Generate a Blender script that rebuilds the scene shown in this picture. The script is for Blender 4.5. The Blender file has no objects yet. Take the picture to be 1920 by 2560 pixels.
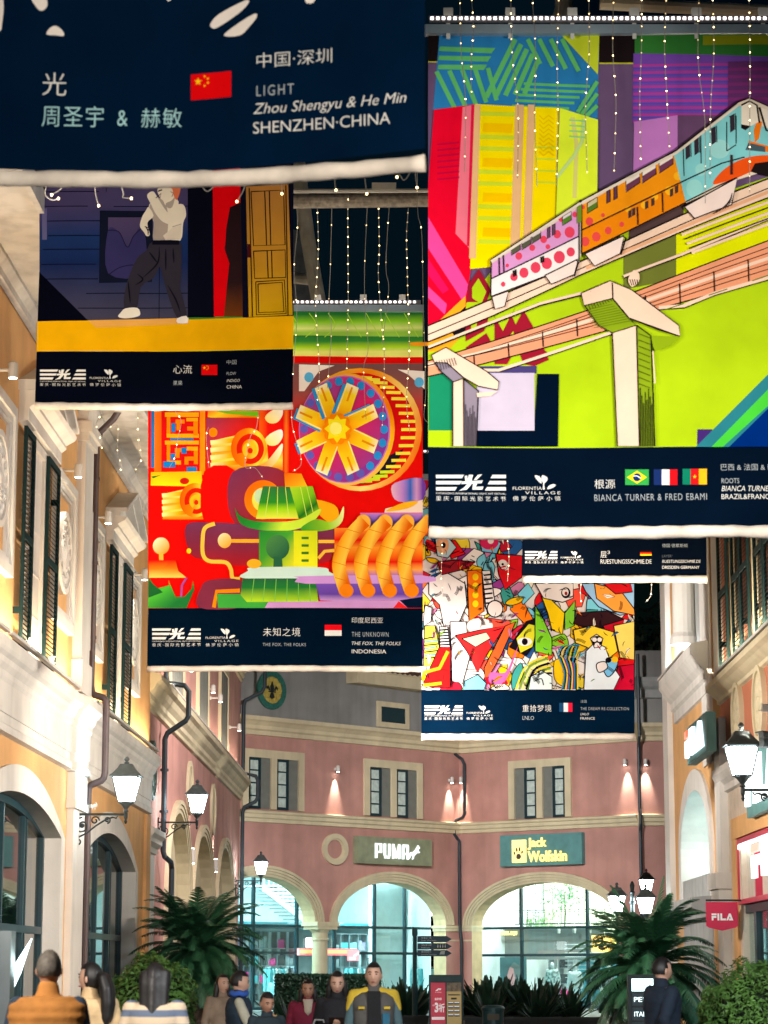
import bpy, bmesh, math, random
from mathutils import Vector, Matrix, Euler
from math import radians as R, sin, cos, pi, sqrt, atan2, tan
SC = bpy.context.scene
COL = SC.collection
# ------------------------------------------------------------------ camera, night sky, exposure
FPX = 6044.0                                  # focal length in pixels of the 1920x2560 photograph (85 mm lens)
PITCH = math.atan(1138.0/FPX)
CAMZ = 1.6
cam_d = bpy.data.cameras.new('camera'); cam = bpy.data.objects.new('camera', cam_d); COL.objects.link(cam)
cam.location = (0, 0, CAMZ); cam.rotation_euler = (pi/2+PITCH, 0, 0)
cam_d.sensor_fit = 'VERTICAL'; cam_d.sensor_height = 36.0; cam_d.lens = FPX/2560*36
cam_d.clip_start = 0.5; cam_d.clip_end = 2000
cam_d.dof.use_dof = True; cam_d.dof.focus_distance = 46; cam_d.dof.aperture_fstop = 4.0
SC.camera = cam
w = bpy.data.worlds.new('World'); SC.world = w; w.use_nodes = True
nt = w.node_tree; bg = nt.nodes['Background']
sky = nt.nodes.new('ShaderNodeTexSky'); sky.sky_type = 'NISHITA'; sky.sun_disc = False
sky.sun_elevation = R(-2); sky.sun_rotation = R(200); sky.altitude = 200
tint = nt.nodes.new('ShaderNodeMix'); tint.data_type = 'RGBA'; tint.blend_type = 'MULTIPLY'; tint.inputs[0].default_value = 1
tint.inputs[7].default_value = (.07, .42, .75, 1)
nt.links.new(sky.outputs[0], tint.inputs[6]); nt.links.new(tint.outputs[2], bg.inputs[0]); bg.inputs[1].default_value = 0.06
SC.view_settings.view_transform = 'Standard'; SC.view_settings.look = 'None'
SC.view_settings.exposure = 0.28; SC.view_settings.gamma = 1.0
SC.render.engine = 'CYCLES'
SC.cycles.max_bounces = 6; SC.cycles.diffuse_bounces = 3; SC.cycles.glossy_bounces = 3
SC.cycles.transparent_max_bounces = 12; SC.cycles.sample_clamp_indirect = 4.0
SC.cycles.caustics_reflective = False; SC.cycles.caustics_refractive = False
try:
    SC.cycles.use_denoising = True
except Exception: pass

# ------------------------------------------------------------------ helpers
ST, CT = sin(PITCH), cos(PITCH)
def ray(px, py):
    a = (px-960)/FPX; b = (1280-py)/FPX
    return Vector((a, CT-b*ST, ST+b*CT))
def P(px, py, Y):                              # the point seen at a pixel at street distance Y
    d = ray(px, py); t = Y/d.y
    return Vector((d.x*t, Y, CAMZ+d.z*t))
def srgb(c):
    return tuple((v/255/12.92) if v/255 <= .04045 else ((v/255+.055)/1.055)**2.4 for v in c)

class Wall:                                    # a vertical wall from A to B, left to right as one faces it; local x along, -y outwards, z up
    def __init__(s, A, B):
        s.A = Vector((A[0], A[1], 0)); s.B = Vector((B[0], B[1], 0)); v = s.B-s.A
        s.len = v.length; s.rot = atan2(v.y, v.x); s.u = v.normalized(); s.n = Vector((s.u.y, -s.u.x, 0))
    def sz(s, px, py, out=0.0):                # pixel -> (along, height) on the wall plane pushed out by `out`
        d = ray(px, py); o = Vector((0, 0, CAMZ)); a = s.A+s.n*out
        t = (a-o).dot(s.n)/d.dot(s.n); p = o+d*t
        return (p-a).dot(s.u), p.z
    def sx(s, px, out=0.0, py=2200): return s.sz(px, py, out)[0]
    def pt(s, x, out, z): return s.A+s.u*x+s.n*out+Vector((0, 0, z))

class MB:                                      # collects faces; build() links them as ONE mesh object
    def __init__(s): s.v = []; s.f = []; s.m = []; s.c = []; s.sm = []; s.mat = 0; s.col = (1, 1, 1); s.smooth = False
    def add(s, vs, fs, cols=None):
        o = len(s.v); s.v += [tuple(p) for p in vs]
        for k, f in enumerate(fs):
            s.f.append([i+o for i in f]); s.m.append(s.mat); s.sm.append(s.smooth)
            s.c.append(cols[k] if cols else s.col)
    def box(s, x0, x1, y0, y1, z0, z1):
        if x0 > x1: x0, x1 = x1, x0
        if y0 > y1: y0, y1 = y1, y0
        if z0 > z1: z0, z1 = z1, z0
        s.add([(x0,y0,z0),(x1,y0,z0),(x1,y1,z0),(x0,y1,z0),(x0,y0,z1),(x1,y0,z1),(x1,y1,z1),(x0,y1,z1)],
              [(3,2,1,0),(4,5,6,7),(0,1,5,4),(1,2,6,5),(2,3,7,6),(3,0,4,7)])
    def prism(s, pts, y0, y1):                 # polygon in x,z extruded along y (y0 = front, smaller y)
        n = len(pts); vs = [(x, y0, z) for x, z in pts]+[(x, y1, z) for x, z in pts]
        s.add(vs, [tuple(range(n)), tuple(range(2*n-1, n-1, -1))]+[(i, i+n, (i+1) % n+n, (i+1) % n) for i in range(n)])
    def sweep(s, prof, x0, x1, caps=True):     # profile in (y,z) swept along x
        n = len(prof); vs = [(x0, y, z) for y, z in prof]+[(x1, y, z) for y, z in prof]
        fs = [(i, (i+1) % n, (i+1) % n+n, i+n) for i in range(n)]
        if caps: fs += [tuple(range(n-1, -1, -1)), tuple(range(n, 2*n))]
        s.add(vs, fs)
    def tube(s, path, r, seg=8, caps=True, flat=1.0):
        path = [Vector(p) for p in path]; n = len(path); vs = []; fs = []
        rr = r if isinstance(r, (list, tuple)) else [r]*n
        up = None
        for i, p in enumerate(path):
            t = (path[min(i+1, n-1)]-path[max(i-1, 0)])
            if t.length < 1e-9: t = Vector((0, 0, 1))
            t.normalize()
            if up is None: up = Vector((1, 0, 0)) if abs(t.x) < .8 else Vector((0, 1, 0))
            a = t.cross(up)
            if a.length < 1e-6: a = t.cross(Vector((0, 1, .3)))
            a.normalize(); b = t.cross(a); up = -b if False else a.cross(t)
            for k in range(seg):
                an = 2*pi*k/seg; vs.append(p+a*cos(an)*rr[i]+b*sin(an)*rr[i]*flat)
        for i in range(n-1):
            for k in range(seg):
                fs.append((i*seg+k, i*seg+(k+1) % seg, (i+1)*seg+(k+1) % seg, (i+1)*seg+k))
        if caps: fs += [tuple(range(seg-1, -1, -1)), tuple(range((n-1)*seg, n*seg))]
        s.add(vs, fs)
    def lathe(s, prof, c=(0, 0, 0), seg=16, sx=1, sy=1):   # (radius, z) turned about the vertical through c
        vs = []; fs = []; n = len(prof)
        for r, z in prof:
            for k in range(seg):
                an = 2*pi*(k+.5)/seg; vs.append((c[0]+r*cos(an)*sx, c[1]+r*sin(an)*sy, c[2]+z))
        for i in range(n-1):
            for k in range(seg):
                fs.append((i*seg+k, i*seg+(k+1) % seg, (i+1)*seg+(k+1) % seg, (i+1)*seg+k))
        fs += [tuple(range(seg-1, -1, -1)), tuple(range((n-1)*seg, n*seg))]
        s.add(vs, fs)
    def ball(s, c, rx, ry=None, rz=None, nu=12, nv=8):
        ry = ry or rx; rz = rz or rx; pr = []
        vs = [(c[0], c[1], c[2]-rz)]; fs = []
        for j in range(1, nv):
            ph = -pi/2+pi*j/nv
            for k in range(nu):
                th = 2*pi*k/nu; vs.append((c[0]+rx*cos(ph)*cos(th), c[1]+ry*cos(ph)*sin(th), c[2]+rz*sin(ph)))
        vs.append((c[0], c[1], c[2]+rz)); N = len(vs)-1
        for k in range(nu):
            fs.append((0, 1+(k+1) % nu, 1+k)); fs.append((N, N-nu+k, N-nu+(k+1) % nu))
        for j in range(nv-2):
            for k in range(nu):
                a = 1+j*nu
                fs.append((a+k, a+(k+1) % nu, a+nu+(k+1) % nu, a+nu+k))
        s.add(vs, fs)
    def ringdisc(s, c, ro, ri, y0, y1, seg=32, kx=1.0):    # flat ring standing upright, front at y0
        cx, cz = c; vs = []; fs = []
        for (r, y) in ((ri, y0), (ro, y0), (ro, y1), (ri, y1)):
            for k in range(seg):
                a = 2*pi*k/seg; vs.append((cx+r*cos(a)*kx, y, cz+r*sin(a)))
        for q in range(4):
            for k in range(seg):
                fs.append((q*seg+k, q*seg+(k+1) % seg, ((q+1) % 4)*seg+(k+1) % seg, ((q+1) % 4)*seg+k))
        s.add(vs, fs)
    def disc(s, c, r, y0, y1, seg=32, kx=1.0):
        s.prism([(c[0]+r*cos(2*pi*k/seg)*kx, c[1]+r*sin(2*pi*k/seg)) for k in range(seg)], y0, y1)
    def mesh(s, name, mats=(), colattr=False):
        me = bpy.data.meshes.new(name); me.from_pydata(s.v, [], s.f)
        for m in (mats if isinstance(mats, (list, tuple)) else [mats]): me.materials.append(m)
        me.polygons.foreach_set('material_index', s.m); me.polygons.foreach_set('use_smooth', s.sm)
        if colattr:
            at = me.color_attributes.new('print', 'FLOAT_COLOR', 'CORNER'); buf = []
            for f, c in zip(s.f, s.c):
                if c and isinstance(c[0], (tuple, list)):
                    for q in c: buf += [q[0], q[1], q[2], 1.0]
                else: buf += [c[0], c[1], c[2], 1.0]*len(f)
            at.data.foreach_set('color', buf)
        me.update(); return me
    def build(s, name, mats, parent=None, colattr=False, loc=None, fix=True):
        me = s.mesh(name, mats, colattr)
        if fix and not colattr:
            bm = bmesh.new(); bm.from_mesh(me); bmesh.ops.recalc_face_normals(bm, faces=bm.faces); bm.to_mesh(me); bm.free()
        o = bpy.data.objects.new(name, me); COL.objects.link(o)
        if parent: o.parent = parent
        if loc: o.location = loc
        return o

def thing(name, label, cat, loc=(0, 0, 0), rot=0, group=None):
    o = bpy.data.objects.new(name, None); COL.objects.link(o); o.location = loc; o.rotation_euler = (0, 0, rot)
    o.empty_display_size = .2; o['label'] = label; o['category'] = cat
    if group: o['group'] = group
    return o
def tag(o, label, cat, group=None):
    o['label'] = label; o['category'] = cat
    if group: o['group'] = group
    return o
def dup(root, loc, rot, label, group=None):
    r = root.copy(); COL.objects.link(r); r.location = loc; r.rotation_euler = (0, 0, rot); r['label'] = label
    if group: r['group'] = group
    for ch in list(root.children):
        c = ch.copy(); COL.objects.link(c); c.parent = r
        for g in list(ch.children):
            d = g.copy(); COL.objects.link(d); d.parent = c
    return r
def place(o, wall, x, out, z):                  # put a thing on a wall
    o.location = wall.pt(x, out, z); o.rotation_euler = (0, 0, wall.rot); return o

# ------------------------------------------------------------------ materials
MATS = {}
def mat(name, col, rough=.7, metal=0, var=.12, scale=3.0, bump=0.0, bscale=40, emit=None, estr=0, spec=.4, sample=True, stain=0.0, alpha=None):
    if name in MATS: return MATS[name]
    m = bpy.data.materials.new(name); m.use_nodes = True; t = m.node_tree; b = t.nodes['Principled BSDF']
    b.inputs['Roughness'].default_value = rough; b.inputs['Metallic'].default_value = metal
    b.inputs['Specular IOR Level'].default_value = spec
    tc = t.nodes.new('ShaderNodeTexCoord')
    if var > 0:
        n = t.nodes.new('ShaderNodeTexNoise'); n.inputs['Scale'].default_value = scale; n.inputs['Detail'].default_value = 6
        t.links.new(tc.outputs['Object'], n.inputs['Vector'])
        r = t.nodes.new('ShaderNodeMapRange'); r.inputs['To Min'].default_value = 1-var; r.inputs['To Max'].default_value = 1+var
        r.inputs['From Min'].default_value = .3; r.inputs['From Max'].default_value = .7
        t.links.new(n.outputs['Fac'], r.inputs['Value'])
        mx = t.nodes.new('ShaderNodeMix'); mx.data_type = 'RGBA'; mx.blend_type = 'MULTIPLY'; mx.inputs[0].default_value = 1
        mx.inputs[6].default_value = (*col, 1); t.links.new(r.outputs[0], mx.inputs[7])
        last = mx.outputs[2]
        if stain > 0:
            w_ = t.nodes.new('ShaderNodeMapping'); w_.inputs['Scale'].default_value = (1.8, 1.8, .12)
            t.links.new(tc.outputs['Object'], w_.inputs[0])
            n2 = t.nodes.new('ShaderNodeTexNoise'); n2.inputs['Scale'].default_value = 1.6; n2.inputs['Detail'].default_value = 8
            t.links.new(w_.outputs[0], n2.inputs['Vector'])
            r2 = t.nodes.new('ShaderNodeMapRange'); r2.inputs['From Min'].default_value = .45; r2.inputs['From Max'].default_value = .75
            r2.inputs['To Min'].default_value = 1; r2.inputs['To Max'].default_value = 1-stain
            t.links.new(n2.outputs['Fac'], r2.inputs['Value'])
            m2 = t.nodes.new('ShaderNodeMix'); m2.data_type = 'RGBA'; m2.blend_type = 'MULTIPLY'; m2.inputs[0].default_value = 1
            t.links.new(last, m2.inputs[6]); t.links.new(r2.outputs[0], m2.inputs[7]); last = m2.outputs[2]
        t.links.new(last, b.inputs['Base Color'])
    else: b.inputs['Base Color'].default_value = (*col, 1)
    if bump > 0:
        n = t.nodes.new('ShaderNodeTexNoise'); n.inputs['Scale'].default_value = bscale; n.inputs['Detail'].default_value = 5
        t.links.new(tc.outputs['Object'], n.inputs['Vector'])
        bp = t.nodes.new('ShaderNodeBump'); bp.inputs['Strength'].default_value = bump; bp.inputs['Distance'].default_value = .02
        t.links.new(n.outputs['Fac'], bp.inputs['Height']); t.links.new(bp.outputs[0], b.inputs['Normal'])
    if emit:
        b.inputs['Emission Color'].default_value = (*emit, 1); b.inputs['Emission Strength'].default_value = estr
    if not sample: m.cycles.emission_sampling = 'NONE'
    MATS[name] = m; return m
def glass_mat(name, tint, gl=.12, rough=.02):
    m = bpy.data.materials.new(name); m.use_nodes = True; t = m.node_tree; t.nodes.clear()
    o = t.nodes.new('ShaderNodeOutputMaterial'); tr = t.nodes.new('ShaderNodeBsdfTransparent'); tr.inputs[0].default_value = (*tint, 1)
    g = t.nodes.new('ShaderNodeBsdfGlossy'); g.inputs['Roughness'].default_value = rough
    lw = t.nodes.new('ShaderNodeLayerWeight'); lw.inputs[0].default_value = .5
    mr = t.nodes.new('ShaderNodeMapRange'); mr.inputs['To Min'].default_value = gl; mr.inputs['To Max'].default_value = .85
    pw = t.nodes.new('ShaderNodeMath'); pw.operation = 'POWER'; pw.inputs[1].default_value = 2.5
    t.links.new(lw.outputs['Facing'], pw.inputs[0]); t.links.new(pw.outputs[0], mr.inputs['Value'])
    mx = t.nodes.new('ShaderNodeMixShader'); t.links.new(mr.outputs[0], mx.inputs[0])
    t.links.new(tr.outputs[0], mx.inputs[1]); t.links.new(g.outputs[0], mx.inputs[2]); t.links.new(mx.outputs[0], o.inputs[0])
    return m
def print_mat(name, rough=.6, emit=0):
    m = bpy.data.materials.new(name); m.use_nodes = True; t = m.node_tree; b = t.nodes['Principled BSDF']
    a = t.nodes.new('ShaderNodeAttribute'); a.attribute_name = 'print'
    tc = t.nodes.new('ShaderNodeTexCoord')
    n = t.nodes.new('ShaderNodeTexNoise'); n.inputs['Scale'].default_value = 1.7; n.inputs['Detail'].default_value = 7
    t.links.new(tc.outputs['Object'], n.inputs['Vector'])
    r = t.nodes.new('ShaderNodeMapRange'); r.inputs['To Min'].default_value = .88; r.inputs['To Max'].default_value = 1.1
    r.inputs['From Min'].default_value = .3; r.inputs['From Max'].default_value = .7
    t.links.new(n.outputs['Fac'], r.inputs['Value'])
    mx = t.nodes.new('ShaderNodeMix'); mx.data_type = 'RGBA'; mx.blend_type = 'MULTIPLY'; mx.inputs[0].default_value = 1
    t.links.new(a.outputs['Color'], mx.inputs[6]); t.links.new(r.outputs[0], mx.inputs[7]); t.links.new(mx.outputs[2], b.inputs['Base Color'])
    n2 = t.nodes.new('ShaderNodeTexNoise'); n2.inputs['Scale'].default_value = .9; n2.inputs['Detail'].default_value = 3
    t.links.new(tc.outputs['Object'], n2.inputs['Vector'])
    bp = t.nodes.new('ShaderNodeBump'); bp.inputs['Strength'].default_value = .35; bp.inputs['Distance'].default_value = .25
    t.links.new(n2.outputs['Fac'], bp.inputs['Height']); t.links.new(bp.outputs[0], b.inputs['Normal'])
    b.inputs['Roughness'].default_value = .8; b.inputs['Specular IOR Level'].default_value = 0
    return m
def emit_mat(name, col, s, sample=True):
    return mat(name, (.6, .6, .6), .5, var=0, emit=col, estr=s, sample=sample)

# ------------------------------------------------------------------ text as flat polygons
_tc = {}
def text_polys(body, size=1.0, shear=0.0, bold=0.0, sx=1.0, space=1.0):
    """triangles (x,z) of a line of text, left edge at 0, cap height scaled to `size`"""
    key = (body, shear, bold, space)
    if key not in _tc:
        cu = bpy.data.curves.new('t', 'FONT'); cu.body = body; cu.size = 1; cu.shear = shear; cu.offset = bold; cu.resolution_u = 3
        cu.space_character = space
        o = bpy.data.objects.new('t', cu); COL.objects.link(o)
        dg = bpy.context.evaluated_depsgraph_get(); me = o.evaluated_get(dg).to_mesh()
        vs = [(v.co.x, v.co.y) for v in me.vertices]; fs = [tuple(p.vertices) for p in me.polygons]
        o.evaluated_get(dg).to_mesh_clear(); bpy.data.objects.remove(o); bpy.data.curves.remove(cu)
        _tc[key] = (vs, fs)
    vs, fs = _tc[key]
    return vs, fs
def text_fit(body, x0, z0, x1, z1, **k):
    """vertices, faces of a text stretched into the box"""
    vs, fs = text_polys(body, **k)
    if not vs: return [], []
    ax = min(v[0] for v in vs); bx = max(v[0] for v in vs); az = min(v[1] for v in vs); bz = max(v[1] for v in vs)
    return [(x0+(v[0]-ax)/(bx-ax+1e-9)*(x1-x0), z0+(v[1]-az)/(bz-az+1e-9)*(z1-z0)) for v in vs], fs
def text_solid(mb, body, x0, z0, x1, z1, y0, y1, **k):     # raised letters: front at y0, back at y1
    vs, fs = text_fit(body, x0, z0, x1, z1, **k)
    if not vs: return
    n = len(vs)
    cnt = {}
    for f in fs:
        for i in range(len(f)):
            a, b = f[i], f[(i+1) % len(f)]; cnt[(min(a, b), max(a, b))] = cnt.get((min(a, b), max(a, b)), 0)+1
    edges = [e for e, c in cnt.items() if c == 1]
    V = [(x, y0, z) for x, z in vs]+[(x, y1, z) for x, z in vs]
    mb.add(V, [tuple(f) for f in fs]+[tuple(i+n for i in f[::-1]) for f in fs]+[(a, b, b+n, a+n) for a, b in edges])

def area_lamp(name, loc, target, w_, h_, power, col, parent=None, spread=180):
    l = bpy.data.lights.new(name, 'AREA'); l.shape = 'RECTANGLE'; l.size = w_; l.size_y = h_; l.energy = power; l.color = col; l.spread = R(spread)
    o = bpy.data.objects.new(name, l); COL.objects.link(o); o.location = loc
    o.rotation_euler = (Vector(target)-Vector(loc)).to_track_quat('-Z', 'Y').to_euler()
    return o
def spot_lamp(name, loc, target, power, col, ang=40, blend=.5, rad=.05):
    l = bpy.data.lights.new(name, 'SPOT'); l.energy = power; l.color = col; l.spot_size = R(ang); l.spot_blend = blend; l.shadow_soft_size = rad
    o = bpy.data.objects.new(name, l); COL.objects.link(o); o.location = loc
    o.rotation_euler = (Vector(target)-Vector(loc)).to_track_quat('-Z', 'Y').to_euler()
    return o
# ================================================================== SETTING: ground, shop buildings
def arc_pts(l, r, spring, peak, kind='ellipse', n=24):
    c = (l+r)/2; h = (r-l)/2; rise = peak-spring; out = []
    if kind == 'ellipse':
        for i in range(n+1):
            a = pi-pi*i/n; out.append((c+h*cos(a), spring+rise*sin(a)))
    else:
        Rr = (h*h+rise*rise)/(2*rise); a0 = math.asin(min(1, h/Rr))
        for i in range(n+1):
            a = -a0+2*a0*i/n; out.append((c+Rr*sin(a), peak-Rr+Rr*cos(a)))
    return out
def arch_wall(mb, s0, s1, z0, z1, t, ops, lift=None):
    """wall of thickness t (front at y=0) with arched openings, with their reveals"""
    x = s0
    for (l, r, spring, peak, kind) in ops:
        zz = lift[2] if lift and abs(x-lift[0]) < 1e-6 else z0
        if l > x: mb.add([(x,0,zz),(l,0,zz),(l,0,z1),(x,0,z1),(x,t,zz),(l,t,zz),(l,t,z1),(x,t,z1)], [(0,1,2,3),(7,6,5,4)]+([(0,4,5,1)] if zz > z0 else []))
        a = arc_pts(l, r, spring, peak, kind)
        for i in range(len(a)-1):
            (xa, za), (xb, zb) = a[i], a[i+1]
            mb.add([(xa,0,za),(xb,0,zb),(xb,0,z1),(xa,0,z1)], [(0,1,2,3)])
            mb.add([(xa,t,za),(xb,t,zb),(xb,t,z1),(xa,t,z1)], [(3,2,1,0)])
            mb.add([(xa,0,za),(xa,t,za),(xb,t,zb),(xb,0,zb)], [(0,1,2,3)])
        if not (lift and abs(l-lift[1]) < 1e-6): mb.add([(l,0,z0),(l,t,z0),(l,t,spring),(l,0,spring)], [(0,1,2,3)])
        if not (lift and abs(r-lift[0]) < 1e-6): mb.add([(r,0,z0),(r,t,z0),(r,t,spring),(r,0,spring)], [(3,2,1,0)])
        x = r
    if x < s1: mb.add([(x,0,z0),(s1,0,z0),(s1,0,z1),(x,0,z1),(x,t,z0),(s1,t,z0),(s1,t,z1),(x,t,z1)], [(0,1,2,3),(7,6,5,4)])
    mb.add([(s0,0,z0),(s0,t,z0),(s0,t,z1),(s0,0,z1)], [(0,1,2,3)]); mb.add([(s1,0,z0),(s1,t,z0),(s1,t,z1),(s1,0,z1)], [(3,2,1,0)])
    mb.add([(s0,0,z1),(s1,0,z1),(s1,t,z1),(s0,t,z1)], [(0,1,2,3)])
def archivolt(mb, l, r, spring, peak, kind, band, y0, y1, z0=None, steps=1):
    """moulded band round an arch, proud of the wall (y0<0); z0: legs down to that height"""
    for k in range(steps):
        b0 = band*k/steps; b1 = band*(k+1)/steps-(0.012 if k < steps-1 else 0); yy = y0-.03*k
        a = arc_pts(l-b0, r+b0, spring, peak+b0, kind); b = arc_pts(l-b1, r+b1, spring, peak+b1, kind)
        if z0 is not None:
            a = [(l-b0, z0)]+a+[(r+b0, z0)]; b = [(l-b1, z0)]+b+[(r+b1, z0)]
        for i in range(len(a)-1):
            A, B, C, D = a[i], a[i+1], b[i+1], b[i]
            vs = [(p[0], yy, p[1]) for p in (A, B, C, D)]+[(p[0], y1, p[1]) for p in (A, B, C, D)]
            mb.add(vs, [(0,1,2,3),(4,7,6,5),(0,4,5,1),(2,6,7,3)])
def lining(mb, a, d, z0=0):
    A = [(a[0], z0)]+arc_pts(*a)+[(a[1], z0)]; cx = (a[0]+a[1])/2; k = .006
    for q in range(len(A)-1):
        (xa, za), (xb, zb) = A[q], A[q+1]; fx = lambda x: x+(k if x < cx else -k)
        mb.add([(fx(xa),-.04,za-k),(fx(xb),-.04,zb-k),(fx(xb),d,zb-k),(fx(xa),d,za-k)], [(0,1,2,3)])
def rect_frame(mb, x0, x1, z0, z1, wd, y0, y1):
    mb.box(x0, x1, y0, y1, z1-wd, z1); mb.box(x0, x1, y0, y1, z0, z0+wd)
    mb.box(x0, x0+wd, y0, y1, z0+wd, z1-wd); mb.box(x1-wd, x1, y0, y1, z0+wd, z1-wd)
def louvre(mb, x0, x1, z0, z1, y0, pitch=.075):
    w_ = .09; t = .05
    rect_frame(mb, x0, x1, z0, z1, w_, y0-t, y0); mb.box(x0+w_, x1-w_, y0-t, y0, (z0+z1)/2-.06, (z0+z1)/2+.06)
    z = z0+w_+.02
    while z < z1-w_-.04:
        if abs(z-(z0+z1)/2) > .1:
            mb.add([(x0+w_,y0-t+.004,z),(x1-w_,y0-t+.004,z),(x1-w_,y0-.006,z+.05),(x0+w_,y0-.006,z+.05)], [(0,1,2,3)])
            mb.add([(x0+w_,y0-t+.004,z-.012),(x1-w_,y0-t+.004,z-.012),(x1-w_,y0-t+.004,z),(x0+w_,y0-t+.004,z)], [(0,1,2,3)])
        z += pitch
def medallion_relief(mb, cx, cz, r, y0, seed=1):
    rnd = random.Random(seed)
    mb.ringdisc((cx, cz), r, r*.86, y0-.10, y0, 40); mb.disc((cx, cz), r*.87, y0-.05, y0, 40)
    for k in range(16):
        a = 2*pi*k/16; rr = r*.70
        mb.ball((cx+rr*cos(a), y0-.05, cz+rr*sin(a)), r*.10, .05, r*.10, 8, 5)
    for k in range(10):
        a = 2*pi*k/10+.2; pts = []
        for q in range(7):
            t = q/6; an = a+t*2.2; rr = r*(.12+.40*t); pts.append((cx+rr*cos(an), y0-.06, cz+rr*sin(an)))
        mb.tube(pts, [r*.03+.01]*7, 5)
    mb.ball((cx, y0-.05, cz), r*.16, .06, r*.16, 10, 6)
def pipe_run(mb, pts, r=.075, seg=10):
    mb.tube(pts, r, seg)
def bracket_rings(mb, x, y, zs, r=.085):
    for z in zs: mb.lathe([(r, -.03), (r, .03)], (x, y, z), 10)

M_ORANGE = mat('stucco_orange', (.66, .37, .15), .85, var=.15, scale=.9, bump=.35, bscale=30, stain=.07)
M_WHITE = mat('stone_white', (.66, .63, .58), .7, var=.08, scale=1.5, bump=.12, bscale=25, stain=.12)
M_CREAM = mat('stone_cream', (.62, .54, .36), .75, var=.10, scale=1.2, bump=.2, bscale=25, stain=.14)
M_PINK = mat('stucco_pink', (.49, .255, .215), .85, var=.20, scale=.7, bump=.35, bscale=30, stain=.12)
M_RED = mat('stucco_red', (.50, .17, .09), .85, var=.10, scale=.8, bump=.3, bscale=30, stain=.1)
M_GREY = mat('stucco_grey', (.26, .26, .25), .85, var=.14, scale=.8, bump=.3, bscale=30, stain=.15)
M_GREEN = mat('shutter_green', (.006, .024, .026), .7, var=.15, scale=5, spec=.15)
M_TEAL = mat('frame_teal', (.006, .03, .04), .4, var=.1, scale=4)
M_BROWNPIPE = mat('pipe_brown', (.07, .045, .045), .45, var=.2, scale=2)
M_DARKPIPE = mat('pipe_dark', (.02, .035, .045), .45, var=.2, scale=2)
M_GREYSH = mat('shutter_grey', (.17, .18, .16), .7, var=.1, scale=4)
M_TILE = mat('roof_tile', (.09, .045, .035), .8, var=.3, scale=6, bump=.4)
M_BLACKMET = mat('black_iron', (.02, .03, .032), .45, .3, var=.2, scale=8)
M_CURTAIN = mat('curtain_glowing', (.42, .48, .44), .9, var=.2, scale=6, emit=(.55, .75, .66), estr=.07, sample=False)  # curtains glow faintly by themselves, light put into the cloth
M_INFILL = mat('infill_cream', (.62, .54, .36), .8, var=.1, scale=1.5, bump=.15, stain=.15)
M_INNER = mat('shop_plaster', (.72, .76, .76), .8, var=.06)
M_GREYBASE = mat('grey_stone', (.36, .37, .36), .75, var=.12, bump=.15, stain=.15)
G_DARK = glass_mat('glass_dark', (.30, .42, .42), .22)
G_SHOP = glass_mat('glass_shop', (.72, .95, .95), .05)
M_LIGHTPANEL = emit_mat('shop_light_panel', (.72, 1.0, 1.0), 75.0)
M_LIGHTPANEL_DIM = emit_mat('dim_light_panel', (.55, .95, 1.0), 7)

# ---- ground: one sheet to the horizon
g = MB(); g.add([(-400,-60,0),(400,-60,0),(400,900,0),(-400,900,0)], [(0,1,2,3)])
mg = bpy.data.materials.new('paving_stone'); mg.use_nodes = True; t = mg.node_tree; b = t.nodes['Principled BSDF']
tc = t.nodes.new('ShaderNodeTexCoord'); br = t.nodes.new('ShaderNodeTexBrick'); br.inputs['Scale'].default_value = 1.4
br.inputs['Color1'].default_value = (.16, .15, .14, 1); br.inputs['Color2'].default_value = (.12, .115, .11, 1); br.inputs['Mortar'].default_value = (.05, .05, .05, 1)
br.inputs['Mortar Size'].default_value = .012
t.links.new(tc.outputs['Object'], br.inputs['Vector']); t.links.new(br.outputs[0], b.inputs['Base Color']); b.inputs['Roughness'].default_value = .45
go = g.build('ground', mg); go['kind'] = 'structure'

# ---- walls of the street, left to right as one faces each of them
L1 = Wall((-5.86, 26), (-5.37, 54.8)); L2 = Wall((-5.5, 55.2), (-5.21, 88.0))
F1 = Wall((-5.21, 88), (2.99, 96.5)); F2 = Wall((2.99, 96.5), (9.56, 91)); F3 = Wall((9.56, 91), (18.5, 91))
R1 = Wall((6.65, 56.6), (6.52, 47.8)); R2 = Wall((6.54, 46.9), (6.28, 26))

# ================= left: orange building with white entablature
TH = 'orange stucco'
bl = thing('shop_building', 'orange stucco building with white entablature, dark green louvred shutters and carved medallions', 'building', L1.A, L1.rot)
A1 = (7.8, 15.87, 3.78, 4.26, 'seg'); A2 = (18.75, 26.73, 3.62, 4.22, 'seg')
mb = MB(); arch_wall(mb, -1.5, 29.3, 0, 12.0, .45, [A1, A2])
mb.box(28.9, 29.3, .46, 9, 0, 12.0)
mb.build('wall', M_ORANGE, bl)
ENT = [(0,5.0),(-.10,5.02),(-.10,5.13),(-.06,5.17),(-.06,5.30),(-.08,5.31),(-.08,5.76),(-.11,5.82),(-.11,5.90),(-.17,5.98),(-.19,6.05),(-.25,6.10),(-.28,6.15),(-.28,6.30),(0,6.38)]
mb = MB(); mb.sweep(ENT, -1.5, 29.25)
mb.sweep([(y-.09, z) for y, z in ENT[1:-1]]+[(0, 6.43), (0, 4.99)], 16.55, 18.35)
mb.build('entablature', M_WHITE, bl)
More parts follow.
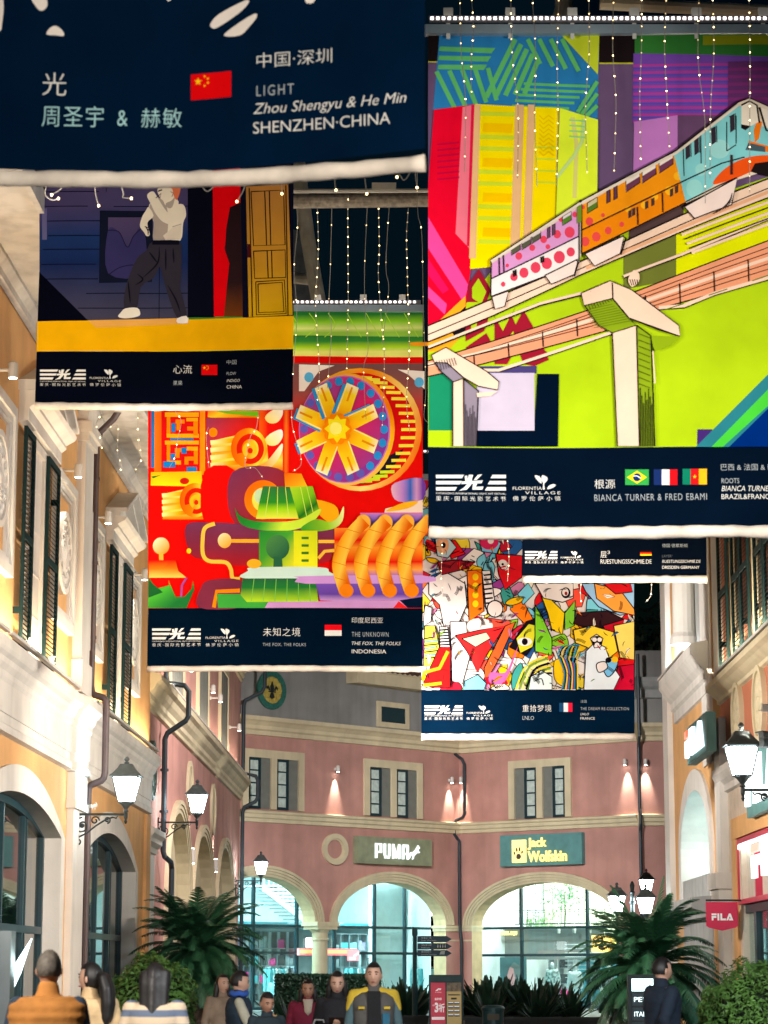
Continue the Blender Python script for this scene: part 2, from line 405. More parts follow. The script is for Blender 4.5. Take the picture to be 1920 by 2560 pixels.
for i, a in enumerate((A1, A2)):
    mb = MB(); archivolt(mb, a[0], a[1], a[2], a[3], 'seg', .42, -.05, .0, 0)
    mb.build('arch_surround', M_WHITE, bl)
    # reveal lining
    mb = MB(); A = [(a[0], 0)]+arc_pts(*a)+[(a[1], 0)]
    cx = (a[0]+a[1])/2
    for q in range(len(A)-1):
        (xa, za), (xb, zb) = A[q], A[q+1]
        k = .006
        fx = lambda x: x+(k if x < cx else -k)
        mb.add([(fx(xa),-.045,za-k),(fx(xb),-.045,zb-k),(fx(xb),.28,zb-k),(fx(xa),.28,za-k)], [(0,1,2,3)])
    mb.build('reveal_lining', M_WHITE, bl)
    # glazing
    mb = MB(); wid = a[1]-a[0]
    archivolt(mb, a[0]+.14, a[1]-.14, a[2], a[3]-.14, 'seg', .13, .24, .34, .12)
    nmul = 4
    for q in range(1, nmul):
        x = a[0]+wid*q/nmul; zt = min(p[1] for p in arc_pts(*a) if abs(p[0]-x) < .3)-.1
        mb.box(x-.05, x+.05, .25, .33, .12, zt)
        if q % 2: mb.box(x+.25, x+.30, .26, .32, .12, zt-.03)
    mb.box(a[0]+.14, a[1]-.14, .24, .35, 2.15, 2.27); mb.box(a[0]+.14, a[1]-.14, .24, .35, .02, .14)
    f = mb.build('window_frame', M_TEAL, bl)
    mb = MB(); pts = [(a[0]+.02, .1)]+arc_pts(a[0]+.02, a[1]-.02, a[2], a[3]-.02, 'seg')+[(a[1]-.02, .1)]
    mb.add([(x, .30, z) for x, z in pts], [tuple(range(len(pts)))]); mb.build('pane', G_DARK, f)
# shop room behind the two arches
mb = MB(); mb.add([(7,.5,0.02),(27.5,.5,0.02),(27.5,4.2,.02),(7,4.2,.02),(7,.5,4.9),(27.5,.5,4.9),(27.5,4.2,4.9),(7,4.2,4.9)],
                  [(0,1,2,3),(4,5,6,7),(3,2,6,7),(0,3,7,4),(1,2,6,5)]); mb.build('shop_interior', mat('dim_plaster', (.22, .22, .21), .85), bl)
mb = MB()
for q in range(5): mb.box(9+q*4, 10.6+q*4, 1.6, 1.9, 4.72, 4.80)
mb.build('ceiling_lamp', M_LIGHTPANEL_DIM, bl)
mb = MB()
for q in range(6):
    x0 = 8.5+q*3.1
    for z in (.6, 1.2, 1.8, 2.4, 3.0): mb.box(x0, x0+2.2, 3.6, 4.1, z, z+.04)
    mb.box(x0-.05, x0, 3.6, 4.1, 0, 3.2); mb.box(x0+2.2, x0+2.25, 3.6, 4.1, 0, 3.2)
mb.build('shelving', M_GREYSH, bl)
# pilasters
mb = MB()
mb.box(16.75, 18.15, -.12, 0, 0, 4.35); mb.box(16.65, 18.25, -.17, 0, 4.35, 4.50); mb.box(16.70, 18.20, -.15, 0, 4.5, 4.98)
mb.build('pilaster', M_WHITE, bl)
mb = MB(); mb.box(16.95, 18.0, -.16, 0, 6.42, 11.0); mb.box(16.85, 18.1, -.20, 0, 6.42, 7.0); mb.box(16.88, 18.07, -.22, 0, 11.0, 11.15); mb.box(16.82, 18.12, -.28, 0, 11.15, 11.35); mb.box(16.9, 18.05, -.2, 0, 11.35, 11.86)
mb.build('pilaster', M_WHITE, bl)
mb = MB(); mb.box(28.5, 29.28, -.07, 0, 0, 4.98); mb.build('corner_pilaster', M_ORANGE, bl)
# windows of the upper floor
def shutter_window(x0, xa, xb, x1, z0, z1, ped=True):
    mb = MB(); mb.box(xa-.1, xb+.1, -.03, 0, z0, z1+.05)
    mb.box(xa-.1, xa+.05, -.09, -.03, z0, z1+.05); mb.box(xb-.05, xb+.1, -.09, -.03, z0, z1+.05); mb.box(xa+.05, xb-.05, -.09, -.03, z1-.1, z1+.05)
    for k in range(1, 5): mb.box(xa+.05, xb-.05, -.037, -.03, z0+(z1-z0)*k/5-.012, z0+(z1-z0)*k/5+.012)
    win = mb.build('window', M_INFILL if not ped else M_WHITE, bl)
    for (p, q) in ((x0, xa), (xb, x1)):
        mb = MB(); louvre(mb, p, q, z0+.02, z1, -.10); mb.box(p-.01, p+.03, -.1, 0, z0+.5, z0+.6); mb.box(q-.03, q+.01, -.1, 0, z1-.6, z1-.5)
        mb.build('shutter', M_GREEN, win)
    if ped:
        mb = MB(); l, r = x0+.05, x1-.05
        mb.sweep([(0,z1+.08),(-.16,z1+.10),(-.16,z1+.30),(-.24,z1+.36),(-.24,z1+.42),(-.38,z1+.50),(-.42,z1+.56),(0,z1+.58)], l, r)
        c = (l+r)/2; h = .62; zb = z1+.585
        mb.prism([(l+.05, zb), (r-.05, zb), (c, zb+h)], -.12, 0)
        for (xa_, xb_) in ((l-.1, c), (r+.1, c)):
            for (o1, d0, d1) in ((-.30, 0.0, .09), (-.44, .09, .17)):
                P0 = (xa_, zb+d0-.03); P1 = (xb_, zb+h+d0); P2 = (xb_, zb+h+d1); P3 = (xa_, zb+d1-.03)
                mb.prism([P0, P1, P2, P3], o1, 0)
        mb.build('pediment', M_WHITE, win)
shutter_window(L1.sx(54, .1, 1300), L1.sx(78, .1, 1300), L1.sx(112, .1, 1350), L1.sx(141, .1, 1350), 6.42, 9.86)
shutter_window(L1.sx(271, .1, 1550), L1.sx(288, .1, 1550), L1.sx(307, .1, 1550), L1.sx(326, .1, 1550), 6.42, 9.80)
shutter_window(2.0, 3.0, 4.3, 5.3, 6.42, 9.86)
for k, (p0, p1, mx_) in enumerate(((None, 37, 2), (141, 188, 161), (228, 261, 240.5), (327, 354, 338))):
    if p0 is None: x1 = L1.sx(37, .1, 1200); x0 = x1-2.3
    else: x0, x1 = L1.sx(p0, .1, 1400), L1.sx(p1, .1, 1450)
    mb = MB(); z0, z1 = 7.35, 9.95; wd = .2
    rect_frame(mb, x0, x1, z0, z1, .16, -.12, 0); rect_frame(mb, x0+.16, x1-.16, z0+.16, z1-.16, .10, -.08, 0); rect_frame(mb, x0+.26, x1-.26, z0+.26, z1-.26, .05, -.05, 0)
    f = mb.build('panel_frame', M_WHITE, bl)
    mb = MB(); medallion_relief(mb, (x0+x1)/2, (z0+z1)/2, min(.72, (x1-x0)/2-.25), -.004, k); mb.build('medallion', M_WHITE, f)
# eave with soffit
mb = MB(); mb.box(-1.5, 29.6, -1.0, .4, 11.87, 11.95); mb.box(-1.5, 29.6, -1.08, -1.0, 11.80, 12.12); mb.sweep([(-.02,11.55),(-.10,11.58),(-.10,11.7),(-.2,11.80),(-.2,11.865),(0,11.865)], -1.5, 29.3)
mb.build('eave', mat('soffit_white', (.55, .53, .50), .7, var=.18, scale=.6, stain=.3), bl)
mb = MB(); mb.add([(-1.5,-1.1,12.13),(29.6,-1.1,12.13),(29.6,8,15),(-1.5,8,15)], [(0,1,2,3)])
for q in range(100): mb.tube([(-1.4+q*.31, -1.12, 12.17), (-1.4+q*.31, 8, 15.04)], .06, 5)
mb.build('roof', M_TILE, bl)
# drainpipe
mb = MB(); x = 18.45
pipe_run(mb, [(x,-.6,12.0),(x,-.45,11.75),(x,-.2,11.5),(x,-.14,11.2),(x,-.14,6.72),(x,-.16,6.60),(x,-.20,6.54),(x,-.38,6.48),(x,-.42,6.43),(x,-.43,6.34),(x,-.43,5.10),(x,-.41,5.01),(x,-.37,4.96),(x,-.18,4.88),(x,-.14,4.82),(x,-.13,4.72),(x,-.13,.1)], .064)
bracket_rings(mb, x, -.14, (10.6, 9.0, 7.6), .078); bracket_rings(mb, x, -.13, (3.6, 2.2), .078)
mb.build('drainpipe', M_BROWNPIPE, bl)

# ================= left, further on: pink building with sloping cornice
bp_ = thing('shop_building', 'pink building with cream cornice, blind arches and grey shuttered strips at the left corner', 'building', L2.A, L2.rot)
mb = MB()
ops = []
for (pl, pr, ppk) in ((411, 473, 1997), (475, 533, 2059), (536, 582, 2092)):
    l = L2.sx(pl, 0, 2150); r = L2.sx(pr, 0, 2180); z = L2.sz((pl+pr)/2, ppk)[1]
    ops.append((l+.35, r-.35, z-.35-(r-l)*.34, z-.35, 'ellipse'))
arch_wall(mb, 0, 32.6, 0, 12.6, .3, ops); mb.build('wall', M_PINK, bp_)
for a in ops:
    mb = MB(); archivolt(mb, *a, .34, -.06, 0, 0, 3); mb.build('arch_surround', M_CREAM, bp_)
    mb = MB(); lining(mb, a, .30); mb.build('reveal_lining', M_INFILL, bp_)
mb = MB(); mb.box(.2, 32.4, .304, .34, 0, 7.4); mb.build('infill_panel', M_INFILL, bp_)
CORN = [(0,7.50),(-.08,7.52),(-.08,7.62),(-.14,7.68),(-.14,7.80),(-.24,7.9),(-.30,8.02),(-.40,8.08),(-.40,8.22),(0,8.3)]
mb = MB(); mb.sweep(CORN, 0, 32.5); mb.build('cornice', M_CREAM, bp_)
mb = MB(); mb.sweep([(y, z+4.3) for y, z in CORN], 0, 32.5); mb.build('cornice', M_CREAM, bp_)
for (pl, pr, py) in ((428, 459, 1720), (498, 521, 1760), (552, 569, 1850)):
    l, r = L2.sx(pl, .08, py), L2.sx(pr, .08, py)
    mb = MB(); rect_frame(mb, l-.25, r+.25, 8.32, 11.3, .22, -.10, 0); f = mb.build('window', M_CREAM, bp_)
    n = 3
    for q in range(n):
        mb = MB(); mb.box(l+(r-l)*q/n+.03, l+(r-l)*(q+1)/n-.03, -.07, -.004, 8.55, 11.07); mb.build('shutter', M_GREYSH, f)
for (px, py, r) in ((476, 1970, .75), (534, 2024, .8)):
    x, z = L2.sz(px, py, .05); mb = MB(); mb.ringdisc((x, z), r, r*.82, -.08, 0, 32); mb.disc((x, z), r*.83, -.03, 0, 32); mb.build('roundel', M_CREAM, bp_)
x, z = L2.sz(384, 1926, .1); mb = MB(); medallion_relief(mb, x, z, .70, -.02, 7); mb.build('medallion', mat('medallion_verdigris', (.12, .2, .18), .6, var=.3, scale=8), bp_)
mb = MB(); x = L2.sx(440, .4, 1800)
zt = 12
pipe_run(mb, [(x,-.14,12.2),(x,-.14,8.6),(x,-.2,8.42),(x,-.6,8.36),(x+.02,-.70,8.22),(x+.02,-.70,7.62),(x,-.64,7.5),(x-.02,-.2,7.2),(x-.02,-.14,7.05),(x-.02,-.14,4.35),(x-.02,-.18,4.22),(x+.3,-.3,4.1),(x+.55,-.3,3.95),(x+.55,-.3,2.2),(x+.45,-.22,2.05),(x+.1,-.16,1.95),(x,-.14,1.8),(x,-.14,.05)], .066)
bracket_rings(mb, x-.02, -.14, (6.3, 5.3), .105); mb.build('drainpipe', M_DARKPIPE, bp_)
mb = MB(); x = 32.1
pipe_run(mb, [(x,-.9,12.4),(x,-.9,11.6),(x,-.8,11.4),(x,-.2,11.1),(x,-.14,10.9),(x,-.14,8.5),(x,-.6,8.36),(x,-.68,8.2),(x,-.68,7.6),(x,-.6,7.45),(x,-.2,7.25),(x,-.14,7.05),(x,-.14,.1)], .07)
mb.build('drainpipe', M_DARKPIPE, bp_)
mb = MB(); mb.sweep([(0,4.2),(-.1,4.22),(-.1,4.34),(-.22,4.42),(-.22,4.52),(-.3,4.6),(-.3,4.72),(0,4.78)], 0, 2.6); mb.box(0, 2.5, -.06, 0, 0, 4.19); mb.build('plinth', M_WHITE, bp_)

# ================= far end: concave pink building with the two arcaded shops
bf = thing('arcade_building', 'concave pink two-storey building with cream arches and grey attic closing the street', 'building')
class Sub:                                       # an inner node of the far building: one facet
    pass
def facet(wall, s0, s1, ops, belt=True, attic=13.4, cornice=True):
    """one facet of the far building in its own frame; parts are parented to the building with the facet's matrix"""
    Mx = Matrix.Translation(wall.A) @ Matrix.Rotation(wall.rot, 4, 'Z')
    def put(o): o.parent = bf; o.matrix_local = Mx; return o
    mb = MB(); arch_wall(mb, s0, s1, 0, 10.0, .6, ops, (3.80, 4.96, 3.25) if len(ops) > 1 else None); put(mb.build('wall', M_PINK))
    for a in ops:
        mb = MB(); archivolt(mb, *a, .40, -.05, 0, a[2], 4); put(mb.build('arch_surround', M_CREAM))
        mb = MB(); A = arc_pts(*a); A = ([] if abs(a[0]-4.96) < 1e-6 else [(a[0], 0)])+A+([] if abs(a[1]-3.80) < 1e-6 else [(a[1], 0)]); cx = (a[0]+a[1])/2
        for q in range(len(A)-1):
            (xa, za), (xb, zb) = A[q], A[q+1]; k = .006
            fx = lambda x: x+(k if x < cx else -k)
            mb.add([(fx(xa),-.045,za-k),(fx(xb),-.045,zb-k),(fx(xb),.61,zb-k),(fx(xa),.61,za-k)], [(0,1,2,3)])
        put(mb.build('reveal_lining', mat('reveal_cream', (.60, .46, .27), .75, bump=.15, stain=.1)))
    B = [(0,6.78),(-.08,6.80),(-.08,6.92),(-.14,6.96),(-.14,7.08),(-.20,7.12),(-.20,7.20),(0,7.24)]
    mb = MB(); mb.sweep(B, s0+.02, s1-.02); put(mb.build('belt_course', M_CREAM))
    T = [(0,9.95),(-.10,9.97),(-.10,10.12),(-.18,10.18),(-.18,10.30),(-.30,10.42),(-.40,10.48),(-.40,10.62),(.3,10.68),(.3,9.95)]
    mb = MB(); mb.sweep(T, s0+.02, s1-.02); put(mb.build('cornice', M_CREAM))
    mb = MB(); mb.box(s0, s1, .05, .4, 10.0, attic); put(mb.build('attic_wall', M_GREY))
    return put
# openings
a_a = (-1.6, 3.80, 3.25, 4.85, 'ellipse'); a_b = (4.96, 10.95, 3.22, 4.80, 'ellipse')
a_c = (.62, 7.58, 3.18, 4.80, 'ellipse'); a_d = (1.2, 6.5, 3.18, 4.6, 'ellipse')
put1 = facet(F1, -2.2, F1.len, [a_a, a_b]); put2 = facet(F2, 0, F2.len, [a_c]); put3 = facet(F3, 0, F3.len, [a_d])
# column between the first two arches and imposts
mb = MB(); cx = 4.38
mb.lathe([(.36,0),(.36,.25),(.31,.3),(.30,.5),(.285,2.55),(.33,2.58),(.33,2.64),(.30,2.66),(.30,2.85),(.36,2.92),(.42,2.98)], (cx, .3, 0), 20)
mb.box(cx-.50, cx+.50, -.12, .66, 2.98, 3.10); mb.box(cx-.58, cx+.58, -.16, .70, 3.10, 3.25)
mb.smooth = False; put1(mb.build('column', M_CREAM))
for put, x0, x1 in ((put1, 10.95, 11.75), (put2, .04, .62), (put2, 7.58, 8.5)):
    mb = MB()
    mb.box(x0-.05, x1+.02, -.06, .62, 2.98, 3.1); mb.box(x0-.09, x1+.04, -.10, .66, 3.1, 3.2); mb.box(x0, x1, -.03, .6, 2.6, 2.66)
    put(mb.build('impost', M_CREAM))
# pairs of upper windows
def window_pair(put, x0, x1, z0, z1, flip=False):
    mb = MB(); w_ = x1-x0; fr = .30
    rect_frame(mb, x0, x1, z0, z1, .26, -.10, 0) if False else None
    mb.box(x0, x1, -.10, 0, z1-.30, z1)
    xs = [x0, x0+.28, x0+w_*.5-.14, x0+w_*.5+.14, x1-.28, x1]
    mb.box(xs[0], xs[1], -.10, 0, z0, z1-.30); mb.box(xs[2], xs[3], -.10, 0, z0, z1-.30); mb.box(xs[4], xs[5], -.10, 0, z0, z1-.30)
    s_ = put(mb.build('window_surround', M_CREAM))
    for (a, b_) in ((xs[1], xs[2]), (xs[3], xs[4])):
        m_ = a+(b_-a)*.56
        fa, fb, ra, rb = (a, m_, m_, b_) if not flip else (b_-(b_-a)*.56, b_, a, b_-(b_-a)*.56)
        mb = MB(); mb.box(ra, rb, -.02, 0, z0, z1-.30); o = mb.build('reveal', M_GREYSH, s_)
        mb = MB(); rect_frame(mb, fa, fb, z0, z1-.30, .10, -.06, 0); mx_ = (fb-fa)
        for k in range(1, 4): mb.box(fa+.10, fb-.10, -.055, 0, z0+(z1-.3-z0)*k/4-.025, z0+(z1-.3-z0)*k/4+.025)
        f = mb.build('window', M_TEAL, s_)
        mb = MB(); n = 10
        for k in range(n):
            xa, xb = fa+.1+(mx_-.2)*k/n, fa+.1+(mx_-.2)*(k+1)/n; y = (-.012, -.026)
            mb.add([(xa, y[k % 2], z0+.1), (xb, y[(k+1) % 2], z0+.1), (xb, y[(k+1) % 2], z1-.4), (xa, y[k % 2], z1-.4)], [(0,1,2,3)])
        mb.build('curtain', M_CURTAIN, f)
window_pair(put1, .05, F1.sx(757, 0, 1960), 7.28, 9.44)
window_pair(put1, F1.sx(908, 0, 1960), F1.sx(1053, 0, 1960), 7.28, 9.44)
window_pair(put2, F2.sx(1274, 0, 1960), F2.sx(1430, 0, 1960), 7.26, 9.52, True)
# oval ring, attic medallion, attic window, roof
x, z = F1.sz(838, 2123, .05); mb = MB(); mb.ringdisc((x, z), .58, .40, -.10, 0, 40, 1.15); mb.ringdisc((x, z), .40, .35, -.05, 0, 40, 1.15); put1(mb.build('ring_moulding', M_CREAM))
x, z = F1.sz(681, 1725, .05)
mb = MB(); mb.ringdisc((x, z), .72, .50, -.05, .05, 40); o = put1(mb.build('medallion', mat('tile_green', (.03, .14, .11), .4, var=.3, scale=14)))
mb = MB(); mb.disc((x, z), .50, -.02, .05, 32)
for k in range(12): mb.ball((x+.42*cos(k*pi/6), -.02, z+.42*sin(k*pi/6)), .10, .05, .10, 8, 5)
mb.build('medallion_field', mat('tile_yellow', (.42, .33, .07), .5, var=.2, scale=10), o)
mb = MB()
mb.prism([(x-.07, z-.02), (x, z-.12), (x+.07, z-.02), (x+.09, z+.12), (x, z+.33), (x-.09, z+.12)], -.05, -.021)
for s_ in (-1, 1):
    mb.prism([(x+s_*.09, z-.03), (x+s_*.13, z+.08), (x+s_*.2, z+.16), (x+s_*.28, z+.1), (x+s_*.27, z+.0), (x+s_*.23, z+.05), (x+s_*.2, z+.06), (x+s_*.17, z-.02)], -.05, -.021)
mb.box(x-.17, x+.17, -.055, -.021, z-.09, z-.04); mb.prism([(x-.06, z-.1), (x+.06, z-.1), (x+.12, z-.27), (x, z-.33), (x-.12, z-.27)], -.05, -.021)
mb.build('lily_emblem', M_BLACKMET, o)
x0, z1 = F1.sz(943, 1752, 0); x1, z0 = F1.sz(1022, 1822, 0)
mb = MB(); z0 = 10.72; rect_frame(mb, x0, x1, z0, z1, .20, -.04, .05); f = put1(mb.build('attic_window', M_CREAM)); mb = MB(); mb.box(x0+.2, x1-.2, .0, .05, z0+.2, z1-.2); mb.build('pane', M_TEAL, f)
x0, zz = F1.sz(868, 1700, 0)
mb = MB(); mb.box(x0, F1.len, -.55, .3, 12.25, 12.7); mb.box(x0-.1, F1.len, -.65, .3, 12.7, 12.8); put1(mb.build('eave', M_CREAM))
mb = MB()
for q in range(16): mb.tube([(x0+.1+q*.28, -.75, 12.84), (x0+.1+q*.28, 3.2, 14.6)], .13, 7)
mb.add([(x0,-.6,12.81),(F1.len,-.6,12.81),(F1.len,3.2,14.55),(x0,3.2,14.55)], [(0,1,2,3)]); put1(mb.build('roof', M_TILE))
for put, wl in ((put2, F2), (put3, F3)):
    mb = MB(); mb.sweep([(.05,11.55),(-.1,11.6),(-.1,11.9),(-.25,12.0),(-.35,12.2),(-.35,12.35),(.4,12.4),(.4,11.55)], .03, wl.len-.03); put(mb.build('cornice', M_GREYBASE))
# drainpipes in the corners
mb = MB(); pB = F2
pipe_run(mb, [(-.05,-.25,10.4),(-.02,-.25,9.95),(.35,-.25,9.7),(.42,-.2,9.5),(.42,-.2,7.55),(.35,-.25,7.4),(.08,-.32,7.3),(.0,-.32,7.15),(.0,-.32,6.75),(.05,-.2,6.6),(.1,-.14,6.5),(.1,-.14,3.3),(.15,-.16,2.9),(.2,-.16,2.6),(.2,-.16,.1)], .065)
put2(mb.build('drainpipe', M_DARKPIPE))
mb = MB(); pipe_run(mb, [(.0,-.48,13.2),(.0,-.48,10.1),(.0,-.2,9.85),(.0,-.16,9.7),(.0,-.16,7.4),(.0,-.3,7.2),(.0,-.3,6.85),(.0,-.16,6.6),(.0,-.16,.1)], .065); put3(mb.build('drainpipe', M_DARKPIPE))
# dark night wood behind
# ================= right: orange block with niche, then red block with shutters
br_ = thing('shop_building', 'orange block with arched cyan niche and small white cornice at the right street corner', 'building', R1.A, R1.rot)
n0 = R1.sx(1703, 0, 2200); n1 = R1.sx(1786, 0, 2100)
NI = (n0+.55, n1-.45, 4.0, 5.25, 'ellipse')
mb = MB(); arch_wall(mb, 0, R1.len, 0, 12.5, .5, [NI]); mb.box(0, .4, .51, 7, 0, 12.5); mb.build('wall', M_ORANGE, br_)
mb = MB(); archivolt(mb, *NI, .45, -.06, 0, NI[2]-1.4, 1); mb.build('arch_surround', M_WHITE, br_)
mb = MB(); lining(mb, NI, .75, 3.4); mb.build('reveal_lining', M_WHITE, br_)
mb = MB(); mb.box(NI[0]-.3, NI[1]+.3, .75, .85, 0, 6.4); mb.box(NI[0]-.35, NI[0]-.0, .5, .75, 0, 6.4); mb.box(NI[1], NI[1]+.3, .5, .75, 0, 6.4); mb.build('niche_back', M_INNER, br_)
mb = MB(); mb.box(NI[0]-.02, NI[1]+.02, -.02, .74, 0, 3.45); mb.build('niche_base', M_GREYBASE, br_)
mb = MB(); mb.sweep([(-.0,2.55),(-.22,2.57),(-.22,2.66),(-.5,2.74),(-.5,2.95),(0,2.99)], NI[0]-1.0, NI[1]+.6); mb.build('ledge', M_GREYBASE, br_)
mb = MB(); mb.box(NI[0]+.3, NI[1]-.3, .60, .70, 3.47, 3.53); mb.build('niche_lamp', emit_mat('niche_lamp_cyan', (.55, .97, 1), 16), br_)
mb = MB(); mb.box(.0, 1.1, -.12, 0, 0, 12.2); mb.box(R1.len-1.6, R1.len-.05, -.04, 0, 5.6, 12.2); mb.build('corner_pilaster', M_WHITE, br_)
# upper recess with a column and the small bracket cornice
x0 = 2.2; x1 = R1.len-1.7
mb = MB(); mb.box(x0, x1, -.02, 0, 8.2, 12.0); mb.build('recess_panel', M_GREYBASE, br_)
mb = MB(); cx = x1-.9
mb.lathe([(.30,8.25),(.30,8.4),(.24,8.5),(.22,11.0),(.27,11.05),(.27,11.12),(.22,11.15),(.24,11.4),(.40,11.7),(.44,11.85)], (cx, -.25, 0), 16); mb.box(cx-.5, cx+.5, -.7, 0, 11.85, 12.0); mb.build('column', M_WHITE, br_)
mb = MB(); mb.sweep([(0,7.0),(-.06,7.02),(-.06,7.25),(-.12,7.3),(-.12,7.45),(-.22,7.55),(-.32,7.7),(-.38,7.78),(-.38,7.98),(0,8.06)], x0-.3, R1.len-.3); mb.build('cornice', M_WHITE, br_)
mb = MB(); mb.box(0, R1.len, -.6, .5, 12.5, 12.8); mb.build('eave', M_WHITE, br_)

bq = thing('shop_building', 'red-walled building with black louvred shutters and tan cornices at the right edge', 'building', R2.A, R2.rot)
mb = MB(); mb.box(0, R2.len, 0, .4, 4.9, 7.0); mb.build('wall', M_RED, bq, )
mb = MB(); mb.box(0, R2.len, .0, .4, 7.0, 12.5); mb.build('upper_wall', M_RED, bq)
mb = MB(); mb.box(0, 2.45, 0, .4, 0, 4.9); mb.box(2.45, R2.len, 0, .4, 3.95, 4.9); mb.build('lower_wall', mat('stucco_beige', (.60, .50, .40), .85, bump=.3, stain=.1), bq)
mb = MB(); mb.sweep([(0,6.6),(-.06,6.63),(-.06,6.70),(-.14,6.76),(-.2,6.82),(-.28,6.87),(-.28,6.98),(0,7.04)], -.05, R2.len); mb.build('cornice', M_CREAM, bq)
mb = MB(); mb.sweep([(0,4.85),(-.07,4.88),(-.07,5.0),(-.14,5.08),(-.20,5.2),(-.20,5.32),(0,5.37)], .0, R2.len); mb.build('cornice', M_WHITE, bq)
mb = MB(); mb.box(-.1, .75, -.14, 0, 0, 6.3); mb.box(-.1, .75, -.1, 0, 7.1, 12.4); mb.box(-.3, 1.0, -.3, 0, 3.05, 3.35); mb.box(-.25, .95, -.24, 0, 2.7, 3.05); mb.build('pilaster', M_WHITE, bq)
for (px, py, r) in ((1841, 1790, .62), (1896, 1759, .66)):
    x, z = R2.sz(px, py, .06); mb = MB(); mb.ringdisc((x, z), r, r*.85, -.09, 0, 36); mb.disc((x, z), r*.86, -.05, 0, 36)
    for k in range(8):
        a = k*pi/4; mb.ball((x+r*.5*cos(a), -.05, z+r*.5*sin(a)), r*.16, .035, r*.16, 8, 5)
    mb.ball((x, -.05, z), r*.2, .05, r*.2); mb.build('roundel', M_CREAM, bq)
xs = [R2.sx(p, .1, 1550) for p in (1801, 1823, 1835, 1856, 1878, 1893)]
for (a, b_, c, d) in ((xs[0], xs[1], xs[2]+.02, xs[3]), (xs[3]+.06, xs[4], xs[5], xs[5]+1.05), (xs[5]+1.15, xs[5]+2.2, xs[5]+3.4, xs[5]+4.5)):
    mb = MB(); mb.box(b_-.05, c+.05, -.03, 0, 7.1, 10.2); rect_frame(mb, b_-.08, c+.08, 7.08, 10.3, .12, -.07, 0)
    for k in range(1, 5): mb.box(b_, c, -.037, 0, 7.1+k*.62-.012, 7.1+k*.62+.012)
    win = mb.build('window', M_INFILL, bq)
    for (p, q) in ((a, b_), (c, d)):
        mb = MB(); louvre(mb, p, q, 7.12, 10.0, -.10); mb.box(p, p+.03, -.1, 0, 7.6, 7.7); mb.box(q-.03, q, -.1, 0, 9.4, 9.5); mb.build('shutter', M_GREEN, win)
mb = MB(); mb.sweep([(0,10.5),(-.12,10.55),(-.12,10.7),(-.25,10.8),(-.25,10.95),(0,11)], 1.0, R2.len); mb.build('cornice', M_CREAM, bq)
mb = MB(); mb.box(0, R2.len, -.6, .4, 12.5, 12.8); mb.build('eave', M_WHITE, bq)
# shop front in the red block
mb = MB(); x0 = R2.sx(1848, .0, 2200); mb.box(x0-.55, x0, -.05, .3, 0, 3.95); mb.box(x0-.55, R2.len, -.06, .3, 3.92, 4.3); mb.build('shop_surround', M_ORANGE, bq)
mb = MB(); rect_frame(mb, x0, R2.len, 2.72, 3.9, .09, -.03, .2); mb.box(x0+2.2, x0+2.3, -.02, .2, 2.8, 3.82); mb.build('fascia_frame', mat('red_paint', (.48, .02, .06), .4), bq)
mb = MB(); mb.box(x0+.09, R2.len, .1, .16, 2.81, 3.81); mb.build('fascia_panel', mat('beige_panel', (.55, .5, .42), .6), bq)
mb = MB(); mb.box(x0+.1, R2.len, -.02, .08, 3.72, 3.80); mb.build('fascia_tube', emit_mat('tube_cyan', (.75, .95, 1), 6), bq)
mb = MB(); x = x0
while x < R2.len-1.7: rect_frame(mb, x, x+1.6, .05, 2.70, .14, .05, .16); x += 1.6
f = mb.build('shop_window', M_TEAL, bq)
mb = MB(); mb.box(x0, R2.len, .11, .12, .1, 2.65); mb.build('pane', G_SHOP, f)
mb = MB(); mb.add([(x0-.5,.42,0.02),(R2.len,.42,.02),(R2.len,3.5,.02),(x0-.5,3.5,.02),(x0-.5,.42,2.9),(R2.len,.42,2.9),(R2.len,3.5,2.9),(x0-.5,3.5,2.9)], [(0,1,2,3),(4,5,6,7),(3,2,6,7),(0,3,7,4),(1,2,6,5)]); mb.build('shop_interior', M_INNER, bq)
mb = MB(); mb.box(x0+.5, R2.len-.5, 1.2, 1.5, 2.80, 2.86); mb.build('ceiling_lamp', emit_mat('fascia_shop_lamp', (.45, .95, 1), 3.0), bq)
# ================================================================== shops at the end of the street: glazing and rooms
def xg(wall, px, y=1.8, py=2350): return wall.sx(px, -y, py)
def shop_front(wall, put, x0, x1, mull, trans, name_lbl=None):
    mb = MB(); y = 1.8
    for m_ in mull: mb.box(m_-.05, m_+.05, y-.05, y+.08, .05, 5.6)
    for z in trans: mb.box(x0, x1, y-.045, y+.07, z-.05, z+.05)
    mb.box(x0, x1, y-.045, y+.07, 5.45, 5.6); mb.box(x0, x1, y-.045, y+.07, .0, .14)
    f = put(mb.build('shop_window', M_TEAL))
    mb = MB(); mb.add([(x0,y,.1),(x1,y,.1),(x1,y,5.5),(x0,y,5.5)], [(0,1,2,3)]); mb.build('pane', G_SHOP, f)
def room(put, x0, x1, y0, y1, z1, back):
    mb = MB(); mb.add([(x0,.62,.03),(x1,.62,.03),(x1,y1,.03),(x0,y1,.03),(x0,y0,z1),(x1,y0,z1),(x1,y1,z1),(x0,y1,z1)], [(0,1,2,3),(4,7,6,5),(3,2,6,7)])
    mb.add([(x0,y0,.03),(x0,y1,.03),(x0,y1,z1),(x0,y0,z1)], [(0,1,2,3)]); mb.add([(x1,y0,.03),(x1,y1,.03),(x1,y1,z1),(x1,y0,z1)], [(0,1,2,3)])
    mb.add([(x0,.62,5.62),(x1,.62,5.62),(x1,y0,5.62),(x0,y0,5.62)], [(0,1,2,3)])
    put(mb.build('shop_interior', back))
Z1T = (F1.sz(700, 2315, -1.8)[1], F1.sz(700, 2382, -1.8)[1])
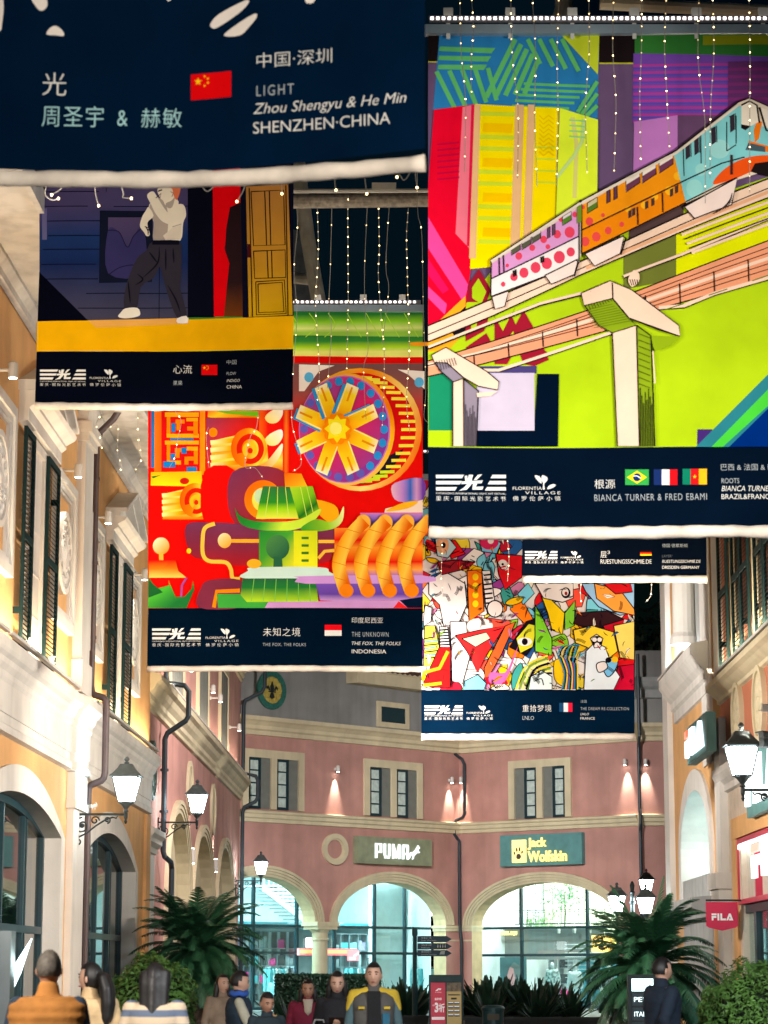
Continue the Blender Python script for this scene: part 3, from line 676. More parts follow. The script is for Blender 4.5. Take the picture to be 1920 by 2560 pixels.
shop_front(F1, put1, -3.6, F1.len+.2, [xg(F1, 633), xg(F1, 742), xg(F1, 836), xg(F1, 936), xg(F1, 1012), xg(F1, 1090)], Z1T)
room(put1, -3.6, F1.len+.3, 1.85, 8.0, 5.62, M_INNER)
Z2T = (F2.sz(1300, 2320, -1.8)[1], F2.sz(1300, 2388, -1.8)[1])
shop_front(F2, put2, -.4, F2.len+1.0, [xg(F2, 1200), xg(F2, 1304), xg(F2, 1469), xg(F2, 1545)], Z2T)
room(put2, -.4, F2.len+1.2, 1.85, 7.0, 5.62, M_INNER)
room(put3, .8, 8.5, 1.0, 6.0, 5.62, M_INNER)
def lamp_panels(put, spots, mt, nm='ceiling_lamp'):
    for (x0, x1, y0, y1, z) in spots:
        mb = MB(); mb.box(x0, x1, y0, y1, z-.05, z); put(mb.build(nm, mt))
lamp_panels(put1, [(-2.4, .6, 2.4, 3.4, 5.6), (1.6, 3.6, 2.6, 3.6, 5.6), (4.8, 7.2, 2.4, 3.4, 5.6), (8.4, 11, 2.4, 3.6, 5.6)], M_LIGHTPANEL)
lamp_panels(put2, [(.6, 3.0, 2.3, 3.0, 5.6), (3.8, 6.2, 2.3, 3.0, 5.6), (6.9, 8.6, 2.3, 3.0, 5.6)], emit_mat('shop_light_warm', (1, 1.0, .90), 44.0))
lamp_panels(put3, [(2, 5.5, 2, 3.5, 5.6)], M_LIGHTPANEL)
lamp_panels(put1, [(0, 3, .75, 1.0, 5.6), (5.5, 10, .75, 1.0, 5.6)], M_LIGHTPANEL_DIM)
# stair, mezzanine slab and shelving seen through the left arches
M_STAIR = mat('stair_white', (.7, .75, .76), .5); M_TEALWALL = mat('teal_wall', (.08, .35, .42), .7); M_STEEL = mat('brushed_steel', (.35, .4, .42), .35, .6)
mb = MB(); xa, za = F1.sz(660, 2214, -3.4); xb, zb = F1.sz(800, 2325, -3.4)
mb.prism([(xa, za), (xb, zb), (xb, zb-.22), (xa, za-.22)], 3.4, 3.5); mb.tube([(xa, 3.4, za+.85), (xb, 3.4, zb+.85)], .03, 6); n = 12
for k in range(n):
    x = xa+(xb-xa)*k/n; z = za+(zb-za)*k/n; mb.box(x, x+1.9, 3.5, 4.7, z-.03, z+.03)
    mb.tube([(x, 3.4, z), (x, 3.4, z+.85)], .012, 5)
put1(mb.build('staircase', M_STAIR))
mb = MB(); mb.box(-3.3, 12, 5.2, 7.9, 3.15, 3.35)
for k in range(5): mb.box(-3.3, .2, 7.5, 7.9, 3.5+k*.4, 3.53+k*.4)
for k in range(8): mb.box(-3.3+k*.5, -3.27+k*.5, 7.5, 7.9, 3.4, 5.2)
put1(mb.build('mezzanine', M_TEALWALL))
mb = MB(); x0, z1 = F1.sz(940, 2180, -2.6); x1, _ = F1.sz(1006, 2180, -2.6); mb.box(x0, x1, 2.6, 3.0, .05, 5.55); put1(mb.build('pillar', M_INNER))
mb = MB(); x0 = F1.sx(1012, -2.9, 2300); mb.box(x0, F1.len+.1, 3.1, 3.2, 2.6, 5.5); put1(mb.build('blue_panel', M_TEALWALL))
mb = MB(); c_ = F1.sz(1010, 2300, -3.0); pts = []
for k in range(14):
    a = R(8+k*6); pts.append((c_[0]+2.0*cos(a)*.9, 3.02, c_[1]-.1+2.3*sin(a)))
mb.tube(pts, .13, 8); put1(mb.build('curved_lamp', emit_mat('curved_lamp_white', (.75, 1, 1), 14)))
# clothes on rails and shelves: each rail with its garments is one rack
def garment(mb, x, y, z, w_=.42, h=.7, dep=.10, rnd=random):
    a = rnd.uniform(-.03, .03)
    prof = [(x-w_*.16, z), (x-w_*.5, z-.10), (x-w_*.52+a, z-h), (x+w_*.52+a, z-h), (x+w_*.5, z-.10), (x+w_*.16, z)]
    mb.prism(prof, y-dep/2, y+dep/2)
GCOL = [mat('garment_%s' % n, c, .8, var=.2, scale=9) for n, c in (('teal', (.10, .45, .50)), ('white', (.75, .78, .78)), ('black', (.03, .035, .04)), ('aqua', (.35, .72, .75)), ('grey', (.3, .33, .34)), ('pink', (.75, .06, .25)), ('lilac', (.5, .4, .6)))]
def rack(wall, px, py, depth, width, n, label, cat='clothes rack', group='clothes racks in the shops', seed=0, cols=None):
    rnd = random.Random(seed); x, z = wall.sz(px, py, -depth)
    r_ = thing('clothes_rack', label, cat, wall.pt(x, -depth, .05), wall.rot, group); h = 1.55
    mb = MB(); mb.tube([(-width/2,0,0),(-width/2,0,h),(width/2,0,h),(width/2,0,0)], .02, 6); mb.box(-width/2-.02, -width/2+.02, -.25, .25, 0, .03); mb.box(width/2-.02, width/2+.02, -.25, .25, 0, .03)
    mb.build('rail', M_STEEL, r_)
    for k in range(n):
        mb = MB(); xx = -width/2+.12+(width-.24)*k/max(1, n-1)
        # garments hang side-on along the rail
        w_ = rnd.uniform(.36, .48); hh = rnd.uniform(.6, .95)
        mb.prism([(xx-.05, h-.06), (xx-.075, h-.2), (xx-.08, h-hh), (xx+.08, h-hh), (xx+.075, h-.2), (xx+.05, h-.06)], -w_/2, w_/2)
        mb.build('garment', GCOL[(cols or [0,1,2,3,4,6])[rnd.randrange(len(cols or [0,1,2,3,4,6]))]], r_)
    return r_
rack(F1, 700, 2470, 3.0, 1.5, 9, 'clothes rack of dark and teal jackets behind the glass left of the round column', seed=1)
rack(F1, 905, 2470, 3.2, 1.6, 9, 'clothes rack behind the glass right of the round column, below the red band', seed=2, cols=[0,1,3])
rack(F1, 1060, 2460, 2.5, 1.3, 8, 'clothes rack of aqua garments behind the street signpost', seed=3, cols=[0,3,3,1])
rack(F2, 1235, 2450, 4.2, 1.8, 10, 'clothes rack of white garments at the left end of the right-hand shop', seed=4, cols=[1,1,3])
rack(F2, 1505, 2460, 2.6, 1.0, 6, 'clothes rack of grey jackets beside the yellow paw sign', seed=5, cols=[4,2,4])
# lit red band, white lit box and small red flag sign inside the left shop
M_REDLIT = emit_mat('red_lit', (1, .02, .06), 1.1); M_AMBERLIT = emit_mat('amber_lit', (1, .42, .05), 1.1); M_WHITELIT = emit_mat('white_lit', (.9, 1, 1), 5); M_YELLIT = emit_mat('yellow_lit', (1, .62, .02), 1.8)
x0, z0 = F1.sz(748, 2388, -1.5); x1, z1 = F1.sz(893, 2372, -1.5)
o = thing('light_band', 'red and amber lit band sign behind the round column', 'sign', F1.pt(x0, -1.5, z0), F1.rot)
mb = MB(); mb.box(0, x1-x0, 0, .12, 0, z1-z0); mb.build('red_box', M_REDLIT, o)
mb = MB(); mb.box(.05, x1-x0-.25, -.015, 0, .07, z1-z0-.05); mb.build('amber_strip', M_AMBERLIT, o)
x0, z0 = F1.sz(768, 2371, -1.7); x1, z1 = F1.sz(802, 2345, -1.7)
o = thing('lit_box_sign', 'small blank white lit box above the red band left of the column', 'sign', F1.pt(x0, -1.7, z0), F1.rot)
mb = MB(); mb.box(0, x1-x0, 0, .07, .03, z1-z0); mb.build('lit_face', M_WHITELIT, o); mb = MB(); mb.box(-.02, x1-x0+.02, .071, .09, 0, z1-z0+.02); mb.box(.3, .36, .02, .05, -.05, .03); mb.build('casing', M_BLACKMET, o)
x0, z0 = F1.sz(868, 2402, -1.2); x1, z1 = F1.sz(891, 2376, -1.2)
CAT = [(.0,.42),(.10,.50),(.28,.50),(.45,.58),(.62,.75),(.78,.95),(.84,1.0),(.86,.93),(.95,.90),(1.0,.80),(.96,.76),(.86,.76),(.82,.62),(.92,.55),(1.0,.56),(.98,.48),(.84,.46),(.74,.52),(.66,.44),(.52,.34),(.40,.22),(.36,.08),(.26,.0),(.22,.06),(.30,.14),(.30,.28),(.24,.36),(.10,.28),(.0,.12),(-.18,-.02),(-.22,.04),(-.08,.2)]
o = thing('blade_sign', 'small red shop flag sign with white leaping cat right of the round column', 'sign', F1.pt(x0, -1.2, z0), 0)
mb = MB(); mb.box(0, x1-x0-.05, 0, .06, 0, z1-z0); mb.build('panel', emit_mat('red_flag', (.9, .02, .1), .9), o)
ww = x1-x0-.05; hh = z1-z0
mb = MB(); mb.prism([(.28+px_*.3*ww*1.3, hh*.42+pz*.42*hh) for px_, pz in CAT], -.008, -.001); text_solid(mb, 'PUMA', .08, hh*.12, ww*.72, hh*.34, -.008, -.001, bold=.03); mb.build('lettering', emit_mat('flag_white', (1, .9, .95), 1.5), o)
# yellow paw sign, yellow lettering and portrait poster in the right-hand shop
def paw(mb, x0, z0, s, y0, y1):
    mb.prism([(x0+s*(.50+.17*cos(a)*(1 if sin(a) > 0 else 1.15)), z0+s*(.30+.17*sin(a))) for a in [k*2*pi/14 for k in range(14)]], y0, y1)
    for (a, b_, r1, r2, an) in ((.20,.50,.06,.11,.35),(.37,.70,.065,.13,.12),(.58,.72,.065,.13,-.1),(.77,.55,.06,.11,-.35)):
        mb.prism([(x0+s*(a+r1*cos(q)*cos(an)-r2*sin(q)*sin(an)), z0+s*(b_+r1*cos(q)*sin(an)+r2*sin(q)*cos(an))) for q in [k*2*pi/12 for k in range(12)]], y0, y1)
M_PAW = mat('paw_dark', (.08, .07, .05), .6)
x0, z0 = F2.sz(1480, 2380, -1.3); x1, z1 = F2.sz(1556, 2338, -1.3)
o = thing('lit_box_sign', 'yellow lit paw sign half hidden behind the right palm', 'sign', F2.pt(x0, -1.3, z0), 0)
W_ = .76; H_ = z1-z0
mb = MB(); mb.box(0, 1.15, 0, .1, 0, H_); mb.build('lit_face', M_YELLIT, o); mb = MB(); paw(mb, .03, 0, H_, -.01, 0); text_solid(mb, 'Jack', H_+.05, H_*.5, H_+.32, H_*.82, -.01, 0, bold=.02); text_solid(mb, 'Wolfskin', H_+.05, H_*.15, 1.12, H_*.45, -.01, 0, bold=.02); mb.build('lettering', M_PAW, o)
x0, z0 = F2.sz(1243, 2340, -3.2); x1, z1 = F2.sz(1293, 2331, -3.2)
o = thing('wall_lettering', 'small yellow lettering on the grey wall inside the right-hand shop', 'sign', F2.pt(x0, -3.2, z0), F2.rot)
mb = MB(); text_solid(mb, 'APPAREL-EQU', 0, 0, x1-x0, z1-z0+.05, -.03, 0, bold=.03); mb.build('lettering', M_YELLIT, o)
mb = MB(); xa = xg(F2, 1200, 3.3); xb = xg(F2, 1475, 3.3); zt = F2.sz(1300, 2318, -3.3)[1]; mb.box(-.3, xb+.6, 3.3, 3.4, 1.9, zt-.1); mb.box(-.3, xb+1, 3.2, 3.6, zt-.1, zt); put2(mb.build('grey_wall', M_GREY))
# planted terrace behind the upper panes: pale cliff, foliage, thin railing
mb = MB(); zt = Z2T[0]; mb.box(-.3, 9.6, 6.0, 6.2, zt-.4, 5.6); put2(mb.build('pale_back_wall', mat('pale_yellow_wall', (.75, .72, .5), .8, var=.25, scale=2)))
lamp_panels(put2, [(0, 3, 4.2, 5.0, 5.6), (3.5, 8.5, 4.2, 5.0, 5.6)], MATS['shop_light_warm'])
mb = MB(); zr = F2.sz(1300, 2312, -3.6)[1]
for k in range(22): mb.box(.2+k*.42, .22+k*.42, 3.6, 3.62, zr, 5.5)
mb.box(0, 9.4, 3.58, 3.64, zr, zr+.05); mb.box(0, 9.4, 3.58, 3.64, zr+.55, zr+.58); mb.box(0, 9.4, 3.58, 3.64, zr+.48, zr+.50); put2(mb.build('railing', M_DARKPIPE))
x, z = F2.sz(1278, 2440, -3.1)
o = thing('portrait_poster', 'dark teal poster with a woman portrait behind the right arch glass', 'poster', F2.pt(x, -3.1, 0), F2.rot)
mb = MB(); mb.box(-.75, .75, 0, .04, .3, 2.0); mb.build('panel', mat('poster_teal', (.06, .16, .18), .6), o)
mb = MB(); mb.prism([(-.10,.5),(.55,.5),(.62,1.2),(.45,1.65),(.15,1.8),(-.05,1.62),(-.02,1.2)], -.006, 0); mb.build('hair', mat('poster_hair', (.16, .22, .22), .6), o)
mb = MB(); mb.prism([(-.08,.75),(.12,.8),(.2,1.2),(.12,1.55),(-.05,1.62),(-.14,1.42),(-.2,1.25),(-.14,1.15),(-.15,1.0)], -.012, -.0065); mb.build('face', mat('poster_face', (.75, .35, .36), .6), o)

# ================================================================== shop signs on the facades
x0, z1 = F1.sz(890, 2092, .15); x1, z0 = F1.sz(1081, 2164, .15)
zb = 5.46; zt = 6.48
o = place(thing('shop_sign', 'bronze sign board with white lit PUMA letters above the middle arch', 'sign'), F1, 0, .12, 0)
M_BRONZE = mat('sign_bronze', (.24, .27, .17), .6, .0, var=.2); M_SIGNTEAL = mat('sign_teal', (.10, .26, .26), .6, .0, var=.15)
xa, xb = F1.sx(892, .2, 2130), F1.sx(1079, .2, 2130)
mb = MB(); mb.box(xa, xb, -.1, .12, zb, zt); mb.build('board', M_BRONZE, o)
la, lb = F1.sx(936, .2, 2125), F1.sx(1015, .2, 2125)
mb = MB(); zc0, zc1 = zb+.22, zt-.24
# heavy square letters P U M A
def block_letters(mb, x0, x1, z0, z1, y0, y1):
    w_ = (x1-x0-.12)/4.2; g_ = .11; w_ *= .93; t_ = w_*.30; x = x0; h = z1-z0
    mb.box(x, x+t_, y0, y1, z0, z1); mb.box(x+t_, x+w_, y0, y1, z1-t_*.6, z1); mb.box(x+w_-t_*.9, x+w_, y0, y1, z0+h*.36, z1-t_*.6); mb.box(x+t_, x+w_-t_*.9, y0, y1, z0+h*.36, z0+h*.36+t_*.6); x += w_+g_
    mb.box(x, x+t_, y0, y1, z0+.1, z1); mb.box(x+w_-t_, x+w_, y0, y1, z0+.1, z1); mb.box(x+.04, x+w_-.04, y0, y1, z0, z0+.1); x += w_+g_
    ww = w_*1.2
    mb.box(x, x+t_*.85, y0, y1, z0, z1); mb.box(x+ww-t_*.85, x+ww, y0, y1, z0, z1); mb.prism([(x+t_*.85, z1), (x+ww*.5, z0+h*.3), (x+ww*.5, z0+.02), (x+ww*.42, z0+.02), (x+t_*.85, z1-h*.45)], y0, y1); mb.prism([(x+ww-t_*.85, z1), (x+ww-t_*.85, z1-h*.45), (x+ww*.58, z0+.02), (x+ww*.5, z0+.02), (x+ww*.5, z0+h*.3)], y0, y1); x += ww+g_
    mb.box(x, x+t_, y0, y1, z0, z1-.05); mb.box(x+w_-t_, x+w_, y0, y1, z0, z1-.05); mb.box(x+.03, x+w_-.03, y0, y1, z1-.1, z1); mb.box(x+t_, x+w_-t_, y0, y1, z0+h*.3, z0+h*.3+t_*.6)
block_letters(mb, la, lb, zc0, zc1, -.15, -.105)
ca, cb = F1.sx(1018, .2, 2125), F1.sx(1047, .2, 2125)
mb.prism([(ca+.1+(cb-ca-.1)*p_, zc0+(zc1-zc0)*q_) for p_, q_ in CAT], -.15, -.105)
mb.build('lettering', emit_mat('sign_white', (.85, 1, 1), 1.0), o)
xa, xb = F2.sx(1253, .15, 2125), F2.sx(1457, .15, 2125); zb, zt = 5.44, 6.64
o = place(thing('shop_sign', 'teal sign board with yellow lit paw and Jack Wolfskin lettering above the right arch', 'sign'), F2, 0, .12, 0)
mb = MB(); mb.box(xa, xb, -.1, .12, zb, zt); mb.build('board', M_SIGNTEAL, o)
X = lambda zx: F2.sx(1000+zx/2.304, .2, 2125)
M_YL = emit_mat('sign_yellow', (1, .66, .02), 1.15)
mb = MB(); q0, q1 = X(652), X(731); zz0, zz1 = zb+.13, zb+1.0
s_ = q1-q0
mb.box(q0, q1, -.17, -.11, zz0, zz1); text_solid(mb, 'Jack', X(742), zb+.60, X(850), zb+1.06, -.17, -.12, bold=.02); text_solid(mb, 'Wolfskin', X(742), zb+.13, X(966), zb+.56, -.17, -.12, bold=.02)
mb.build('lettering', M_YL, o)
mb = MB(); paw(mb, q0+.0, zz0+.04, s_*.98, -.176, -.171); mb.build('paw_mark', M_PAW, o)
# FILA signs
def fila(mb, x0, x1, z0, z1, y0, y1, parts='FILA'):
    w_ = x1-x0; h = z1-z0; u = w_/4.1
    if 'F' in parts:
        mb.box(x0, x0+u*.95, y0, y1, z1-h*.26, z1)
    if 'R' in parts:
        mb.box(x0, x0+u*.34, y0, y1, z0, z1-h*.36); mb.box(x0+u*.34, x0+u*.9, y0, y1, z0+h*.36, z1-h*.36)
        mb.box(x0+u*1.1, x0+u*1.45, y0, y1, z0, z1)
        mb.box(x0+u*1.65, x0+u*2.0, y0, y1, z0, z1); mb.box(x0+u*2.0, x0+u*2.7, y0, y1, z0, z0+h*.27)
        mb.prism([(x0+u*2.75, z0), (x0+u*3.1, z0), (x0+u*3.45, z0+h*.6), (x0+u*3.62, z0+h*.27), (x0+u*3.35, z0+h*.27), (x0+u*3.25, z0), (x0+u*4.1, z0), (x0+u*3.62, z1), (x0+u*3.3, z1)], y0, y1)
M_FRED = emit_mat('fila_orange', (1, .10, .02), 1.1); M_FWHITE = emit_mat('fila_white', (.85, 1, 1), 1.25)
def fila_sign(wall, label, xa, xb, za, zb, out, body=True):
    o = place(thing('shop_sign', label, 'sign'), wall, 0, out, 0)
    if body: mb = MB(); mb.box(xa, xb, -.08, .1, za, zb); mb.build('board', M_SIGNTEAL, o)
    mx = (xb-xa)*.08; mz = (zb-za)*.15
    mb = MB(); fila(mb, xa+mx, xb-mx, za+mz, zb-mz, -.16, -.09, 'F'); mb.build('orange_bar', M_FRED, o)
    mb = MB(); fila(mb, xa+mx, xb-mx, za+mz, zb-mz, -.16, -.09, 'R'); mb.build('lettering', M_FWHITE, o)
x0 = R1.sx(1719, .45, 1880); x1 = R1.sx(1768, .45, 1850); za = R1.sz(1745, 1918, .2)[1]; zb = R1.sz(1745, 1825, .2)[1]
fila_sign(R1, 'dark box sign with orange and white lit FILA letters over the cyan niche', x0, x1, za, zb, .38)
x0 = R2.sx(1866, .2, 1990); za = R2.sz(1870, 2045, .2)[1]; zb = za+1.15
fila_sign(R2, 'box sign with lit FILA letters behind the right street lantern', x0, x0+4.2, za, zb, .12)
x0 = R2.sx(1893, .1, 2200)
fila_sign(R2, 'large lit FILA letters hung in the red fascia frame', x0, x0+5.2, 2.95, 3.78, .10, False)
o = thing('blade_sign', 'red shield-shaped hanging FILA sign beside the right palm', 'sign', P(1766, 2327, 44.4), 0)
k = 44.4/6044/.985; mb = MB(); W_ = 77*k; H_ = 69*k
mb.prism([(0, .09), (.05, .055), (W_*.5, 0), (W_-.05, .055), (W_, .09), (W_, H_), (0, H_)], -.025, .025); mb.build('panel', mat('sign_crimson', (.55, .012, .06), .45, var=.05), o)
mb = MB(); fila(mb, W_*.17, W_*.85, H_*.36, H_*.60, -.032, -.0255, 'FR'); mb.build('lettering', mat('sign_lettering', (.85, .85, .85), .5, var=0), o)
mb = MB(); mb.tube([(0, 0, H_+.03), (W_+.35, 0, H_+.03)], .018, 6); mb.box(W_+.30, W_+.36, -.06, .06, H_-.1, H_+.15); mb.build('bracket', M_BLACKMET, o)

# ================================================================== lanterns on scroll brackets
M_LCAP = mat('lantern_iron', (.07, .085, .085), .5, .2, var=.25, scale=9)
M_LGLASS = emit_mat('lantern_glass', (.84, .98, 1.0), 38)
def lantern_head(mb, gl, z0, s=1.0, c=(0, 0)):
    """square tapered lantern standing at height z0: iron in mb, glass in gl"""
    x, y = c
    def ring(h, r): return [(x-r*s, y-r*s, z0+h*s), (x+r*s, y-r*s, z0+h*s), (x+r*s, y+r*s, z0+h*s), (x-r*s, y+r*s, z0+h*s)]
    mb.lathe([(.02*s, 0), (.05*s, .02*s), (.03*s, .06*s), (.06*s, .10*s), (.09*s, .14*s), (.13*s, .17*s), (.13*s, .19*s)], (x, y, z0), 10)
    lo, hi = ring(.19, .125), ring(.63, .225)
    gl.add(lo+hi, [(0,1,5,4),(1,2,6,5),(2,3,7,6),(3,0,4,7)])
    for k in range(4): mb.tube([lo[k], hi[k]], .014*s, 5)
    for k in range(4): mb.tube([hi[k], hi[(k+1) % 4]], .018*s, 5); mb.tube([lo[k], lo[(k+1) % 4]], .014*s, 5)
    prof = [(.635, .275), (.66, .27), (.68, .24), (.74, .19), (.80, .14), (.86, .11), (.87, .06)]
    vs = []; fs = []
    for h, r in prof: vs += ring(h, r)
    for i in range(len(prof)-1):
        for k in range(4): fs.append((i*4+k, i*4+(k+1) % 4, (i+1)*4+(k+1) % 4, (i+1)*4+k))
    fs += [(3,2,1,0), tuple(range(len(vs)-4, len(vs)))]; mb.add(vs, fs)
    mb.lathe([(.03*s, .86*s), (.05*s, .89*s), (.025*s, .91*s), (.045*s, .94*s), (.05*s, .96*s), (.02*s, 1.0*s)], (x, y, z0), 10)
def spiral(cx, cz, r0, r1, a0, turns, n=18, y=0): return [(y, cx+(r0+(r1-r0)*k/n)*cos(a0+turns*2*pi*k/n), cz+(r0+(r1-r0)*k/n)*sin(a0+turns*2*pi*k/n)) for k in range(n+1)]
def wall_lantern(wall, px, py, label, reach=.95, sc=1.0):
    x, z = wall.sz(px, py)
    o = place(thing('wall_lantern', label, 'street lamp', group='lanterns on scroll brackets'), wall, x, 0, z)
    mb = MB(); mb.box(-.02, .02, -reach-.02, 0, -.02, .02); mb.box(-.03, .03, -.03, 0, -.62, .12)
    # scrollwork lies in the y-z plane (outwards from the wall)
    def S(pts, r=.014): mb.tube([(p[0], -p[1], p[2]) for p in pts], r, 6)
    S(spiral(.17, -.20, .15, .03, pi/2, 1.4)); S([(0, .03, -.52), (0, .12, -.40), (0, .26, -.33), (0, .42, -.20), (0, .58, -.10), (0, .72, -.05)], .016)
    S(spiral(.62, -.10, .06, .02, -pi/2, 1.2)); S(spiral(.40, -.11, .08, .02, 0, 1.2)); S(spiral(.10, -.48, .07, .02, pi, 1.2)); mb.ball((0, -.17, -.20), .045, .045, .045, 8, 6)
    S([(0, .72, -.05), (0, .78, -.07), (0, .80, -.03)], .012)
    mb.lathe([(.012, -.17), (.03, -.13), (.02, -.10), (.035, -.05), (.035, .03)], (0, -reach, 0), 8)
    hd = MB(); gl = MB(); lantern_head(hd, gl, .03, sc, (0, -reach))
    b_ = mb.build('bracket', M_BLACKMET, o); h_ = hd.build('lantern_frame', M_LCAP, o); g_ = gl.build('lantern_glass', M_LGLASS, o)
    return o
wall_lantern(L1, 182, 2036, 'lantern on black scroll bracket between the two shop arches of the orange building')
wall_lantern(L2, 394, 2056, 'lantern on scroll bracket at the near end of the pink building, above the left palm')
wall_lantern(L2, 588, 2202, 'small far lantern in front of the leftmost arcade arch', .9)
x, z = R2.sz(1857, 1975, .95)
o = wall_lantern(R2, 1857, 1975, 'big lantern in front of the red wall with round medallions at the right edge')
o.location = R2.pt(x, 0, z)
# lamp post with lanterns behind the right palm
pt = P(1582, 2300, 58); o = thing('lamp_post', 'black lamp post with two lanterns and pointed finial behind the right palm', 'street lamp', (pt.x, pt.y, 0))
ztop = P(1582, 2203, 58).z
mb = MB(); mb.lathe([(.16,0),(.16,.3),(.10,.4),(.08,.6),(.06,1.2),(.05,ztop-.55),(.08,ztop-.5),(.05,ztop-.46),(.05,ztop-.3),(.07,ztop-.26),(.04,ztop-.22),(.06,ztop-.1),(.02,ztop)], (0, 0, 0), 12)
heads = []
for (px, py) in ((1543, 2292), (1615, 2296)):
    q = P(px, py, 58); dx = q.x-pt.x; zz = q.z-.05; hd = MB(); gl = MB()
    mb.tube([(0, 0, zz-.5), (dx*.5, -.02, zz-.35), (dx, -.02, zz-.2), (dx, -.02, zz)], .022, 6); lantern_head(hd, gl, zz, .85, (dx, -.02)); heads.append((hd, gl))
mb.build('post', M_BLACKMET, o)
for hd, gl in heads: f = hd.build('lantern_frame', M_LCAP, o); gl.build('lantern_glass', M_LGLASS, f)
pt = P(1617, 2250, 74); o = thing('lamp_post', 'farther lamp post with one lantern rising behind the right palm', 'street lamp', (pt.x, pt.y, 0)); zz = pt.z+.1
mb = MB(); mb.lathe([(.14,0),(.14,.3),(.08,.4),(.05,1.2),(.045,zz-.1),(.07,zz-.05),(.03,zz)], (0, 0, 0), 12); mb.build('post', M_BLACKMET, o)
hd = MB(); gl = MB(); lantern_head(hd, gl, zz-.05, .88); hd.build('lantern_frame', M_LCAP, o); gl.build('lantern_glass', M_LGLASS, o)

# ================================================================== small wall spotlights
M_LENS = emit_mat('spot_lens', (1, .93, .78), 25, sample=False); M_CASE = mat('spot_case', (.6, .58, .54), .5, var=.05)
def wall_spot(wall, px, py, label, out=.34, power=45, col=(1, .90, .74), aim=None, ang=75, lens=True):
    x, z = wall.sz(px, py, out)
    o = place(thing('wall_spotlight', label, 'spotlight', group='small spotlights on the facades'), wall, x, 0, z)
    mb = MB(); mb.lathe([(.05,-.05),(.05,.05)], (0, -.02, .0), 8); mb.tube([(0, 0, 0), (0, -out, 0)], .022, 6); mb.build('arm', M_CASE, o)
    mb = MB(); mb.lathe([(.07, -.12), (.075, .0), (.07, .10), (.03, .13)], (0, -out, 0), 10); mb.build('head', M_CASE, o)
    mb = MB(); mb.lathe([(.058, -.124), (.01, -.126)], (0, -out, 0), 10); mb.build('lens', M_LENS, o)
    p0 = wall.pt(x, out, z-.14); a = aim or (0, .05, -2.2); s_ = spot_lamp('spot_beam', p0, wall.pt(x+a[0], a[1], z+a[2]), power, col, ang, .9, .03)
    return o
for px, py, lb in ((33, 925, 'white wall spotlight beside the nearest carved medallion at the left edge'), (196, 1176, 'white wall spotlight left of the brown drainpipe'), (271, 1293, 'white wall spotlight right of the brown drainpipe by the second pediment'), (362, 1436, 'white wall spotlight over the farthest medallion of the orange building')):
    wall_spot(L1, px, py, lb, power=75)
for px, py, lb in ((551, 1745, 'spotlight on the upper pink wall between grey shuttered strips'), (598, 1818, 'spotlight at the far corner of the pink building')):
    wall_spot(L2, px, py, lb, power=75)
wall_spot(F1, 845, 1922, 'lone spotlight between the two window pairs of the far wall', power=420, ang=44, out=.17, aim=(0, -.22, -2.0))
wall_spot(F1, 1130, 1950, 'left one of the twin spotlights at the inner corner of the far wall', power=420, ang=44, out=.17, aim=(0, -.22, -2.0))
wall_spot(F2, 1152, 1950, 'right one of the twin spotlights at the inner corner of the far wall', power=420, ang=44, out=.17, aim=(0, -.22, -2.0))
wall_spot(F2, 1562, 1905, 'spotlight left of the drainpipe on the far right facet', power=420, ang=44, out=.17, aim=(0, -.22, -2.0))
wall_spot(F3, 1614, 1905, 'spotlight right of the drainpipe on the far right facet', power=420, ang=44, out=.17, aim=(0, -.22, -2.0))
# linear uplights lying on the cornices
M_TUBE = emit_mat('uplight_tube', (1, .72, .42), 3, sample=False)
def uplight(wall, x0, x1, out, z, power, label, col=(1, .74, .45), ang=None, aim_out=-.0, aim_up=3.0):
    o = place(thing('linear_uplight', label, 'light bar', group='light bars lying on the cornices'), wall, x0, out, z)
    mb = MB(); mb.box(0, x1-x0, -.04, .04, 0, .03); mb.box(0, x1-x0, -.04, -.025, .03, .05); mb.box(0, x1-x0, .025, .04, .03, .05); mb.build('housing', M_CASE, o)
    mb = MB(); mb.box(.02, x1-x0-.02, -.02, .02, .031, .045); mb.build('tube', M_TUBE, o)
    c_ = wall.pt((x0+x1)/2, out, z+.06); l = area_lamp('uplight_glow', c_, c_+wall.n*aim_out+Vector((0, 0, aim_up)), .05, .05, power, col)
    l.data.shape = 'RECTANGLE'; l.data.size = x1-x0; l.data.size_y = .05
    zv = Vector((0, 0, 1)); zax = -(wall.n*aim_out+zv*aim_up).normalized(); xax = wall.u; yax = zax.cross(xax)
    l.matrix_world = Matrix.Translation(c_) @ Matrix((xax, yax, zax)).transposed().to_4x4()
uplight(L1, 1, 9, .22, 6.40, 200, 'light bar on the entablature under the nearest shutters')
uplight(L1, 9.2, 16.4, .22, 6.40, 190, 'light bar on the entablature under the first full pair of shutters')
uplight(L1, 18.5, 29, .22, 6.40, 230, 'light bar on the entablature under the farther pair of shutters')
uplight(R2, 1, 12, .22, 7.05, 380, 'light bar on the cornice under the black shutters of the red building', (1, .82, .55))
uplight(L2, 3, 31, .32, 8.30, 260, 'light bar on the sloping cream cornice of the pink building', (1, .8, .62))
uplight(R1, 1.2, 6.5, .3, 8.07, 130, 'light bar on the small white cornice over the niche', (.9, .95, 1))
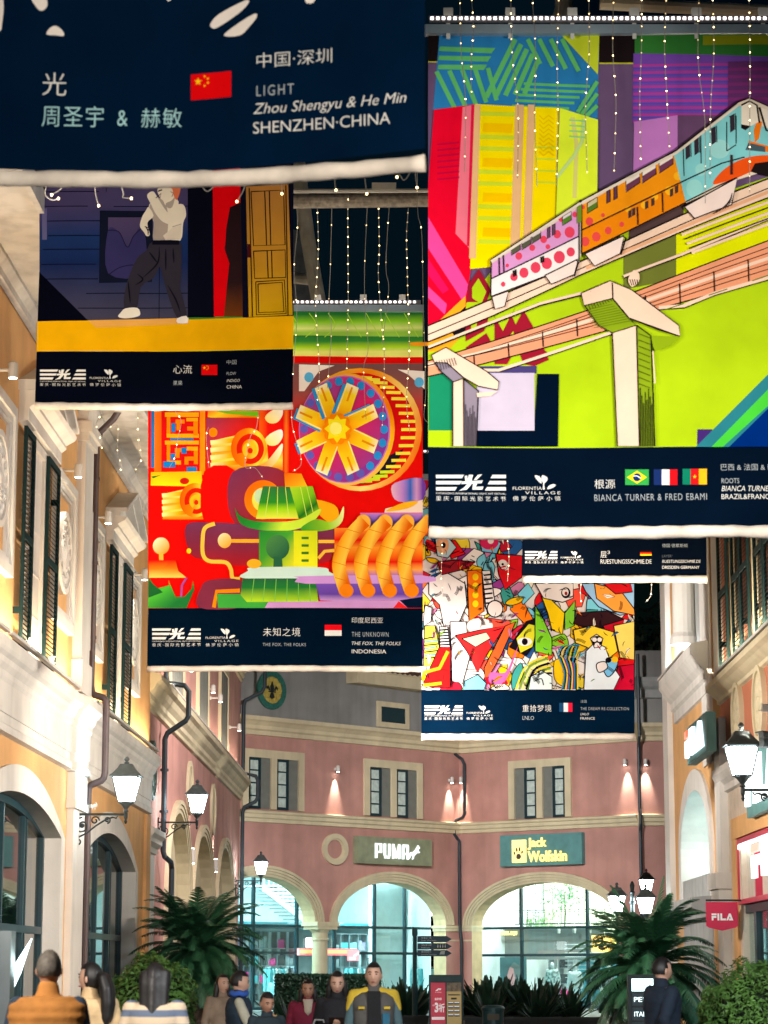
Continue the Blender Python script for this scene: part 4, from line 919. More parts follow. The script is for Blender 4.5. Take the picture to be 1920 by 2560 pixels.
# bright cool uplight on the pilaster head; the same maker builds the added floods
def floodlight(loc, target, power, col, label, ang=60, blend=.6, group=None, rad=.12, small=False):
    loc = Vector(loc); target = Vector(target)
    o = thing('floodlight', label, 'floodlight', loc, group=group); d = (target-loc).normalized()
    q = d.to_track_quat('-Z', 'Y'); o.rotation_mode = 'QUATERNION'; o.rotation_quaternion = q
    mb = MB(); mb.box(-.14, .14, -.10, .10, .0, .10); mb.box(-.16, .16, -.12, -.10, -.05, .1); mb.box(-.16, .16, .10, .12, -.05, .1); mb.tube([(-.17, 0, .05), (-.17, 0, .2), (.17, 0, .2), (.17, 0, .05)], .012, 5); mb.build('housing', M_CASE if small else M_BLACKMET, o); o.scale = (.45, .45, .45) if small else (1, 1, 1)
    s_ = spot_lamp('flood_beam', loc+d*.06, target, power, col, ang, blend, rad); return o
floodlight(L1.pt(17.45, .36, 4.45), L1.pt(17.3, .02, 5.9), 420, (.92, .98, 1.0), 'small floodlight under the entablature at the pilaster between the shop arches', 110, .9, small=True)
# lower walls are lit by added floodlights at the right-hand buildings, further on

for px, py, lab in ((482, 2140, 'white up-and-down wall light between the first two blind arches'), (540, 2164, 'white up-and-down wall light between the last two blind arches')):
    x, z = L2.sz(px, py, .1); o = place(thing('wall_light', lab, 'wall light', group='white wall lights between the blind arches'), L2, x, 0, z)
    mb = MB(); mb.box(-.09, .09, -.16, -.02, -.20, .20); mb.box(-.05, .05, -.02, 0, -.06, .06); mb.build('casing', M_CASE, o)
    mb = MB(); mb.box(-.07, .07, -.14, -.04, -.208, -.201); mb.build('lower_lens', M_LENS, o); mb = MB(); mb.box(-.07, .07, -.14, -.04, .201, .208); mb.build('upper_lens', M_LENS, o)
    for s_ in (-1, 1): spot_lamp('wall_light_beam', L2.pt(x, .10, z+s_*.22), L2.pt(x, -.25, z+s_*2.4), 130, (1, .95, .85), 60, .9, .03)
for px, py, lab in ((478, 1668, 'spotlight high on the pink wall just under the red banner hem'), (533, 1722, 'spotlight on the pink wall left of the middle grey shutters')): wall_spot(L2, px, py, lab, power=90, ang=40, out=.16, aim=(0, -.2, -2.2))
# wall displays in the two shops: shelves with goods
rg = random.Random(21)
def display(put, x0, x1, y, z0, z1, rows, cols, nm):
    mb = MB()
    for r in range(rows+1): mb.box(x0, x1, y, y+.35, z0+(z1-z0)*r/rows-.015, z0+(z1-z0)*r/rows+.015)
    for c in range(cols+1): mb.box(x0+(x1-x0)*c/cols-.02, x0+(x1-x0)*c/cols+.02, y+.01, y+.34, z0, z1)
    sh = mb.build(nm, M_STEEL); put(sh)
    for r in range(rows):
        for c in range(cols):
            if rg.random() < .14: continue
            mb = MB(); xa = x0+(x1-x0)*c/cols+.05; xb = x0+(x1-x0)*(c+1)/cols-.05; za = z0+(z1-z0)*r/rows+.017; h = (z1-z0)/rows*rg.uniform(.4, .85); k = rg.choice([1, 2, 3])
            for q in range(k): mb.box(xa+(xb-xa)*q/k+.01, xa+(xb-xa)*(q+1)/k-.01, y+.05, y+rg.uniform(.2, .3), za, za+h*rg.uniform(.7, 1))
            mb.build('goods', GCOL[rg.choice([0, 1, 2, 3, 4, 6, 2, 4, 5])], sh)
display(put1, -2.8, 1.0, 6.2, .3, 3.0, 4, 7, 'shelving'); display(put1, 1.6, 4.2, 5.0, .3, 2.9, 4, 5, 'shelving'); display(put1, 5.2, 8.6, 6.0, .3, 3.0, 4, 7, 'shelving'); display(put1, 8.9, 11.4, 4.2, .3, 2.9, 4, 5, 'shelving')
display(put2, .2, 2.6, 5.6, .3, 2.2, 3, 5, 'shelving'); display(put2, 3.4, 5.0, 5.2, .3, 2.6, 4, 3, 'shelving'); display(put2, 6.2, 8.8, 5.2, .3, 2.6, 4, 5, 'shelving')
mb = MB()
for k in range(9): mb.tube([(2.9+k*.0, 3.0, 1.2+k*.16), (5.0, 3.0, 1.2+k*.16)], .012, 5)
mb.box(4.9, 5.05, 2.95, 3.05, .05, 3.0); put2(mb.build('stair_rail', M_STAIR))
mb = MB(); mb.box(2.9, 4.8, 3.9, 4.0, .05, 2.75); put2(mb.build('dark_panel', M_TEALWALL))
for k in range(5):
    mb = MB(); xx = 2.9+k*.75; mb.lathe([(.06, -.14), (.07, .0), (.05, .1)], (xx, 2.6, 3.05), 8); mb.tube([(xx, 2.6, 3.15), (xx, 2.6, 3.4)], .015, 5); put2(mb.build('track_lamp', M_CASE))
# ================================================================== printed banners hung across the street
from mathutils.geometry import tessellate_polygon
def clip(poly, a, b, c):                          # keep a*x+b*z<=c
    out = []; n = len(poly)
    for i in range(n):
        p, q = poly[i], poly[(i+1) % n]; dp = a*p[0]+b*p[1]-c; dq = a*q[0]+b*q[1]-c
        if dp <= 0: out.append(p)
        if (dp < 0 < dq) or (dq < 0 < dp):
            t = dp/(dp-dq); out.append((p[0]+(q[0]-p[0])*t, p[1]+(q[1]-p[1])*t))
    return out
class Banner:
    def __init__(s, label, Y, off=None, group='festival banners hung across the street'):
        s.Y = Y; s.off = off or (lambda X: 0.0); s.items = []; s.label = label; s.group = group
        s.sc, s.ox, s.oy = 1.0, 0, 0
    def view(s, sc, ox, oy): s.sc, s.ox, s.oy = sc, ox, oy; return s
    def w(s, p):                                  # drawing coordinates -> (X, z) on the cloth
        px = s.ox+p[0]/s.sc; py = s.oy+p[1]/s.sc; d = ray(px, py); X = d.x*s.Y/d.y
        for _ in range(3): X = d.x*(s.Y+s.off(X))/d.y
        return X, CAMZ+d.z*(s.Y+s.off(X))/d.y
class Print:
    """flat inks laid on the cloth, later shapes over earlier ones"""
    LAYER = .0011
    def __init__(s, ban, base=0): s.b = ban; s.t = []; s.boxes = []; s.base = base; s.n = 0
    def _layer(s, pts):
        x0 = min(p[0] for p in pts); x1 = max(p[0] for p in pts); z0 = min(p[1] for p in pts); z1 = max(p[1] for p in pts)
        L = s.base
        for (a, b, c, d, l) in s.boxes:
            if l >= L and x0 < b and x1 > a and z0 < d and z1 > c: L = l+1
        s.boxes.append((x0, x1, z0, z1, L)); return L
    def raw(s, pts, col, grad=None, tris=None, layer=None):
        """pts in (X, z); col srgb 0-255; grad = ((x0,z0),(x1,z1),[(t,col)...])"""
        L = s._layer(pts) if layer is None else layer
        if tris is None: tris = tessellate_polygon([[Vector((p[0], p[1], 0)) for p in pts]])
        for t in tris:
            s.t.append(([pts[i] for i in t], col, grad, L))
    def poly(s, pts, col, grad=None):
        g = None
        if grad: g = (s.b.w(grad[0]), s.b.w(grad[1]), grad[2])
        s.raw([s.b.w(p) for p in pts], col, g)
    def smooth(s, pts, col, grad=None, n=6, closed=True):   # Catmull-Rom through the points
        s.poly(s.cr(pts, n, closed), col, grad)
    @staticmethod
    def cr(pts, n=6, closed=True):
        out = []; N = len(pts); rng = range(N if closed else N-1)
        for i in rng:
            g = (lambda k: pts[k % N]) if closed else (lambda k: pts[max(0, min(N-1, k))])
            p0, p1, p2, p3 = g(i-1), g(i), g(i+1), g(i+2)
            for k in range(n):
                t = k/n
                out.append(tuple(.5*(2*p1[j]+(p2[j]-p0[j])*t+(2*p0[j]-5*p1[j]+4*p2[j]-p3[j])*t*t+(3*p1[j]-p0[j]-3*p2[j]+p3[j])*t**3) for j in (0, 1)))
        if not closed: out.append(pts[-1])
        return out
    def line(s, pts, wd, col, curve=False, grad=None, taper=False):
        if curve: pts = s.cr(pts, 6, False)
        L = []; Rr = []; n = len(pts)
        for i, p in enumerate(pts):
            a = pts[max(0, i-1)]; b = pts[min(n-1, i+1)]; dx, dy = b[0]-a[0], b[1]-a[1]; l = sqrt(dx*dx+dy*dy) or 1
            ww = wd/2*(1 if not taper else max(.12, sin(pi*(i+.3)/(n-.4))))
            L.append((p[0]-dy/l*ww, p[1]+dx/l*ww)); Rr.append((p[0]+dy/l*ww, p[1]-dx/l*ww))
        q = [s.b.w(p) for p in L]+[s.b.w(p) for p in Rr]; tris = []
        for i in range(n-1): tris += [(i, i+1, n+i+1), (i, n+i+1, n+i)]
        g = (s.b.w(grad[0]), s.b.w(grad[1]), grad[2]) if grad else None
        s.raw(q, col, g, tris)
    def ell(s, cx, cy, rx, ry, col, grad=None, a0=0, a1=360, rot=0, n=36):
        c, sn = cos(R(rot)), sin(R(rot)); pts = []
        for k in range(n if a1-a0 >= 360 else n+1):
            a = R(a0+(a1-a0)*k/n); x, y = rx*cos(a), ry*sin(a); pts.append((cx+x*c-y*sn, cy+x*sn+y*c))
        s.poly(pts, col, grad)
    def ring(s, cx, cy, rx, ry, wd, col, a0=0, a1=360, n=48, grad=None):
        s.line([(cx+rx*cos(R(a0+(a1-a0)*k/n)), cy+ry*sin(R(a0+(a1-a0)*k/n))) for k in range(n+1)], wd, col, grad=grad)
    def rect(s, x0, y0, x1, y1, col, grad=None): s.poly([(x0,y0),(x1,y0),(x1,y1),(x0,y1)], col, grad)
    def text(s, body, x0, y0, x1, y1, col, **k):            # box in drawing coordinates, y down
        a = s.b.w((x0, y1)); b = s.b.w((x1, (y0+y1)/2)); c = s.b.w((x0, y0))
        k.setdefault('bold', -.007); vs, fs = text_fit(body, a[0], a[1], b[0], c[1], **k)
        if vs: s.raw(vs, col, None, fs)
    def build(s, name, parent, m, strips):
        mb = MB(); o = parent.location; Y = s.b.Y
        for tri, col, grad, L in s.t:
            x0 = min(p[0] for p in tri); x1 = max(p[0] for p in tri); pieces = []
            cuts = [c for c in strips if x0 < c < x1]; rest = list(tri)
            for c in cuts:
                l = clip(rest, 1, 0, c); rest = clip(rest, -1, 0, -c)
                if len(l) > 2: pieces.append(l)
            if len(rest) > 2: pieces.append(rest)
            if grad:
                (gx, gz), (hx, hz), stops = grad; dx, dz = hx-gx, hz-gz; L2_ = dx*dx+dz*dz
                np_ = []
                for pc in pieces:
                    rest = pc
                    for (t, c_) in stops:
                        kk = dx*gx+dz*gz+t*L2_
                        l = clip(rest, dx, dz, kk); rest = clip(rest, -dx, -dz, -kk)
                        if len(l) > 2: np_.append(l)
                    if len(rest) > 2: np_.append(rest)
                pieces = np_
            for pc in pieces:
                vs = [(p[0]-o.x, Y+s.b.off(p[0])-s.LAYER*L-o.y, p[1]-o.z) for p in pc]
                if grad:
                    cs = []
                    for p in pc:
                        t = ((p[0]-gx)*dx+(p[1]-gz)*dz)/L2_
                        c_ = stops[0][1]
                        if t >= stops[-1][0]: c_ = stops[-1][1]
                        else:
                            for (ta, ca), (tb, cb) in zip(stops, stops[1:]):
                                if ta <= t <= tb:
                                    q = (t-ta)/(tb-ta+1e-9); c_ = tuple(ca[j]+(cb[j]-ca[j])*q for j in range(3)); break
                        cs.append(srgb(c_))
                    mb.add(vs, [tuple(range(len(vs)))], [cs])
                else: mb.add(vs, [tuple(range(len(vs)))], [srgb(col)])
        return mb.build(name, m, parent, colattr=True)
M_PRINT = print_mat('printed_cloth')
WHT = (225, 222, 214); GRY = (170, 176, 178)
def festival_logo(p, x0, y0, x1, y1):
    """three barred lines broken by a slanted brush character, two lines of small writing below"""
    W_ = x1-x0; H_ = (y1-y0)
    def q(*pts): p.poly([(x0+a*W_, y0+b*H_) for a, b in pts], WHT)
    hb = .57; t = .13
    for k, (l, r) in enumerate(((.40, .78), (.37, .74), (.30, .70))):
        ya = hb*k*.42; q((0, ya), (l, ya), (l-.03, ya+t), (0, ya+t)); q((r+.03, ya), (1, ya), (1, ya+t), (r, ya+t))
    for a in ([(.47,0),(.53,0),(.505,.26),(.45,.26)], [(.41,.05),(.445,.03),(.455,.22),(.42,.24)], [(.60,.0),(.66,-.02),(.58,.2),(.54,.2)], [(.37,.26),(.67,.22),(.65,.33),(.36,.36)],
              [(.45,.34),(.52,.33),(.44,.58),(.33,.62),(.40,.5)], [(.53,.33),(.59,.33),(.57,.47),(.68,.46),(.66,.58),(.52,.58)]): q(*a)
    p.text('CHONGQING INTERNATIONAL LIGHT ART FESTIVAL', x0, y0+.68*H_, x1, y0+.76*H_, WHT)
    p.text('重庆·国际光影艺术节', x0, y0+.82*H_, x1, y0+1.0*H_, WHT, space=1.6)
def village_logo(p, x0, y0, x1, y1):
    W_ = x1-x0; H_ = y1-y0
    def sm(pts): p.smooth([(x0+a*W_, y0+b*H_) for a, b in pts], WHT, n=4)
    sm([(.46,.03),(.56,.06),(.60,.2),(.60,.33),(.52,.22)]); sm([(.62,.02),(.72,.10),(.72,.22),(.66,.36),(.67,.55),(.63,.55),(.635,.34),(.60,.18)]); sm([(.72,.55),(.76,.42),(.85,.36),(.90,.40),(.86,.48),(.78,.54)])
    p.text('FLORENTIA', x0, y0+.46*H_, x0+.61*W_, y0+.58*H_, WHT); p.text('VILLAGE', x0+.26*W_, y0+.64*H_, x1, y0+.75*H_, WHT, space=1.3)
    p.text('佛罗伦萨小镇', x0, y0+.82*H_, x1, y0+1.0*H_, WHT, space=1.7)
def star(p, cx, cy, r, col):
    p.poly([(cx+r*(1 if k % 2 == 0 else .4)*sin(k*pi/5), cy-r*(1 if k % 2 == 0 else .4)*cos(k*pi/5)) for k in range(10)], col)
def flag_cn(p, x0, y0, x1, y1, tilt=0):
    W_ = x1-x0; H_ = y1-y0; t = lambda a, b: (x0+a*W_, y0+b*H_+tilt*a)
    p.poly([t(0,0), t(1,0), t(1,1), t(0,1)], (222, 8, 14)); c = t(.18, .3); star(p, c[0], c[1], H_*.16, (250, 200, 20))
    for a, b in ((.34,.12),(.42,.22),(.42,.38),(.34,.48)): c = t(a, b); star(p, c[0], c[1], H_*.06, (250, 200, 20))
def bars_v(p, x0, y0, x1, y1, cols):
    for k, c in enumerate(cols): p.rect(x0+(x1-x0)*k/len(cols), y0, x0+(x1-x0)*(k+1)/len(cols), y1, c)
def bars_h(p, x0, y0, x1, y1, cols):
    for k, c in enumerate(cols): p.rect(x0, y0+(y1-y0)*k/len(cols), x1, y0+(y1-y0)*(k+1)/len(cols), c)
M_HEM = mat('hem_warm_lit', (.76, .66, .55), .65, var=.22, scale=4, bump=.5, bscale=7)  # white hem cloth, the orange light on it is put into its colour
M_RAIL = mat('banner_rail', (.28, .36, .42), .4, .3, var=.15)
def finish(ban, art, cap, xs, ztop, zbot, hem_r, rail=True, nstrip=14, extra=None, sag=0):
    """link the banner: an Empty with the printed parts, hem and rail"""
    x0, x1 = xs; o = thing('hanging_banner', ban.label, 'banner', ((x0+x1)/2, ban.Y, zbot), group=ban.group)
    strips = [x0+(x1-x0)*k/nstrip for k in range(nstrip+1)]
    res = {}
    if art: res['a'] = art.build('artwork_print', o, M_PRINT, strips)
    for nm, p in cap: res[nm] = p.build(nm, o, M_PRINT, strips)
    mb = MB(); rnd = random.Random(int(zbot*100)); n = 46; path = []; rr = []
    for k in range(n+1):
        X = x0+(x1-x0)*k/n; path.append((X-o.location.x, ban.off(X)-.0, -hem_r*.6+rnd.uniform(-1, 1)*hem_r*.07)); rr.append(hem_r*(1+rnd.uniform(-.09, .09)))
    rr = [q*.86 for q in rr]; mb.smooth = True; mb.tube(path, rr, 10); mb.build('bottom_hem', M_HEM, o)
    if rail:
        mb = MB(); mb.box(x0-o.location.x-.03, x1-o.location.x+.03, -.05, .05, ztop-zbot-.0, ztop-zbot+.10); mb.build('top_rail', M_RAIL, o)
    return o

# ---------------------------------------------------------------- B4: monorail banner at the right
b4 = Banner('tall banner printed with a bright spotted monorail on concrete pylons over lime green', 24.0, lambda X: .05*sin((X-.4)*1.4)).view(1.929, 1060, 0)
p = Print(b4)
LIME = (170, 200, 22); INK = (30, 22, 24); BEI = (236, 203, 178); PNK = (228, 150, 112)
p.rect(20, 172, 1945, 2157, (104, 80, 116))
p.rect(20, 172, 78, 296, INK); p.rect(20, 296, 78, 302, (190, 190, 40)); p.rect(845, 172, 1016, 306, INK); p.rect(845, 302, 1012, 309, (190, 190, 40))
# blue block with green chevrons
p.poly([(74,172),(845,172),(836,590),(44,530)], (42, 126, 186)); GR = (96, 188, 108)
for k in range(3): p.poly([(76+k*-3, 225+k*44), (345-k*20, 232+k*40), (325-k*18, 258+k*40), (72-k*3, 246+k*44)], GR)
for k in range(6): p.line([(300+k*46, 470+k*-4), (440+k*28, 190+k*24)], 24, GR) if k < 5 else None
for k in range(5): p.line([(60+k*62, 345+k*-4), (150+k*50, 525-k*10)], 22, GR)
for k in range(5): p.line([(480-k*14, 405+k*27), (800-k*25, 418+k*27)], 13, GR)
for k in range(4): p.line([(500+k*55, 190), (560+k*62, 310+k*12)], 22, GR)
for k in range(3): p.line([(835, 395+k*58), (740+k*20, 545+k*10)], 20, GR)
p.poly([(662,172),(845,172),(838,362)], (196, 212, 48))
# right: greens, purple stripes
p.poly([(1016,172),(1945,172),(1945,300),(1016,258)], (52, 122, 52)); p.rect(1345, 172, 1945, 218, (138, 146, 26))
p.poly([(1010,258),(1945,290),(1945,640),(1004,590)], (116, 72, 172))
for k in range(9):
    y = 312+k*34; p.poly([(1008,y),(1945,y+k*2),(1945,y+13+k*2),(1008,y+12)], (176, 62, 156)); p.poly([(1008,y+16),(1945,y+18+k*2),(1945,y+24+k*2),(1008,y+22)], (82, 74, 182))
p.poly([(1466,300),(1945,300),(1945,600),(1466,600)], (104, 52, 112))
for k in range(7): p.rect(1466, 330+k*36, 1945, 344+k*36, (130, 50, 120))
p.poly([(1012,590),(1222,558),(1222,760),(1008,860)], (192, 122, 196)); p.poly([(1222,558),(1600,560),(1600,700),(1222,760)], (104, 72, 108))
# lime ground
p.poly([(380,1240),(840,940),(1250,1000),(1945,760),(1945,2157),(20,2157),(20,1700)], LIME)
p.poly([(1215,1080),(1945,900),(1945,1230),(1215,1330)], (214, 220, 6)); p.poly([(960,1215),(1215,1130),(1215,1350),(960,1400)], (108, 116, 46)); p.poly([(1000,1000),(1250,980),(1250,1110),(980,1190)], (80, 60, 60))
# red block
p.poly([(48,532),(245,506),(225,1300),(200,1500),(20,1590),(20,900)], (232, 8, 44)); p.poly([(186,520),(247,506),(218,1200),(152,1130)], (240, 118, 138)); p.poly([(228,508),(248,506),(222,1190),(206,1190)], (226, 20, 70))
for k in range(7): p.line([(64, 700+k*28), (170, 690+k*28)], 9, (196, 10, 60))
p.poly([(20,1050),(215,1380),(190,1460),(20,1200)], (242, 70, 150)); p.poly([(20,1385),(110,1470),(100,1520),(20,1440)], (242, 70, 150)); p.poly([(20,1250),(120,1400),(90,1420),(20,1330)], (235, 20, 90))
p.poly([(20,1600),(200,1430),(200,1600),(120,1690),(20,1700)], (242, 160, 30)); p.poly([(120,1560),(200,1480),(200,1600),(150,1640)], (25, 20, 25)); p.poly([(20,1590),(70,1590),(20,1640)], (150, 20, 120))
# yellow block with stripes
p.poly([(247,505),(650,524),(632,1080),(420,1240),(330,1290),(222,1300)], (252, 226, 0))
for k in range(12):
    y = 540+k*56
    p.poly([(262,y),(450,y+6),(446,y+26),(258,y+22)], (206, 222, 44)) if k % 3 != 1 else p.poly([(285,y),(430,y+5),(420,y+48),(282,y+44)], (250, 200, 0))
    if 2 < k < 7: p.poly([(540,y),(634,y+4),(632,y+14),(538,y+10)], (206, 222, 44))
for a, b in ((243, 272), (440, 482), (500, 535)): p.poly([(a, 508), (b, 510), (b-22, 1250), (a-26, 1250)], (232, 184, 130))
for k in range(9): p.line([(555, 560+k*22), (575, 580+k*22), (600, 560+k*22), (625, 580+k*22)], 6, (240, 200, 0))
p.poly([(650,524),(838,582),(834,945),(640,1080),(632,1050)], (226, 246, 52)); p.line([(652,526),(632,1075)], 4, (160, 140, 20))
p.line([(715,570),(735,700),(725,960)], 20, (220, 214, 120)); p.line([(770,580),(760,690),(720,760),(640,860)], 16, (196, 226, 140))
for k in range(4): p.line([(700, 585+k*26), (775, 590+k*26)], 8, (150, 216, 130))
# maroon lattice
MAR = (150, 24, 44)
p.poly([(265,1300),(322,1400),(300,1460),(205,1460),(210,1380)], MAR); p.poly([(232,1390),(262,1345),(300,1410),(275,1470),(232,1440)], LIME)
for pts in ([(200,1530),(330,1480),(290,1600),(200,1650)], [(200,1680),(300,1610),(360,1720),(240,1720)], [(340,1560),(420,1520),(470,1640),(400,1760),(340,1760)], [(480,1500),(560,1640),(600,1740),(540,1765),(430,1590)], [(420,1600),(520,1720),(540,1770),(480,1760)], [(560,1680),(600,1740),(590,1700)]): p.poly(pts, MAR)
p.poly([(230,1540),(262,1520),(250,1590),(225,1600)], LIME); p.poly([(340,1530),(390,1500),(440,1480),(380,1600)], LIME); p.poly([(400,1640),(430,1600),(440,1660)], LIME)
# blocks at lower left, diagonal at lower right
p.rect(22, 1800, 136, 2078, (24, 128, 90)); p.rect(22, 2078, 134, 2157, LIME); p.poly([(270,1770),(542,1768),(542,1805),(290,1805)], (70, 60, 112)); p.rect(255, 1802, 532, 2080, (196, 184, 202)); p.rect(252, 2080, 645, 2157, (3, 16, 34)); p.poly([(545,1807),(650,1807),(645,2157),(530,2157),(532,2080)], (3, 16, 34))
p.rect(1316, 2072, 1390, 2157, (66, 40, 110)); p.poly([(1310,2157),(1945,1520),(1945,1800),(1480,2157)], (40, 120, 130)); p.poly([(1385,2157),(1945,1590),(1945,1700),(1440,2157)], (70, 196, 58)); p.poly([(1470,2157),(1945,1690),(1945,2157)], (0, 40, 112))
# beams
def beam(up, lo, col, lw=7):
    p.poly(up+lo[::-1], col); p.line(up, lw, INK); p.line(lo, lw, INK)
beam([(20,1745),(200,1690),(790,1500),(1659,1165),(1945,1050)], [(20,1820),(260,1765),(860,1605),(1180,1480),(1659,1350),(1945,1230)], PNK, 6)
for t in (.2, .36, .52, .68, .84):
    p.line([(20, 1760+t*10), (260, 1700+t*18), (800, 1500+t*95), (1659, 1165+t*165), (1945, 1050+t*165)], 4 if t != .52 else 16, INK if t != .52 else BEI)
for k in range(11):
    x = 240+k*165; y = 1720-k*58; p.line([(x, y), (x+4, y+60+k*7)], 6, INK)
p.line([(200,1790),(360,1790),(900,1610)], 14, BEI); p.line([(360,1800),(905,1618)], 5, INK); p.line([(1130,1490),(1250,1480),(1400,1420),(1945,1265)], 16, BEI); p.line([(1130,1500),(1255,1491),(1400,1431),(1945,1278)], 5, INK)
for k in range(3): p.line([(1160+k*210, 1500-k*70), (1250+k*210, 1470-k*70)], 5, (90, 110, 20))
beam([(20,1577),(330,1447),(760,1265),(1250,1040),(1500,930),(1945,760)], [(20,1655),(330,1530),(760,1330),(1240,1125),(1659,960),(1945,850)], BEI)
p.line([(20,1620),(330,1490),(760,1300),(1250,1085),(1945,800)], 5, INK); p.line([(780,1300),(1250,1100),(1945,820)], 16, (226, 170, 130)); p.line([(20,1690),(300,1580),(560,1480),(760,1430)], 8, INK); p.line([(20,1680),(300,1570),(560,1470),(760,1420)], 12, BEI)
p.line([(960,1340),(1060,1300),(1250,1230),(1659,1060)], 12, BEI); p.line([(960,1350),(1060,1310),(1250,1240),(1659,1070)], 5, INK)
for k in range(5): p.line([(1240+k*12, 1140+k*22), (1945, 880+k*26)], 6 if k % 2 else 12, INK if k % 2 else BEI)
p.smooth([(985,1345),(1010,1310),(1035,1330),(1030,1370),(1000,1390),(985,1370)], BEI); [p.line([(990+k*11, 1355), (1000+k*10, 1385)], 4, INK) for k in range(4)]
# pylons
def pylon(cap, under, col, side, sidecol, hatch):
    p.poly(under, sidecol); p.poly(side, sidecol); p.poly(col, BEI); p.poly(cap, BEI)
    for pts in (cap, under, col, side): p.line(pts+[pts[0]], 5, INK)
    for h in hatch: p.line(h, 5, INK, taper=True)
Yc = 1157
pylon([(755,265+Yc),(895,205+Yc),(1000,250+Yc),(1225,420+Yc),(1232,472+Yc),(1130,442+Yc),(985,385+Yc),(905,290+Yc),(770,325+Yc)], [(772,325+Yc),(905,290+Yc),(985,385+Yc),(1020,420+Yc),(905,456+Yc),(840,420+Yc)], [(905,456+Yc),(1022,420+Yc),(1036,1000+Yc),(930,1000+Yc)], [(1022,420+Yc),(1092,470+Yc),(1110,1000+Yc),(1036,1000+Yc)], (132, 158, 24), [])
p.line([(905,215+Yc),(908,292+Yc),(985,385+Yc),(1225,472+Yc)], 6, INK); p.poly([(1092,470+Yc),(1232,474+Yc),(1180,520+Yc),(1110,545+Yc),(1100,520+Yc)], (140, 168, 22)); p.line([(1100,545+Yc),(1110,700+Yc)], 6, BEI)
for k in range(9): p.line([(790+k*13, 318+Yc-k*3), (800+k*13, 345+Yc-k*5)], 5, INK, taper=True); p.line([(786+k*4, 345+Yc+k*11), (905+k*12, 318+Yc+k*10)], 3, (90, 110, 20))
for k in range(9): p.line([(1040+k*8, 720+Yc+(k*37 % 90)), (1042+k*8, 1000+Yc)], 6, INK, taper=True); p.line([(1032, 460+Yc+k*30), (1088, 482+Yc+k*30)], 3, (80, 90, 20))
pylon([(35,562+Yc),(105,525+Yc),(300,640+Yc),(360,690+Yc),(354,730+Yc),(262,712+Yc),(190,670+Yc),(110,600+Yc),(50,598+Yc)], [(50,598+Yc),(110,600+Yc),(190,670+Yc),(140,692+Yc),(80,640+Yc)], [(138,692+Yc),(190,676+Yc),(192,1000+Yc),(138,1000+Yc)], [(190,676+Yc),(262,735+Yc),(252,1000+Yc),(192,1000+Yc)], (140, 128, 142), [])
p.poly([(252,745+Yc),(354,735+Yc),(320,760+Yc),(255,765+Yc)], BEI)
for k in range(8): p.line([(60+k*12, 590+Yc-k*2), (72+k*12, 640+Yc-k*4)], 5, INK, taper=True); p.line([(200+k*7, 800+Yc+(k*29 % 70)), (202+k*6, 1000+Yc)], 5, INK, taper=True)
# train
AQ = (128, 204, 208); ORA = (238, 146, 18); LIL = (216, 150, 204)
p.poly([(322,1262),(745,985),(1215,735),(1510,505),(1565,485),(1700,545),(1945,660),(1945,880),(1660,830),(1500,880),(1258,990),(755,1235),(745,1278),(320,1440)], (230, 214, 190))
p.poly([(326,1280),(745,1010),(745,1278),(320,1440)], LIL); p.poly([(322,1355),(745,1150),(745,1278),(320,1440)], (238, 228, 226))
for (x, y, r) in ((380,1380,11),(432,1345,18),(480,1325,22),(536,1300,24),(590,1280,25),(650,1250,27),(705,1225,20),(455,1245,16),(520,1205,14),(575,1165,16),(640,1140,18),(700,1130,24),(660,1065,14),(725,1045,12),(400,1290,8),(595,1200,11)): p.ell(x, y, r, r*1.12, (224, 66, 92))
p.poly([(757,1000),(1212,755),(1262,890),(1256,985),(757,1232)], ORA); p.poly([(760,1120),(1258,880),(1256,985),(757,1232)], (232, 132, 14))
for (x, y, r) in ((795,1078,18),(828,1152,20),(885,1122,16),(860,1048,9),(775,1175,20),(950,1092,11),(765,1010,8),(1000,1180,0.1)): p.ell(x, y, r, r*1.15, (226, 74, 70))
for (x, y, r) in ((1180,930,22),(1110,960,16),(1060,1000,18),(980,1020,14),(1220,860,20)): p.ell(x, y, r, r, (250, 180, 30))
p.poly([(1202,760),(1512,520),(1600,560),(1625,620),(1945,740),(1945,790),(1659,760),(1545,775),(1420,880),(1380,915),(1258,985)], AQ)
p.ell(1300, 920, 40, 44, (150, 214, 210)); p.ell(1420, 730, 50, 46, (156, 216, 214)); p.ell(1330, 830, 26, 30, (150, 214, 210))
p.smooth([(1390,900),(1440,830),(1540,775),(1659,760),(1800,780),(1945,800),(1945,870),(1659,822),(1500,870)], (236, 84, 22)); p.poly([(1600,590),(1625,600),(1610,680),(1590,700),(1585,640)], (240, 120, 20)); p.poly([(1560,690),(1945,800),(1945,830),(1560,720)], (240, 120, 20))
